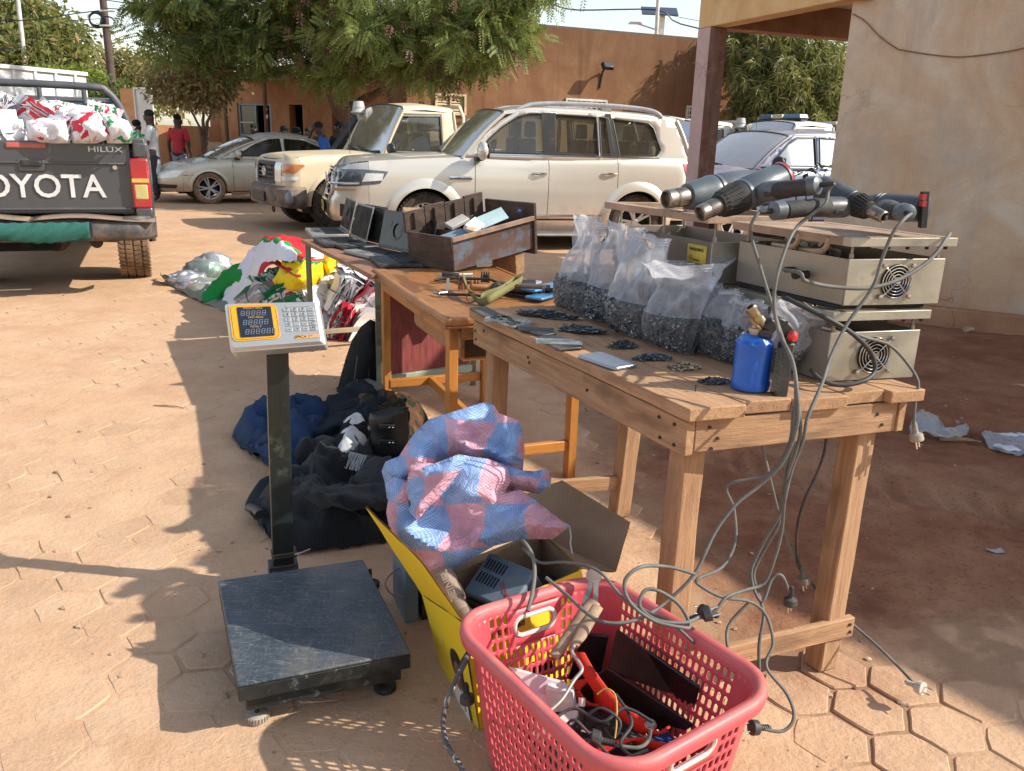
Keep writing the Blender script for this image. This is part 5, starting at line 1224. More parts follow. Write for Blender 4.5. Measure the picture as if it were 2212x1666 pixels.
b=B();b.cyl((.42,-.02,.47),(.42,.8,.47),.035);b.cyl((.42,-.05,.47),(.42,.0,.47),.05);obj('exhaust_pipe',b,mat('rusty pipe',(.08,.05,.035),.9,.2),hx)
b=B()
b.hexa([(-.80,1.56,.6),(.80,1.56,.6),(.80,4.9,.5),(-.80,4.9,.5),(-.84,1.56,1.25),(.84,1.56,1.25),(.84,4.9,1.05),(-.84,4.9,1.05)]);obj('cab_body',b,dk,hx,bevel=.05,seg=3)
b=B();b.hexa([(-.78,1.56,1.25),(.78,1.56,1.25),(.78,3.6,1.15),(-.78,3.6,1.15),(-.62,1.66,1.70),(.62,1.66,1.70),(.62,2.9,1.70),(-.62,2.9,1.70)]);ck=obj('cab_roof',b,dk,hx,bevel=.06,seg=3)
b=B();b.add([(-.62,1.565,1.30),(.62,1.565,1.30),(.54,1.635,1.64),(-.54,1.635,1.64)],[(0,1,2,3)]);obj('rear_window',b,lensd,ck)
b=B();rkm=mat('grey rack',(.10,.105,.115),.5,.4,dust=.3)
b.tube([(-.78,1.42,1.28),(-.74,1.42,1.58),(-.60,1.42,1.76),(-.45,1.42,1.79),(.42,1.42,1.79),(.56,1.42,1.75),(.66,1.38,1.62),(.76,1.2,1.36)],.035,10,sub=4);rk=obj('roll_bar',b,rkm,hx)
for x in(-.4,-.02,.36):b=B();b.cyl((x,1.42,1.28),(x,1.42,1.79),.022);obj('upright',b,rkm,rk)
b=B();b.cyl((-.7,1.42,1.66),(.64,1.42,1.66),.02);obj('crossbar',b,rkm,rk)
HM=wm(hx);gp_='jersey bundles heaped in the bed of the pickup'
def hp(x,y,z):return HM@Vector((x,y,z))
lab=['tied jersey bundle in the pickup bed, %s'%q for q in('above the tailgate lettering','at the right corner by the tail light','at the left edge of the photo','on the very top of the heap','near the roll bar upright','in the second row from the tailgate','low against the tailgate','beside the green bundle','deep in the middle of the heap','leaning on the roll bar','behind the brake light','on the left shoulder of the heap','on the right slope of the heap','between the top bundles','nearest the rack crossbar','behind the latch handle')]
sp_=[(-.55,.18,1.33,0),(-.18,.16,1.34,0),(.18,.15,1.34,0),(.50,.2,1.33,0),(-.72,.5,1.40,0),(-.35,.45,1.47,0),(.05,.42,1.46,0),(.4,.45,1.42,0),(.66,.5,1.37,0),(-.5,.85,1.58,0),(-.15,.8,1.60,0),(.2,.8,1.56,0),(.5,.9,1.46,0),(-.3,1.1,1.62,0),(.1,1.12,1.60,0),(.42,1.12,1.5,0),(-.62,.2,1.28,0),(.66,.16,1.31,1)]
b=B();b.ball((0,.75,1.05),1,20,(.74,.66,.42));b.disp(.08,4);obj('jersey_heap_core',b,jm[1],None,smooth_=60);co_=bpy.context.scene.collection.objects[-1];co_.matrix_world=HM;tag(co_,'loose white jerseys filling the pickup bed underneath the tied bundles','clothes heap')
for k,(x,y,z,gflag)in enumerate(sp_):
 z-=.10*(z>1.5)
 pal=(3,3,4,1)if gflag or k==12 else((1,0,0,2,1)if k in(2,6,9)else(0,1,1,1,0,4))
 bundle(hp(x,y,z),(random.uniform(-.5,.25),random.choice((-1,1))*random.uniform(.25,1.35),R(23)+random.uniform(-.6,.6)),random.randint(11,15),lab[k]if k<len(lab)else('green and white jersey bundle at the right corner above the tail light' if gflag else 'white jersey bundle wedged at the left behind the tailgate'),gp_,pal,1.05,wrap=(False))
 # jersey pile on the ground
PG='jersey bundles in the pile on the ground'
pile0=P(640,720,0)
b=B();c0=P(650,715,0)
def pl(x,y,z):return P(x,y,z)
def mound(name,cx,cy,rx,ry,h,mt,lab,cat,amp=.06,seed=0,rot=0.):
 b=B();nu,nv=36,14
 def fn(u,v):
  a=2*math.pi*u;r=1-v;x,y=rx*r*math.cos(a),ry*r*math.sin(a);q=Vector((cx+x*math.cos(rot)-y*math.sin(rot),cy+x*math.sin(rot)+y*math.cos(rot),0))
  z=h*(1-r*r)**.7;w_=noise.noise(q*6+Vector((seed,0,0)))*amp+(1-abs(noise.noise(q*11+Vector((0,seed,0))))*2)*amp*.5
  q.z=max(.0,z+w_*(min(1,3*v))+.012);return q
 b.grid(fn,nu,nv);o=obj(name,b,mt,smooth_=70);tag(o,lab,cat);return o
mc=P(655,705,0)
mound('jersey_heap',mc.x+.06,mc.y+.35,.66,.62,.42,jm[4],'heaped printed jerseys at the core of the pile beyond the scale','clothes heap',.05)
spots2=[((620,652),.24,0,'green and white fanned bundle in clear wrap left of the yellow shirt',(3,3,4),1,0),((592,622),.28,.3,'wrapped dark green jersey bundle below the white draped shirt',(3,4,3),1,0),((655,676),.14,-.3,'white and red jersey bundle directly behind the scale display',(0,4,1),0,0),((735,640),.28,.4,'red and white jersey bundle tied with blue string behind the table leg',(0,1,0,4,0),0,0),((770,610),.36,.7,'red and white fanned bundle at the right end of the pile',(0,0,1,4),0,0),((780,655),.22,.6,'white bundle with red edges low beside the backpack',(0,0,1,2),0,0),((715,690),.10,.1,'bundle with green floral print lying in front of the pile',(4,4,2),0,0),((690,668),.18,-.2,'white jersey bundle under the yellow shirt',(0,1,1),1,0),((748,700),.1,.3,'red and green print bundle by the low table rail',(2,4,0),0,0),((655,545),.46,.2,'stack of folded white jerseys at the top right of the pile',(1,1,0),0,1),((690,565),.42,.5,'folded white jersey stack beside the table edge',(1,0,1),0,1),((560,650),.22,-.5,'clear wrapped white bundle right of the green cloth',(1,1,3),1,0),((800,680),.1,.9,'white and purple bundle in clear plastic beside the backpack',(1,0),1,0)]
for k,((x,y),z,a,lab_,pal,wr,flat)in enumerate(spots2):
 bundle(P(x,y,z),((.1 if flat else random.uniform(-.55,.1)),(0 if flat else random.choice((-1,1))*random.uniform(.4,1.25)),a),14,lab_,PG,pal,1.0,wrap=False,string=not flat)
def uvn(n,tc):s=node(n,'ShaderNodeSeparateXYZ');n.links.new(tc.outputs['UV'],s.inputs[0]);return s.outputs[0],s.outputs[1]
def yoke(n,tc):
 u,v=uvn(n,tc);wv=mathn(n,'MULTIPLY',mathn(n,'SINE',mathn(n,'MULTIPLY',v,36.)),.018);e=mathn(n,'ADD',mathn(n,'ADD',mathn(n,'MULTIPLY',u,.9),wv),mathn(n,'MULTIPLY',v,-.35))
 c=ramp(n,e,[(0,WH),(.50,(.02,.25,.07)),(.56,(.62,.02,.03))],'CONSTANT').outputs[0]
 mk_=ramp(n,noi(n,tc.outputs['UV'],26,2,.5),[(.66,0),(.68,.35)]).outputs[0]
 return mix(n,mathn(n,'MULTIPLY',mk_,mathn(n,'LESS_THAN',e,.3)),c,(.2,.2,.25))
sm=clothmat('white shirt with red yoke',yoke,rough=.6,sc=18)
o=drape('draped_shirt',[[P(478,655,.02),P(510,600,.22),P(545,540,.44),P(590,512,.60),P(655,520,.58)],[P(500,668,.0),P(525,620,.2),P(560,560,.44),P(610,528,.60),P(668,545,.52)],[P(530,672,.0),P(545,625,.2),P(575,575,.42),P(625,560,.55),P(655,575,.46)]],sm,.035,7,2)
tag(o,'white shirt with red yoke and green border draped over the top of the pile','shirt')
wpm=clothmat('white printed cloth',lambda n,tc:mix(n,ramp(n,noi(n,tc.outputs['UV'],22,3,.6),[(.64,0),(.66,.5)]).outputs[0],(.70,.69,.80),(.42,.42,.55)),rough=.7,sc=20)
o=drape('hanging_shirt',[[P(540,540,.46),P(510,590,.26),P(482,640,.06)],[P(560,550,.44),P(530,600,.26),P(505,662,.02)],[P(578,560,.42),P(548,610,.22),P(530,672,.0)]],wpm,.022,8,5,30,20)
tag(o,'pale lilac printed shirt hanging down the left of the pile','shirt')
o=drape('red_trim',[[P(556,600,.36),P(566,572,.43),P(592,560,.47),P(632,584,.47),P(652,592,.47)],[P(562,606,.35),P(574,580,.42),P(592,572,.46),P(628,594,.46),P(650,600,.46)]],clothmat('red trim cloth',None,(.62,.02,.04),.6),.012,9,3,24,4)
tag(o,'red sleeve hem of the draped shirt lying over green bundles','sleeve')
def yel(n,tc):
 u,v=uvn(n,tc);e=mathn(n,'ADD',u,mathn(n,'MULTIPLY',noi(n,tc.outputs['UV'],3,2),.3));d=mathn(n,'ADD',v,mathn(n,'MULTIPLY',mathn(n,'SINE',mathn(n,'MULTIPLY',u,30.)),.03))
 c=ramp(n,d,[(0,(.60,.03,.02)),(.12,(.86,.60,.01)),(.80,(.02,.25,.07)),(.88,(.62,.03,.02))],'CONSTANT').outputs[0]
 return mix(n,ramp(n,noi(n,tc.outputs['UV'],14,2,.4),[(.66,0),(.68,.6)]).outputs[0],c,(.45,.27,.0))
ym=clothmat('yellow shirt',yel,rough=.5,sc=20)
o=drape('draped_shirt',[[P(588,612,.34),P(612,634,.30),P(655,640,.28),P(690,618,.32)],[P(600,590,.42),P(632,600,.44),P(665,600,.44),P(700,590,.40)],[P(612,560,.50),P(640,553,.54),P(670,560,.52),P(712,562,.46)]],ym,.035,8,8,36,26)
tag(o,'yellow shirt with brown stars and green edge draped over the pile','shirt')
o=drape('draped_shirt',[[P(686,600,.34),P(712,618,.28),P(738,604,.30)],[P(694,575,.44),P(715,580,.44),P(738,575,.40)],[P(700,552,.50),P(715,548,.52),P(734,560,.46)]],clothmat('yellow shirt 2',lambda n,tc:ramp(n,uvn(n,tc)[1],[(0,(.66,.03,.02)),(.22,(.86,.58,.01))],'CONSTANT').outputs[0],rough=.5),.022,8,4,24,20)
tag(o,'smaller yellow shirt with red hem seen behind the table leg','shirt')
o=drape('green_cloth',[[P(436,655,.01),P(462,655,.01),P(500,640,.06),P(540,676,.02)],[P(445,630,.08),P(470,610,.16),P(505,600,.24),P(540,620,.2)],[P(460,612,.12),P(480,590,.2),P(520,570,.32),P(545,560,.38)]],clothmat('bright green cloth',None,(.01,.26,.05),.7),.03,8,12,34,24)
tag(o,'bright green cloth spread at the left foot of the pile','cloth')
o=drape('tarp',[[P(345,592,.05),P(372,622,.0),P(420,648,.0),P(470,668,.0),P(560,700,.0),P(700,738,.0)],[P(362,596,.10),P(390,606,.06),P(430,622,.08),P(480,640,.04),P(570,670,.02),P(690,715,.0)],[P(395,588,.02),P(430,592,.03),P(470,600,.06),P(520,620,.06),P(600,640,.02),P(700,690,.02)]],clothmat('olive grey tarp',None,(.24,.25,.20),.6,12),.03,9,22,50,20)
tag(o,'olive grey tarpaulin under the left side of the jersey pile','tarpaulin')
for k,((x,y),z,r_,lab_)in enumerate((((405,603),.06,(.16,.1,.06),'clear plastic parcel of pale cloth at the tip of the tarp'),((440,585),.12,(.15,.11,.09),'clear bag with green and white cloth on the tarp'),((460,570),.17,(.14,.1,.08),'white plastic bag of cloth behind the green cloth'),((425,620),.05,(.14,.09,.05),'flat clear parcel at the front edge of the tarp'))):
 b=B();b.ball((0,0,0),1,22,r_);b.v=[tuple(Vector(q)*(1+.5*(.5-abs(noise.noise(Vector(q)*14+Vector((k*7,0,0)))))+.2*noise.noise(Vector(q)*30)))for q in b.v]
 t=thing('cloth_parcel',lab_,'parcel',P(x,y,z));obj('contents',b,[jm[1],jm[3],jm[1],jm[4]][k],t,smooth_=70)
 b2=B();b2.v=[tuple(Vector(q)*1.12)for q in b.v];b2.f=b.f;b2.mi=b.mi;b2.disp(.02,18,k);obj('plastic_wrap',b2,clearf,t,smooth_=70)
 # people
skinm=mat('dark skin',(.055,.028,.018),.5,var=.15,bmp=.05)
hairm=mat('black hair',(.008,.007,.006),.9,bmp=.5)
def skin(name,joints,edges,mt,par,root_=0,sub=2):
 me=bpy.data.meshes.new(name);me.from_pydata([j[:3]for j in joints],edges,[]);me.materials.append(mt)
 o=bpy.data.objects.new(name,me);COL.objects.link(o);o.parent=par;MW[o.name]=wm(par)
 sk=o.modifiers.new('k','SKIN');sk.use_smooth_shade=True;s_=o.modifiers.new('s','SUBSURF');s_.levels=sub;s_.render_levels=sub
 if not me.skin_vertices:
  bpy.context.view_layer.objects.active=o;o.select_set(True);bpy.ops.mesh.customdata_skin_add();o.select_set(False)
 for i,j in enumerate(joints):
  v=me.skin_vertices[0].data[i];r=j[3];v.radius=(r,r*(j[4]if len(j)>4 else 1));v.use_root=(i==root_)
 return o
def person(label,loc,yaw,h=1.75,shirt=(.5,.5,.5),trous=(.05,.06,.1),arms=None,long_=False,turn=0.,lean=0.,mask=False,group=None,seat=0.):
 """local frame: faces +y"""
 t=thing('person',label,'person',loc,yaw,group)
 s_=h/1.75
 aL=arms[0]if arms else[(-.24,.02,1.12),(-.26,.08,.86)];aR=arms[1]if arms else[(.24,.02,1.12),(.26,.08,.86)]
 J=[(0,0,.95,.13,.85),(0,0,1.12,.12,.8),(0,.0,1.32,.14,.75),(0,0,1.44,.085),(0,.005,1.50,.075),(0,.015,1.57,.10),(0,.02,1.65,.115),(-.17,0,1.40,.06),(*aL[0],.042),(*aL[1],.032),(.17,0,1.40,.06),(*aR[0],.042),(*aR[1],.032),(-.09,0,.88,.085),(-.10,.02,.48,.055),(-.10,-.01,.09,.04),(-.10,.12,.04,.035),(.09,0,.88,.085),(.10,.02,.48,.055),(.10,-.01,.09,.04),(.10,.12,.04,.035)]
 for q,e in((8,aL),(11,aR)):pass
 hL=Vector(aL[1])+(Vector(aL[1])-Vector(aL[0])).normalized()*.09;hR=Vector(aR[1])+(Vector(aR[1])-Vector(aR[0])).normalized()*.09
 J+=[(*hL,.03,.6),(*hR,.03,.6)]
 E_=[(0,1),(1,2),(2,3),(3,4),(4,5),(5,6),(2,7),(7,8),(8,9),(9,21),(2,10),(10,11),(11,12),(12,22),(0,13),(13,14),(14,15),(15,16),(0,17),(17,18),(18,19),(19,20)]
 J=[(j[0]*s_,j[1]*s_+lean*(j[2]-.9 if j[2]>.9 else 0),j[2]*s_)+tuple(q*s_ if i==0 else q for i,q in enumerate(j[3:]))for j in J]
 body=skin('body',J,E_,skinm,t)
 for hnd,el in((J[21],J[9]if 0 else J[9]),(J[22],J[12])):
  b=B();h0=Vector(hnd[:3]);d=(h0-Vector(el[:3])).normalized();sd=d.orthogonal().normalized()
  for k in range(4):q=h0+sd*(k-1.5)*.018;b.tube([q,q+d*.035,q+d*.06+Vector((0,0,-.01))],[.009,.007],6)
  b.tube([h0-d*.03+sd*.03,h0+sd*.05+d*.01],[.01,.008],6);obj('hand',b,skinm,t)
 hc=Vector((J[6][0],J[6][1],J[6][2]));M=Matrix.Translation(hc)@Matrix.Rotation(turn,4,'Z')
 b=B();b.ball((0,-.012,.03),.093,16,(.90,1.05,.82),M);obj('hair',b,hairm,t)
 b=B();b.ball((0,.085,-.035),.02,8,(.8,1,1.4),M);b.ball((0,.082,-.09),.022,8,(1.3,.5,.4),M);b.ball((-.082,0,-.03),.022,8,(.4,.8,1.3),M);b.ball((.082,0,-.03),.022,8,(.4,.8,1.3),M);obj('face',b,skinm,t)
 b=B();b.ball((-.032,.078,-.005),.012,8,(1.2,.6,.7),M);b.ball((.032,.078,-.005),.012,8,(1.2,.6,.7),M);obj('eyes',b,mat('eye white',(.6,.58,.55),.3),t)
 if mask:b=B();b.ball((0,.03,-.075),.075,12,(1,1.0,.75),M);obj('face_mask',b,blackp,t)
 sc_=mat('shirt %s'%(shirt,),shirt,.85,var=.12,vs=6,bmp=.3,bs=20)
 lo=.35 if long_ else.82
 Sx=[(0,0,1.05,.15,.85),(0,0,1.28,.165,.75),(0,0,1.40,.12,.75),(-.175,0,1.39,.08),(.175,0,1.39,.08),(0,0,.90,.155,.85)]
 eL=Vector((-.175,0,1.39)).lerp(Vector(aL[0]),.85);eR=Vector((.175,0,1.39)).lerp(Vector(aR[0]),.85)
 Sx+=[(*eL,.062),(*eR,.062)]
 Es=[(0,1),(1,2),(1,3),(1,4),(0,5),(3,6),(4,7)]
 if long_:Sx.append((0,0,.45,.18,.8));Es.append((5,8))
 Sx=[(j[0]*s_,j[1]*s_+lean*(j[2]-.9 if j[2]>.9 else 0),j[2]*s_)+tuple(q*s_ if i==0 else q for i,q in enumerate(j[3:]))for j in Sx]
 skin('shirt',Sx,Es,sc_,t)
 T=[(0,0,.93,.14,.85),(-.09,0,.84,.1),(-.10,.02,.48,.078),(-.10,-.01,.12,.07),(.09,0,.84,.1),(.10,.02,.48,.078),(.10,-.01,.12,.07)]
 skin('trousers',[(j[0]*s_,j[1]*s_,j[2]*s_)+j[3:]for j in T],[(0,1),(1,2),(2,3),(0,4),(4,5),(5,6)],mat('trousers %s'%(trous,),trous,.9),t)
 return t
def pp(x,Y):q=PY(x,300,Y);q.z=0;return q
mw=person('man with black face mask in a long white tunic holding a red and blue folder',pp(328,17.2),R(105),1.80,(.55,.57,.60),(.03,.03,.04),arms=([(-.24,.06,1.10),(-.12,.30,1.02)],[(.25,.02,1.12),(.14,.30,1.00)]),long_=True,mask=True)
b=B();b.box((0,.36,1.03),(.30,.05,.12));b.box((0,.36,1.10),(.31,.05,.015));o=obj('folder',b,mat('red folder',(.45,.06,.05),.5),None,bevel=.005);o.matrix_world=wm(mw);tag(o,'red and blue folder held by the man in the white tunic','folder')
b=B();b.box((0,.36,1.135),(.31,.06,.05));o=obj('folder',b,mat('light blue folder',(.25,.42,.55),.5),None,bevel=.005);o.matrix_world=wm(mw);tag(o,'pale blue folder lying on the red folder of the man in white','folder')
person('man in a red t-shirt and pale jeans seen from behind',pp(386,19.6),R(-12),1.78,(.50,.03,.05),(.25,.29,.36),arms=([(-.25,-.02,1.12),(-.27,.04,.86)],[(.25,-.02,1.12),(.27,.04,.86)]))
person('person in a bright green shirt standing left of the man in white',pp(297,18),R(-20),1.60,(.03,.42,.12),(.05,.05,.05))
person('person mostly hidden behind the pickup load, only dark hair showing',pp(272,17.4),R(170),1.66,(.1,.1,.1),(.05,.05,.05))
person('person in black with a black and white collar before the low window',pp(550,20.5),R(170),1.62,(.05,.055,.05),(.03,.03,.03))
person('person in pale striped shirt reaching an arm up, left of the tree trunk',pp(640,18.6),R(-60),1.55,(.36,.40,.50),(.04,.04,.06),arms=([(-.30,.12,1.36),(-.38,.24,1.45)],[(.38,.15,1.40),(.46,.25,1.66)]))
person('dark haired person in black leaning beside the striped shirt',pp(616,19.2),R(100),1.58,(.03,.03,.035),(.03,.03,.03))
person('person in dark clothes between the striped shirt and the rusty door',pp(668,19.6),R(150),1.56,(.04,.035,.03),(.03,.03,.03))
person('person in a bright blue shirt bending forward by the tree trunk',pp(712,17.6),R(95),1.66,(.02,.10,.42),(.03,.03,.05),lean=.28)
person('person in black beside the leaning tree trunk',pp(733,17.9),R(160),1.68,(.015,.015,.015),(.02,.02,.02))
# trees and plants
def leafmat(name,c1,c2,c3=None,sc=1.2,tl=.35):
 m,n,b,o=mk(name);n.nodes.remove(b)
 g=node(n,'ShaderNodeNewGeometry');ri=g.outputs['Random Per Island']
 st=[(0,c2),(.5,c1)]+([(.86,c1),(.93,c3)]if c3 else[(1,c1)])
 c=ramp(n,ri,st).outputs[0]
 c=mix(n,ramp(n,noi(n,g.outputs['Position'],sc,3),[(.35,0),(.65,.55)]).outputs[0],c,c2)
 d=node(n,'ShaderNodeBsdfPrincipled');n.links.new(c,d.inputs['Base Color']);d.inputs['Roughness'].default_value=.55;d.inputs['Specular IOR Level'].default_value=.3
 t=node(n,'ShaderNodeBsdfTranslucent');n.links.new(mix(n,.5,c,(.35,.42,.08)),t.inputs[0])
 a=node(n,'ShaderNodeMixShader');a.inputs[0].default_value=tl;n.links.new(d.outputs[0],a.inputs[1]);n.links.new(t.outputs[0],a.inputs[2])
 n.links.new(a.outputs[0],o.inputs[0]);MATS[name]=m;return m
def unit(v):return v/np.maximum(np.linalg.norm(v,axis=-1,keepdims=True),1e-9)
def blobpts(cl,n,shell=.55,g=None):
 g=g or rng;w_=np.array([c[1][0]*c[1][1]*c[1][2]for c in cl])**(2/3.);idx=g.choice(len(cl),n,p=w_/w_.sum())
 C=np.array([c[0]for c in cl])[idx];Rr=np.array([c[1]for c in cl])[idx]
 d=unit(g.normal(size=(n,3)));r=(shell+(1-shell)*g.random((n,1)))
 return C+d*r*Rr*(1+.18*g.normal(size=(n,1))),d
def fronds(cl,n,L=(.22,.42),pairs=8,lf=.055,wd=.014,droop=.5,shell=.5,g=None):
 """feathery compound leaves: rachis with pairs of leaflets, each a triangle"""
 g=g or rng;o,d=blobpts(cl,n,shell,g)
 dr=unit(d*.7+g.normal(size=(n,3))*.5+np.array([0,0,-droop]));ln=g.uniform(L[0],L[1],(n,1))
 up=unit(np.cross(dr,g.normal(size=(n,3))));sd=np.cross(dr,up)
 Vs=[];
 for k in range(pairs):
  t=(k+.7)/pairs;bend=np.array([0,0,-.35*droop])*(t*t)*ln
  c=o+dr*ln*t+bend;s=lf*(1-.35*abs(t-.45))*g.uniform(.8,1.2,(n,1))
  for sg in(-1,1):
   dd=unit(sd*sg+dr*.45+np.array([0,0,-.15]));a=c;b_=c+dd*s;e=c+dd*s*.45+dr*wd*1.3
   Vs.append(np.stack([a-dr*wd*.3,b_,e],1))
 V=np.concatenate(Vs,0).reshape(-1,3);F=np.arange(len(V)).reshape(-1,3);return V,F
def leaves(cl,n,L=.12,W=.05,droop=.3,shell=.4,g=None,ros=1):
 g=g or rng;o,d=blobpts(cl,n,shell,g);Vs=[]
 for k in range(ros):
  dr=unit(d*.5+g.normal(size=(n,3))*(.9 if ros>1 else.8)+np.array([0,0,-droop]));ln=L*g.uniform(.7,1.25,(n,1));sd=unit(np.cross(dr,g.normal(size=(n,3))))
  a=o;m_=o+dr*ln*.5+np.array([0,0,.0]);e=o+dr*ln+np.array([0,0,-droop*.25])*ln
  Vs.append(np.stack([a,m_+sd*W*.5,e,m_-sd*W*.5],1))
 V=np.concatenate(Vs,0).reshape(-1,3);F=np.arange(len(V)).reshape(-1,4);return V,F
barkm=mat('bark',(.16,.10,.065),.95,var=.4,vs=9,bmp=.8,bs=30,sc3=(1,1,.3),bd=.02,obj=False)
def tree(nm,label,base,limbs,foliage,mats,group=None,cat='tree'):
 t=thing(nm,label,cat,base,group=group)
 b=B()
 for pts,r in limbs:b.tube(pts,r,10,sub=4)
 b.disp(.03,3);
 if limbs:obj('trunk',b,barkm,t,world=True,smooth_=60)
 for(V,F),m in zip(foliage,mats):
  V=V-np.array(base);link('crown',fastmesh('crown',V,F,m),t)
 return t
def subc(cl,k,r0,seed=3):
 g=random.Random(seed);out=[]
 for c,r in cl:
  for _ in range(max(2,int(k*r[0]))):
   d=Vector((g.gauss(0,1),g.gauss(0,1),g.gauss(0,1))).normalized()*g.uniform(.5,1.05);q=g.uniform(.7,1.3)*r0
   out.append(((c[0]+d.x*r[0],c[1]+d.y*r[1],c[2]+d.z*r[2]),(q*1.5,q*1.4,q*.6)))
 return out
def C(x,y,Y,r,rz=None,ry=None):
 if 13<Y<17.2:Y*=1.14;r*=1.12
 if 13<Y<20 and x<1240:y-=40;x-=max(0,x-980)*.30
 q=PY(x,y,Y);return((q.x,q.y,q.z),(r,ry or r*1.1,rz or r*.8))
lfm=leafmat('feathery green',(.15,.20,.06),(.05,.085,.03),(.30,.17,.07),1.1)
lfl=leafmat('feathery sunlit green',(.26,.31,.09),(.10,.15,.045),(.28,.17,.09),1.3)  # paler copy: sunlit right side of the crown put into the leaf colour
pods=leafmat('dry pods',(.13,.045,.03),(.05,.02,.015),None,2,.1)
tb_=pp(775,18.4)
cl=[C(x+12,y-8,Y,r)for x,y,Y,r in((425,20,15.5,1.0),(335,80,15.4,.38),(300,40,15.4,.25),(415,105,15.5,.75),(520,60,16.2,1.2),(470,150,15.8,.62),(550,150,15.6,.6),(600,-20,16,1.3),(640,160,16,.5),(690,60,16.5,.8),(530,120,16.5,.7),(400,-50,15.5,1.1),(520,-80,16,1.5),(380,150,15.6,.35),(600,95,16,.5))]
cr=[C(720,30,15.2,1.0),C(760,110,15.0,.95),C(820,60,14.6,1.2),C(880,20,14.6,1.3),C(840,150,14.8,.8),C(900,130,14.4,.9),C(960,110,14.2,.9),C(1000,50,14.2,1.1),C(1050,120,14.0,.75),C(1020,165,14.0,.5),C(1090,30,14.0,.9),C(1100,150,13.8,.38),C(1130,90,13.8,.5),C(1170,20,13.7,.55),C(1200,-20,13.7,.6),C(950,180,14.2,.45),C(760,190,15.2,.5),C(690,160,15.5,.6),C(720,-70,15.2,1.6),C(900,-90,14.6,1.9),C(1070,-60,14.2,1.5)]
lk=[PY(x,y,Y)for x,y,Y in((775,300,16.2),)]
def tp(*a):return[PY(x,y,Y*1.14 if 13<Y<17 else Y)for x,y,Y in a]
limbs=[([tb_]+tp((768,296,16.2),(742,240,16.1),(718,185,15.9),(706,150,15.8),(690,60,15.8)),[.30,.26,.22,.19,.17,.10]),(tp((718,190,15.9),(680,150,15.8),(610,110,15.9),(520,60,15.9)),[.11,.03]),(tp((742,240,16.1),(790,215,15.8),(830,190,15.3),(870,150,14.8),(950,100,14.4)),[.12,.03]),(tp((768,290,16.2),(800,262,16.0),(815,250,15.9)),[.09,.05]),(tp((706,150,15.8),(760,90,15.3),(840,40,14.8),(980,20,14.3),(1090,60,14)),[.1,.02]),(tp((610,110,15.9),(560,140,15.8),(470,150,15.6),(400,110,15.5),(330,90,15.4)),[.05,.012]),(tp((980,20,14.3),(1060,90,14),(1100,130,13.9),(1120,170,13.8)),[.03,.008]),(tp((870,150,14.8),(940,160,14.3),(1000,175,14.1)),[.03,.008])]
tree('feathery_tree','large feathery leaved tree with leaning trunk spreading over the parked cars',tb_,limbs,[fronds(subc(cl,9,.30),4000,(.24,.46),9,.095,.026,.25,.15),fronds(subc(cr,11,.28,5),5600,(.22,.42),9,.085,.022,.4,.15),fronds([c for c in cr if c[1][0]<1.2],500,(.1,.2),4,.10,.03,1.5,.8)],[lfm,lfl,pods])
rt=leafmat('olive leaf',(.22,.22,.075),(.085,.105,.035),(.36,.20,.08),.5)
b0=pp(70,33);lcl=[C(x,y+22,Y,r*.66)for x,y,Y,r in((60,50,33,2.4),(125,70,32,2.1),(0,75,32,2.3),(165,130,31.5,1.4),(95,120,31,2.2),(25,130,31,2.2),(-40,50,33,2.5),(75,15,33,1.6),(160,160,31,1.3),(60,160,31,1.8),(110,150,31,1.6),(10,20,33,1.5))]
tree('round_tree','broad olive green tree rising behind the white trailer at the far left',b0,[([b0]+tp((75,200,33),(80,120,33),(60,60,33)),[.4,.1]),(tp((80,150,33),(130,100,32.5),(160,80,32)),[.2,.05])],[leaves(lcl,15000,.30,.12,.5,.45)],[rt])
yt=leafmat('yellow green leaf',(.26,.22,.09),(.12,.11,.04),(.32,.2,.1),.6)
b0=pp(250,40);ycl=[C(x,y+18,Y,r*.72)for x,y,Y,r in((225,140,38,1.6),(265,120,38,1.8),(310,150,37,1.7),(250,190,37,1.9),(300,200,36,1.6),(350,150,36,1.6),(380,190,35,1.5),(330,120,39,1.2),(205,190,36,1.3))]
tree('pale_tree','dusty yellow green tree beyond the dark utility pole',b0,[([b0]+tp((255,190,38),(262,130,38)),[.25,.06]),(tp((255,190,38),(310,150,37)),[.15,.04])],[leaves(ycl,6500,.28,.10,.3,.25)],[yt])
gt_=leafmat('bright green leaf',(.10,.16,.035),(.04,.07,.018),None,.8)
b0=pp(245,27);tree('green_bush','dark green bush at the foot of the dark utility pole',b0,[],[leaves([C(225,225,26,.9),C(260,235,26,1.0),C(215,255,26,.9),C(270,265,25.5,.8),C(235,270,25.5,.9)],7000,.16,.07,.3,.3)],[gt_],cat='bush')
b0=pp(90,29);tree('green_bush','bright green hedge tops behind the white trailer',b0,[],[leaves([C(x,172+5*math.sin(x),28.5,.75,.35)for x in range(70,200,22)],5000,.2,.08,.3,.3)],[leafmat('lime leaf',(.22,.26,.04),(.1,.14,.025),None,.8)],cat='bush')
dm=leafmat('dusty shrub leaf',(.36,.27,.14),(.20,.15,.07),(.40,.26,.12),1.2,.2)
b0=pp(440,19.4)
scl=[C(400,215,19.2,.55),C(440,195,19.2,.6),C(470,230,19,.5),C(420,250,19,.42),C(455,258,19,.36),C(380,240,19.4,.4),C(360,205,19.6,.5),C(345,235,19.8,.35),C(490,215,19.2,.35)]
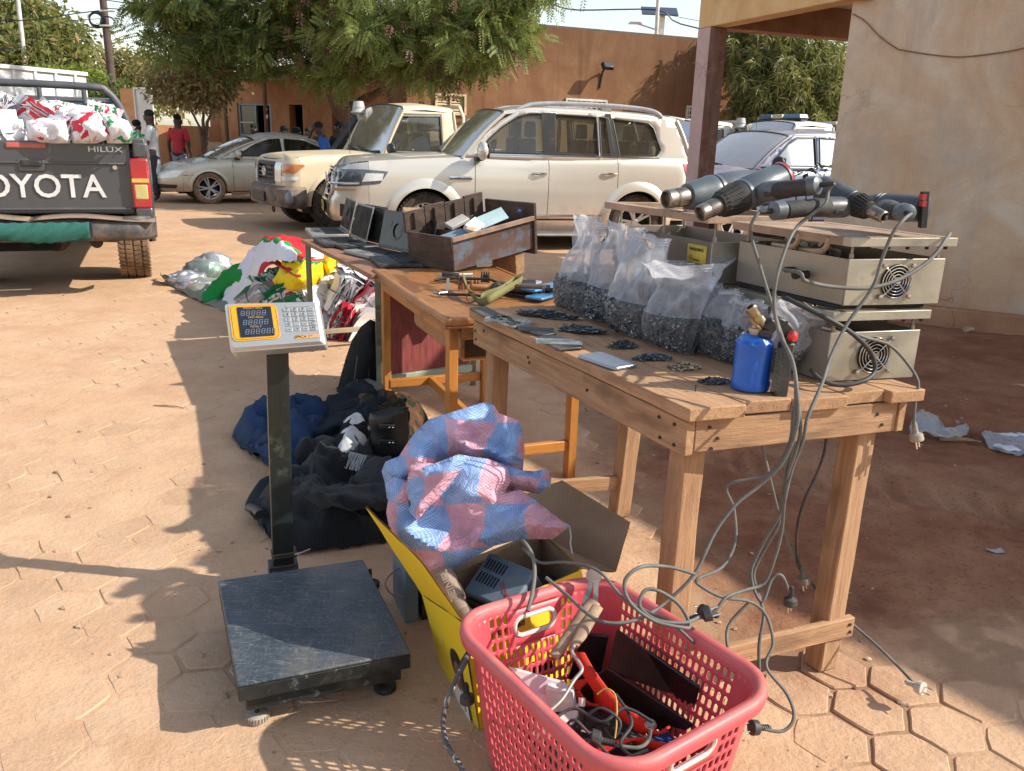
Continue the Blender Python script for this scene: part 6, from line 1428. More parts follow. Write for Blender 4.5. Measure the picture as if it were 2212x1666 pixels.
tree('dusty_shrub','dust covered yellowish shrub in front of the orange wall behind the silver saloon',b0,[([b0]+tp((436,300,19.4),(425,260,19.3),(400,220,19.2)),[.05,.015]),([b0]+tp((446,290,19.4),(452,250,19.2),(470,215,19.1)),[.05,.015]),([b0]+tp((440,290,19.4),(440,240,19.2),(438,190,19.2)),[.05,.015])],[leaves(scl,5200,.13,.06,.3,.25)],[dm],cat='shrub')
mm=leafmat('mango leaf',(.25,.23,.08),(.07,.09,.03),(.42,.32,.15),1.2,.25)
b0=pp(1700,23);mcl=[C(1640,110,22,.9),C(1690,120,21.5,1.1),C(1740,160,21.5,1.0),C(1660,170,21,.9),C(1700,210,20.8,.95),C(1760,220,20.8,.8),C(1650,225,20.8,.8),C(1790,190,21,.7),C(1720,255,20.6,.8),C(1620,90,22.5,.9),C(1670,265,20.6,.7),C(1780,130,22.5,.6),C(1770,265,20.8,.6),C(1820,240,21,.8)]
tree('mango_tree','mango tree with drooping leaf rosettes seen through the porch',b0,[([b0]+tp((1700,250,22.5),(1695,180,22),(1690,110,22)),[.22,.06]),(tp((1700,250,22.5),(1740,190,21.8),(1780,150,21.8)),[.12,.04])],[leaves(mcl,2600,.24,.045,.8,.6,ros=11)],[mm])
b0=pp(1800,30);tree('dark_tree','darker distant tree at the right of the mango tree',b0,[([b0]+tp((1810,200,30)),[.2,.1])],[leaves([C(1810,170,29,1.1),C(1790,210,29,1.2),C(1830,220,29,1.3)],4000,.2,.08,.4,.4)],[gt_])
pm_=leafmat('glossy dark leaf',(.05,.10,.025),(.02,.045,.012),None,2,.3)
b0=pp(1745,8.6);b=[]
t=thing('porch_plant','dark green leafy plant growing at the wall corner behind the heat guns','plant',b0)
pb_=B()
for(x0,y0,n_)in((1745,372,7),(1785,360,8),(1715,378,5),(1765,388,6)):
 q=PY(x0,y0,8.5);pb_.tube([b0,b0.lerp(q,.6)+Vector((.03,0,.1)),q],[.012,.005],6,sub=3)
 for k in range(n_):
  a=random.uniform(0,6.28);d=Vector((math.cos(a),math.sin(a)*.6,random.uniform(-.3,.35))).normalized();e=d.cross(Vector((0,0,1))).normalized();L_=random.uniform(.10,.17);lb2=B()
  c0_=q+d*.03;pts=[c0_,c0_+d*L_*.3+e*L_*.22,c0_+d*L_*.65+e*L_*.2,c0_+d*L_+Vector((0,0,-.03)),c0_+d*L_*.65-e*L_*.2,c0_+d*L_*.3-e*L_*.22,c0_+d*L_*.5+Vector((0,0,.012))]
  lb2.add(pts,[(0,1,6),(1,2,6),(2,3,6),(3,4,6),(4,5,6),(5,0,6)]);obj('leaf',lb2,pm_,t,world=True)
obj('stem',pb_,mat('green stem',(.06,.08,.03),.8),t,world=True)
for nm,pts,m,lab in(('plastic_scrap',[[P(1962,925,.02),P(1985,890,.06),P(2020,895,.04),P(2040,925,.05),P(2088,918,.02)],[P(1968,950,.0),P(1995,940,.03),P(2030,948,.04),P(2060,946,.03),P(2090,940,.0)]],'clearf','clear plastic scrap crumpled on the earth right of the table corner'),('plastic_sheet',[[P(2120,940,.01),P(2150,934,.015),P(2190,938,.02),P(2260,934,.01)],[P(2140,972,.0),P(2175,980,.01),P(2210,985,.0),P(2260,990,.0)]],'clearf','clear plastic sheet lying at the right edge of the photo')):
 o=drape(nm,pts,clearf,.02,12,3,30,12,thick=.001);tag(o,lab,'plastic')
for x,y,s_ in((2190,943,.05),(2178,968,.045)):
 b=B();b.ball((0,0,0),s_,14,(1.6,.8,.35));b.disp(.02,16,x%7);o=obj('paper_scrap',b,mat('white tissue',(.62,.64,.72),.9));o.location=P(x,y,.015);tag(o,'crumpled white tissue on the plastic sheet, %s'%('farther one' if s_==.05 else 'nearer one'),'paper')
 # near wooden table
w_raw={a:woodmat('raw plank '+a,(.48,.285,.155),(.21,.10,.048),a,5,.85,.25,.9)for a in 'XYZ'}
w_var={a:woodmat('varnished wood '+a,(.42,.19,.065),(.24,.09,.03),a,6,.35,.2,.15)for a in 'XYZ'}
w_or={a:woodmat('orange painted wood '+a,(.52,.21,.04),(.34,.12,.028),a,5,.45,.15,.15)for a in 'XYZ'}
nailm=mat('rusty nail',(.05,.03,.02),.8,.3)
def lbar(b,p,q,w_,h,up=(0,0,1),t2=1.):b.bar(p,q,w_,h,up,t2)
def member(name,p,q,w_,h,ms,par,up=(0,0,1),bevel=.003,nail=None,t2=1.,wob=0.):
 """a straight timber built along local X so that its grain runs along it"""
 p,q=Vector(p),Vector(q);L=(q-p).length;x=(q-p).normalized();up=Vector(up)
 if abs(x.dot(up))>.98:up=Vector((1,0,0))
 y=up.cross(x).normalized();z=x.cross(y)
 b=B();n=10 if wob else 1
 for i in range(n+1):
  t=i/n;k=1+(t2-1)*t;jy=[(noise.noise(Vector((t*4,w_*90,s_*3+L)))*wob)for s_ in range(4)]if wob else[0]*4
  b.v+=[(L*t,-w_/2*k+jy[0],-h/2*k),(L*t,w_/2*k+jy[1],-h/2*k+jy[2]*.5),(L*t,w_/2*k+jy[2],h/2*k),(L*t,-w_/2*k+jy[3],h/2*k)]
 for i in range(n):b.f+=[(i*4+j,(i+1)*4+j,(i+1)*4+(j+1)%4,i*4+(j+1)%4)for j in range(4)]
 b.f+=[(0,1,2,3),(n*4+3,n*4+2,n*4+1,n*4)];b.mi=[0]*len(b.f)
 o=obj(name,b,ms['X'],par,bevel=bevel);M=Matrix(((x.x,y.x,z.x,p.x),(x.y,y.y,z.y,p.y),(x.z,y.z,z.z,p.z),(0,0,0,1)))
 Mi=wm(par).inverted()@M;o.matrix_local=Mi;MW[o.name]=M;return o
T1,T2,T3=P(1010,667,.82),P(1486,884,.82),P(1993,838,.82)
ta,te=(T2-T1).normalized(),(T3-T2).normalized();TL,TW=(T2-T1).length,(T3-T2).length
def TP(s,t,z=0.):q=T1+ta*s+te*t;return Vector((q.x,q.y,z))
tab=thing('wooden_table','rough plank table carrying the bags of chips and the metal heater boxes','table',TP(TL/2,TW/2))
wd=[.155,.14,.16,.13];wd.append(TW-sum(wd));t0_=0
for k,w_ in enumerate(wd):
 b=B();s0,s1=random.uniform(-.004,.012),TL+[.006,-.006,.004,-.012,.008][k];zt,th=.82+random.uniform(-.0015,.0015),.032
 n=24;g=.0015
 def ed(s,e):
  return noise.noise(Vector((s*9,e*3.3,k)))*.004
 for i in range(n+1):
  s=s0+(s1-s0)*i/n
  l=t0_+g+(ed(s,1)if k==0 else 0);r=t0_+w_-g
  rag=.0
  for(t,z)in((l,zt-th),(r,zt-th),(r,zt),((l+r)/2,zt+.0005),(l,zt)):
   ss=s+(noise.noise(Vector((t*40,7,k)))*.010 if i==n else 0);b.v.append(tuple(TP(ss,t,z)))
 for i in range(n):b.f+=[(i*5+j,i*5+(j+1)%5,(i+1)*5+(j+1)%5,(i+1)*5+j)for j in range(5)]
 b.f+=[(4,3,2,1,0),tuple(n*5+j for j in range(5))];b.mi=[0]*len(b.f)
 M=frame(TP(0,0,.8),ta,z=(0,0,1));Mi=M.inverted();b.v=[tuple(Mi@Vector(q))for q in b.v]
 o=obj('board',b,w_raw['X'],tab,bevel=.003,smooth_=30);o.matrix_local=wm(tab).inverted()@M;MW[o.name]=M
 t0_+=w_
zl=.785
la=member('apron',TP(.03,.022,zl-.045),TP(TL-.012,.022,zl-.045),.026,.086,w_raw,tab,wob=.003)
lb_=member('apron',TP(.03,TW-.03,zl-.045),TP(TL-.02,TW-.03,zl-.045),.026,.086,w_raw,tab)
ea=member('apron',TP(TL-.026,.038,zl-.042),TP(TL-.026,TW-.055,zl-.042),.026,.082,w_raw,tab,wob=.003)
eb=member('apron',TP(.06,.04,zl-.042),TP(.06,TW-.045,zl-.042),.026,.08,w_raw,tab)
legs=[(TP(TL-.085,.075,.783),TP(TL-.11,.09,0)),(TP(TL-.08,TW-.10,.783),P(1768,1446,.0)+Vector((.01,.02,0))),(TP(.10,.07,.783),TP(.10,.07,0)),(TP(.12,TW-.06,.783),P(1336,1112,0))]
for p,q in legs:q.z=0;member('leg',q,p,.066,.062,w_raw,tab,up=ta,bevel=.005,wob=.004)
st0,st1=P(1838,1350,.13),P(1560,1418,.13)
member('stretcher',st0+Vector((.0,0,0)),st0+(st1-st0)*1.35,.022,.06,w_raw,tab,wob=.003)
q0,q1=legs[3][1]+Vector((0,0,.14)),legs[2][1]+Vector((0,0,.14));member('stretcher',q0,q1,.025,.055,w_raw,tab)
q0=legs[0][1];
nb=B()
def nails(pts,d):
 for p in pts:nb.cyl(Vector(p),Vector(p)+Vector(d)*.004,.0045,n=8)
FNt=Vector((ta.y,-ta.x,0));FNt=-FNt if FNt.dot(te)>0 else FNt
for s,z in((.05,.75),(.055,.72),(.12,.765),(.45,.75),(.46,.735),(.8,.74),(1.13,.765),(1.14,.715),(1.19,.765),(1.195,.715)):nails([TP(s,.022,z)+FNt*.0125],FNt)
EN=Vector((-te.y,te.x,0));EN=-EN if EN.dot(ta)<0 else EN
for t,z in((.075,.765),(.10,.735),(.085,.71),(TW-.12,.755),(TW-.10,.725),(.33,.75)):nails([TP(TL-.026,t,z)+EN*.0125],EN)
nails([st0+(st1-st0)*.04+EN*.011+Vector((0,0,.012)),st0+(st1-st0)*.03+EN*.011-Vector((0,0,.012))],EN)
tag(obj('nail_heads',nb,nailm,tab,world=True),None,None,kind='stuff')
b=B();q=P(1502,846,.822);b.cyl(q,q+Vector((0,0,.014)),.0015,n=6);b.cyl(q+Vector((0,0,.014)),q+Vector((0,0,.016)),.004,n=8);tag(obj('bent_nail',b,nailm),'small nail standing up near the corner of the plank table','nail')
# varnished desk
D1,D2=P(965,690,.75),P(805,583,.75);da=(D2-D1).normalized();de=Vector((-da.y,da.x,0));de=-de if de.x<0 else de;DLn=(D2-D1).length;DW=.66
def DP(s,t,z=0.):q=D1+da*s+de*t;return Vector((q.x,q.y,z))
desk=thing('varnished_desk','varnished reddish wooden desk with moulded edge and orange legs behind the plank table','desk',DP(DLn/2,DW/2))
b=B();M=frame(DP(0,0,.75),da,z=(0,0,1));sg=1 if M.inverted().to_3x3()@de is not None and(M.inverted().to_3x3()@de).y>0 else-1
b.box((DLn/2,sg*DW/2,-.01),(DLn-.03,DW-.03,.022));o=obj('desk_top',b,w_var['X'],desk,bevel=.004);o.matrix_local=wm(desk).inverted()@M;MW[o.name]=M
for(p,q)in((DP(-.01,.008,.738),DP(DLn,.008,.738)),(DP(.008,-.01,.738),DP(.008,DW,.738)),(DP(-.01,DW-.008,.738),DP(DLn,DW-.008,.738))):
 member('moulded_edge',p,q,.03,.034,w_var,desk,bevel=.009)
 member('edge_bead',p-Vector((0,0,.022)),q-Vector((0,0,.022)),.018,.012,w_var,desk,bevel=.004)
for s,t in((.09,.05),(.09,DW-.07),(DLn-.02,.06),(DLn-.05,DW-.06)):member('leg',DP(s,t,0),DP(s,t,.712),.038,.05,w_or,desk,up=da,bevel=.003)
for s in(.09,DLn-.035):member('stretcher',DP(s,.07,.15),DP(s,DW-.08,.15),.03,.045,w_or,desk)
member('stretcher',DP(.10,DW*.45,.15),DP(DLn-.04,DW*.45,.15),.03,.045,w_or,desk)
member('apron',DP(.07,.05,.68),DP(DLn-.01,.05,.68),.02,.06,w_or,desk)
member('apron',DP(.07,.08,.68),DP(.07,DW-.08,.68),.02,.06,w_var,desk)
b=B();M2=frame(DP(.12,.10,.56),da,z=(0,0,1));b.box((.33,sg*.22,0),(.7,.44,.014));b.box((.33,sg*.0,.07),(.7,.014,.13));b.box((.33,sg*.44,.07),(.7,.014,.13));o=obj('drawer_box',b,w_var['X'],desk,bevel=.002);o.matrix_local=wm(desk).inverted()@M2;MW[o.name]=M2
# far school table with red panel and steel legs
A1,A2=P(650,517,.745),P(803,594,.745);aa=(A2-A1).normalized();ae=Vector((-aa.y,aa.x,0));ae=-ae if ae.x<0 else ae;AL=(A2-A1).length;AW=.62
def AP(s,t,z=0.):q=A1+aa*s+ae*t;return Vector((q.x,q.y,z))
st_=thing('school_table','steel legged school table with red panel holding the open laptops','table',AP(AL/2,AW/2))
b=B();M=frame(AP(0,0,.745),aa,z=(0,0,1));sg2=1 if(M.inverted().to_3x3()@ae).y>0 else-1
b.box((AL/2,sg2*AW/2,-.011),(AL,AW,.022));o=obj('table_top',b,woodmat('brown laminate',(.30,.15,.08),(.2,.09,.05),'X',5,.6,.3,.1),st_,bevel=.002);o.matrix_local=wm(st_).inverted()@M;MW[o.name]=M
stl=mat('grey green steel',(.17,.18,.13),.5,.3,.25,8,.1,dust=.3);stg=mat('pale green steel',(.40,.46,.34),.5,.1,.15,8,.05,dust=.3)
lq=[AP(.06,.03),P(821,862,0),AP(.06,AW-.03),AP(AL-.05,AW-.03)];lq[1]=Vector((lq[1].x,lq[1].y,0))
rp0=lq[1];rdir=(P(1035,832,.1)-P(838,862,.1));rdir.z=0;rdir.normalize()
lq[3]=rp0+rdir*.60
for k,q in enumerate(lq):b=B();b.bar(Vector((q.x,q.y,0)),Vector((q.x,q.y,.722)),.032,.032,(0,1,0));obj('leg',b,stl,st_,world=True,bevel=.003)
def bar(name,p,q,w_,h,m,par,bevel=.002):b=B();b.bar(p,q,w_,h);return obj(name,b,m,par,world=True,bevel=bevel)
bar('rail',rp0+rdir*.017+Vector((0,0,.11)),rp0+rdir*.585+Vector((0,0,.11)),.03,.04,stg,st_)
bar('rail',lq[0]+Vector((0,0,.13))+ae*.017,lq[2]+Vector((0,0,.13))-ae*.017,.03,.03,mat('tan steel',(.35,.29,.2),.6,dust=.3),st_)
bar('rail',rp0+rdir*.017+Vector((0,0,.70)),rp0+rdir*.585+Vector((0,0,.70)),.03,.03,stl,st_)
b=B();n2=Vector((-rdir.y,rdir.x,0))
p0=rp0+rdir*.03;b.hexa([p0+n2*d+rdir*s+Vector((0,0,z))for z in(.134,.68)for s,d in((0,0),(.545,0),(.545,.008),(0,.008))])
redp=mat('red hardboard',(.23,.045,.04),.7,var=.3,vs=90,bmp=.2,sc3=(1,1,.12),dust=.25,dustcol=(.42,.2,.15));obj('panel',b,redp,st_,world=True)
b=B();textb(b,'00 ASERCE/2021/005',.032,frame(rp0+Vector((-.0,-.0175,.42)),(0,0,-1),z=(0,-1,0)),.0004,sx=.8);obj('stencilled_number',b,mat('dark ink',(.03,.03,.025),.8),st_,world=True)
# laptops
lapk=mat('laptop black',(.02,.021,.023),.4,var=.2,bmp=.05,dust=.45,dustcol=(.4,.33,.26));laps=mat('laptop silver',(.30,.30,.29),.4,.4,.1,dust=.4,dustcol=(.42,.34,.26));keym=mat('laptop keys',(.012,.012,.013),.5,dust=.25)
def scrmat(nm,img=0):
 m,n,b,o=mk(nm);b.inputs['Base Color'].default_value=(.012,.013,.015,1);b.inputs['Roughness'].default_value=.06;b.inputs['Specular IOR Level'].default_value=.35
 tc=node(n,'ShaderNodeTexCoord');f=noi(n,tc.outputs['Object'],9,6,.7);c=ramp(n,f,[(.4,(.010,.011,.013)),(.8,(.05,.045,.04))]).outputs[0];n.links.new(c,b.inputs['Base Color']);rr=ramp(n,f,[(.4,.05),(.75,.35)]);n.links.new(rr.outputs[0],b.inputs['Roughness']);MATS[nm]=m;return m
scrm=scrmat('laptop screen')
def laptop(label,h0,h1,b0,lean,base_m,lid_m,D=.245,z=.747,W=None,back=False,mark=False,hgt=.225):
 H0,H1,b0=P(*h0,z),P(*h1,z),P(*b0,z);x=(H1-H0).normalized();y=Vector((-x.y,x.x,0))
 if(b0-H1).dot(y)<0:y=-y
 mid=(H0+H1)/2;W=W or(H1-H0).length;o0=mid
 t=thing('laptop',label,'laptop',mid,group='open laptops on the far table');M=Matrix(((x.x,y.x,0,mid.x),(x.y,y.y,0,mid.y),(0,0,1,mid.z),(0,0,0,1)))
 flip=x.cross(y).z<0
 def put(nm,b,m,par=t,**k):
  o=obj(nm,b,m,par,**k);
  if par is t:o.matrix_local=wm(t).inverted()@M;MW[o.name]=M
  return o
 b=B();b.box((0,D/2,.011),(W,D,.02));ba=put('base',b,base_m,bevel=.004)
 b=B();b.box((0,D*.36,.0225),(W*.9,D*.5,.003))
 kb=put('keyboard',b,keym,ba)
 b=B()
 for r_ in range(5):
  for c_ in range(13):b.box(((c_-6)*W*.068,D*(.15+.1*r_),.0255),(W*.058,D*.08,.003))
 kk=put('keys',b,keym,ba);kk['kind']='stuff'
 b=B();b.box((0,D*.8,.0222),(W*.26,D*.24,.0015));put('touchpad',b,mat('touchpad',(.12,.12,.125),.3,dust=.3),ba)
 b=B();s,c=math.sin(lean),math.cos(lean);q=lambda u,v,d:Vector((u,-v*s+d*c,.024+v*c+d*s))
 b.hexa([q(-W/2,0,-.007),q(W/2,0,-.007),q(W/2,0,.0),q(-W/2,0,.0),q(-W/2,hgt,-.007),q(W/2,hgt,-.007),q(W/2,hgt,.0),q(-W/2,hgt,.0)]);li=put('lid',b,lid_m,bevel=.003)
 b=B();e=.012;b.add([q(-W/2+e,.02,.0015),q(W/2-e,.02,.0015),q(W/2-e,hgt-e,.0015),q(-W/2+e,hgt-e,.0015)],[(0,1,2,3)]);put('screen',b,scrm,li)
 if mark:
  b=B();b.tube([q(.02+.05*math.cos(a),hgt*.5+.05*math.sin(a),.003)for a in[2*math.pi*i/24 for i in range(25)]],.010,6,False,flat=.2);b.add([q(-.10,hgt*.62,.003),q(-.055,hgt*.56,.003),q(-.05,hgt*.74,.003),q(-.09,hgt*.74,.003)],[(0,1,2,3)]);put('wiped_marks',b,mat('dusty smear',(.16,.15,.14),.9),li)
 return t
laptop('silver laptop at the far left corner with a pale reflective screen',(734,498),(754,513),(656,515),R(14),laps,laps)
laptop('black laptop with a silver edged screen, second from the far corner',(757,519),(790,534),(710,537),R(14),lapk,laps)
laptop('black laptop half hidden behind the silver edged one, glossy hinge cover',(786,527),(822,536),(745,550),R(8),lapk,lapk,W=.30)
laptop('black laptop whose dusty screen shows wiped round marks',(822,543),(876,555),(800,563),R(13),laps,lapk,D=.235,mark=True,W=.33)
laptop('nearest black laptop with grey palm rest and scratched screen',(892,553),(929,578),(809,584),R(9),lapk,lapk,D=.27)
# money box with compartments, propped by a block
rustb=mat('rusty painted board',(.13,.07,.055),.75,var=.35,vs=4,bmp=.3,stain=((.09,.12,.16),7,.44),dust=.25)
dkb=mat('dark brown board',(.065,.04,.03),.7,var=.3,vs=8,bmp=.3,dust=.35,sc3=(1,1,4))
O_=P(982,587,.757);X_=(PY(1151,537,O_.y+.28)-O_);XL=X_.length;X_.normalize();Yb=Vector((-X_.y,X_.x,0)).normalized();Yb=-Yb if Yb.y<0 else Yb
Yb=(Yb+Vector((-.30,0,.0))).normalized()
UPb=Vector((0,0,1))-X_*X_.z;UPb.normalize();UPb=(UPb-Yb*.12).normalized()
def BP(u,v,w_):return O_+X_*(u*XL)+Yb*v+UPb*w_
bx=thing('compartment_box','long dark wooden box with compartments tilted on a block on the desk','box',O_)
def brd(nm,u0,u1,v0,v1,w0,w1,m,par=bx,bevel=.002):b=B();b.hexa([BP(u,v,w_)for w_ in(w0,w1)for u,v in((u0,v0),(u1,v0),(u1,v1),(u0,v1))]);return obj(nm,b,m,par,world=True,bevel=bevel)
HB=.175;DB=.34
brd('front_panel',0,1,0,.012,0,HB,rustb);brd('left_end',0,.03,.014,DB-.002,0,HB,dkb);brd('bottom',.032,.97,.014,DB-.002,0,.012,dkb)
brd('right_end',1.002,1.035,-.015,DB+.01,-.03,HB+.07,dkb);brd('back_panel',0,1,DB,DB+.012,0,HB,dkb)
brd('front_rim',-.02,1,-.018,-.002,HB-.02,HB+.004,mat('brown rim',(.30,.20,.15),.8,var=.3,vs=12,dust=.4));brd('divider',.033,.97,DB*.42,DB*.42+.012,.014,HB-.02,dkb)
for u in(.26,.5,.74):brd('divider',u,u+.02,DB*.45,DB-.003,.014,HB-.01,dkb)
for k in range(4):
 u0=.0+.25*k;f=brd('lid_board',u0+.004,u0+.246,DB+.02,DB+.036,HB-.01+.0,HB+.10+.008*(k%2),dkb);brd('lid_batten',u0+.10,u0+.14,DB+.004,DB+.018,HB,HB+.09,dkb,f)
brd('wooden_block',.80,.92,.02,.2,-.13,-.01,w_raw['X'],bx,.004)
def junk(nm,lab,cat,u,v,w_,sz,m,rot=(0,0,0),bevel=.004):
 b=B();b.box((0,0,0),sz);o=obj(nm,b,m,bevel=bevel);o.matrix_world=Matrix.Translation(BP(u,v,w_))@frame((0,0,0),X_,z=UPb).to_3x3().to_4x4()@Matrix.Rotation(rot[0],4,'X')@Matrix.Rotation(rot[1],4,'Y')@Matrix.Rotation(rot[2],4,'Z');tag(o,lab,cat);return o
papm=mat('white paper',(.66,.64,.60),.8,var=.1,bmp=.1);bluc=mat('pale blue card',(.30,.42,.46),.6,var=.2);cdk=mat('cardboard',(.42,.28,.15),.85,var=.15,vs=12,bmp=.2);cdl=mat('light corrugated card',(.56,.40,.24),.85,var=.15,vs=30,bmp=.5,bs=60)
junk('phone_box','white and black flip case standing in the middle of the compartment box','phone case',.42,.22,HB+.015,(.13,.06,.022),mat('pale case',(.36,.34,.32),.5),(.3,-.1,.2))
junk('paper_packet','crumpled white paper packet in the front compartment','paper',.42,.09,HB+.005,(.12,.07,.03),papm,(.5,.2,.5))
junk('banknote_packet','pale blue printed packet at the right of the compartment box','packet',.66,.10,HB+.02,(.17,.075,.008),bluc,(.7,-.12,.1),.002)
junk('blue_card','flat blue board in the left front compartment','card',.2,.10,HB-.02,(.16,.10,.01),mat('slate blue card',(.15,.22,.28),.5),(.1,0,.2))
junk('brown_label','brown slip among the papers of the compartment box','paper',.34,.06,HB+.01,(.10,.04,.005),cdk,(.2,.2,.7),.001)
junk('dial','small round blue dial at the right rim of the compartment box','dial',.93,.05,HB+.03,(.025,.025,.025),mat('blue knob',(.05,.08,.3),.5),(0,0,0),.01)
def cardtray(lab,c,yaw,sz,z=.747,m=cdl,hole=True,tilt=0.):
 t=thing('cardboard_tray',lab,'tray',c,yaw);w_,d_,h_=sz
 for nm,bc,bs_ in(('side',(0,-d_/2,h_/2),(w_,.005,h_)),('side',(0,d_/2,h_/2),(w_,.005,h_)),('end',(-w_/2+.0025,0,h_/2),(.005,d_-.006,h_)),('end',(w_/2-.0025,0,h_/2),(.005,d_-.006,h_)),('floor',(0,0,.003),(w_-.012,d_-.012,.005))):
  b=B();b.box(bc,bs_);obj(nm,b,m,t)
 return t
ct=P(905,505,.747);cardtray('open corrugated cardboard tray of phones behind the laptops',Vector((ct.x+.1,ct.y+.55,.747)),R(12),(.55,.3,.13))
ct2=Vector((ct.x+.35,ct.y+.15,.747));cardtray('brown cardboard tray beside the compartment box holding black phones',ct2,R(10),(.36,.26,.09),m=cdk)
for k in range(9):
 b=B();b.box((0,0,0),(.075,.15,.009));o=obj('boxed_phone',b,[lapk,laps,mat('blue phone',(.12,.2,.3),.3)][k%3],bevel=.006,seg=3);o.location=Vector((ct.x+.1+(k%3-1)*.15,ct.y+.5+(k//3)*.05,.80+.012*(k//3)))if k<6 else ct2+Vector(((k-7)*.1,0,.06));o.rotation_euler=(random.uniform(-.5,.5),random.uniform(-.4,.4),random.uniform(-1,1));tag(o,('%s phone in the light corrugated tray, %s'%(('black','grey','blue')[k%3],'front row' if k<3 else 'back row')if k<6 else '%s phone in the brown tray beside the compartment box'%('black','grey','blue')[k%3]),'phone','loose phones in the cardboard trays')
b=B();b.box((0,0,0),(.11,.03,.05));o=obj('small_carton',b,cdk,bevel=.002);o.location=ct2+Vector((-.05,.16,.12));tag(o,'small brown carton standing between the trays and the dark box','carton')
# phones on the tables
def slab(nm,lab,cat,quad,th,m,z=.8225,scr=None,inset=.07,group=None,rad=.006):
 q=[P(x,y,z+th)for x,y in quad];c=sum(q,Vector())/4;x=((q[1]-q[0])+(q[2]-q[3])).normalized();y=Vector((-x.y,x.x,0));L=((q[1]-q[0]).length+(q[2]-q[3]).length)/2;W_=((q[3]-q[0]).length+(q[2]-q[1]).length)/2
 M=frame((c.x,c.y,z),x,z=(0,0,1));t=thing(nm,lab,cat,(c.x,c.y,z),0,group)
 b=B();b.prism(rrect(0,0,L,W_,min(L,W_)*.12),0,th);o=obj('shell',b,m,t,bevel=th*.3);o.matrix_local=wm(t).inverted()@M;MW[o.name]=M
 if scr:b=B();b.prism(rrect(0,0,L*(1-inset*1.6),W_*(1-inset*1.6),min(L,W_)*.05),th,th+.0008);o2=obj('screen' if scr is not inner_ else 'inner_frame',b,scr,t);o2.matrix_local=o.matrix_local.copy();MW[o2.name]=M
 return t,M,L,W_,o
inner_=mat('phone internals',(.42,.40,.37),.4,.6,.5,60,.3,dust=.2)
slab('phone','black matt phone back at the far left corner of the plank table','phone',[(1015,664),(1048,684),(1086,680),(1050,661)],.009,lapk)
t_,M_,L_,W_,_o=slab('phone','opened phone with bare silver internals beside the black one','phone',[(1047,684),(1108,706),(1150,700),(1083,680)],.009,inner_,scr=inner_)
b=B();
for k in range(16):b.box((random.uniform(-.4,.4)*L_,random.uniform(-.38,.38)*W_,.011),(random.uniform(.006,.03),random.uniform(.004,.014),.003))
o=obj('circuit_parts',b,lapk,t_);o.matrix_local=wm(t_).inverted()@M_;o['kind']='stuff'
slab('phone','hollow black phone frame, third along the table edge','phone',[(1113,705),(1173,723),(1202,719),(1145,700)],.009,lapk,scr=keym,inset=.12)
slab('phone','phone with cracked grey screen and black rim, fourth along the edge','phone',[(1159,727),(1204,754),(1259,749),(1210,723)],.009,lapk,scr=mat('grey cracked screen',(.34,.34,.33),.25,var=.5,vs=14,dust=.3),inset=.09)
slab('phone','silver blue phone lying face down nearest the table corner','phone',[(1252,767),(1330,796),(1379,784),(1291,758)],.010,mat('silver blue phone',(.30,.35,.43),.3,.6,.05,bmp=0,dust=.15))
pb_m=mat('light blue phone',(.10,.28,.52),.25,.3,.1,bmp=0);pp_m=mat('lilac phone',(.45,.42,.55),.3,.3,.1,bmp=0);pk_m=mat('maroon phone',(.05,.015,.03),.2,.2,.1,bmp=0)
for lab,quad,z,m in(('dark maroon phone at the bottom of the stack on the desk',[(1092,632),(1150,640),(1192,628),(1120,620)],.757,pk_m),('black phone leaning left in the phone stack on the desk',[(1088,620),(1112,630),(1140,610),(1120,604)],.775,lapk),('lilac phone topping the left of the phone stack',[(1105,612),(1140,618),(1175,606),(1110,602)],.79,pp_m),('light blue phone at the right of the stack',[(1150,625),(1180,630),(1200,612),(1165,606)],.785,pb_m),('blue phone under the light blue one by the first bag',[(1145,640),(1175,646),(1205,632),(1160,628)],.765,pb_m)):
 slab('phone',lab,'phone',quad,.011,m,z=z,scr=keym if m is pp_m else None)
 # folding stock, barrel and sling on the desk
gunm=mat('worn gun metal',(.05,.045,.042),.45,.7,.3,12,.15,dust=.3);gwood=w_var['X'];steel=mat('worn steel',(.38,.34,.30),.4,.8,.2,15,.1,dust=.3)
def c4b(x,y):return((1060+x/3.331)/1.157,(460+y/3.331)/1.157)
def GP(x,y,z):return P(*c4b(x,y),z)
gt=thing('rifle','old rifle with folded metal stock and olive sling lying on the desk','rifle',GP(500,900,.757))
b=B();b.tube([GP(85,800,.80),GP(200,785,.805),GP(540,792,.81),GP(600,815,.80),GP(680,825,.79)],.006,8);b.tube([GP(130,918,.765),GP(330,922,.765),GP(560,938,.766)],.006,8);obj('stock_strut',b,gunm,gt,world=True)
b=B();b.bar(GP(200,800,.80),GP(195,905,.765),.012,.02);b.tube([GP(80,902,.765),GP(130,912,.768),GP(190,902,.77)],.006,6);obj('butt_plate',b,steel,gt,world=True)
member('wooden_grip',GP(385,860,.785),GP(565,868,.785),.035,.028,w_var,gt,bevel=.01)
b=B();b.lathe([(.001,-.02),(.02,-.02),(.024,-.008),(.024,.012),(.016,.02),(.001,.02)],GP(600,865,.79),(.3,-1,.2),20);obj('pivot_knob',b,gunm,gt,world=True)
b=B();b.tube([GP(650,862,.785),GP(760,868,.787),GP(860,872,.788),GP(1010,880,.789)],[.014,.022,.023,.022],12);b.tube([GP(620,852,.80),GP(760,850,.808),GP(990,862,.81)],.009,8);obj('receiver',b,mat('brown gun metal',(.11,.085,.075),.5,.5,.3,10,.15,dust=.35),gt,world=True)
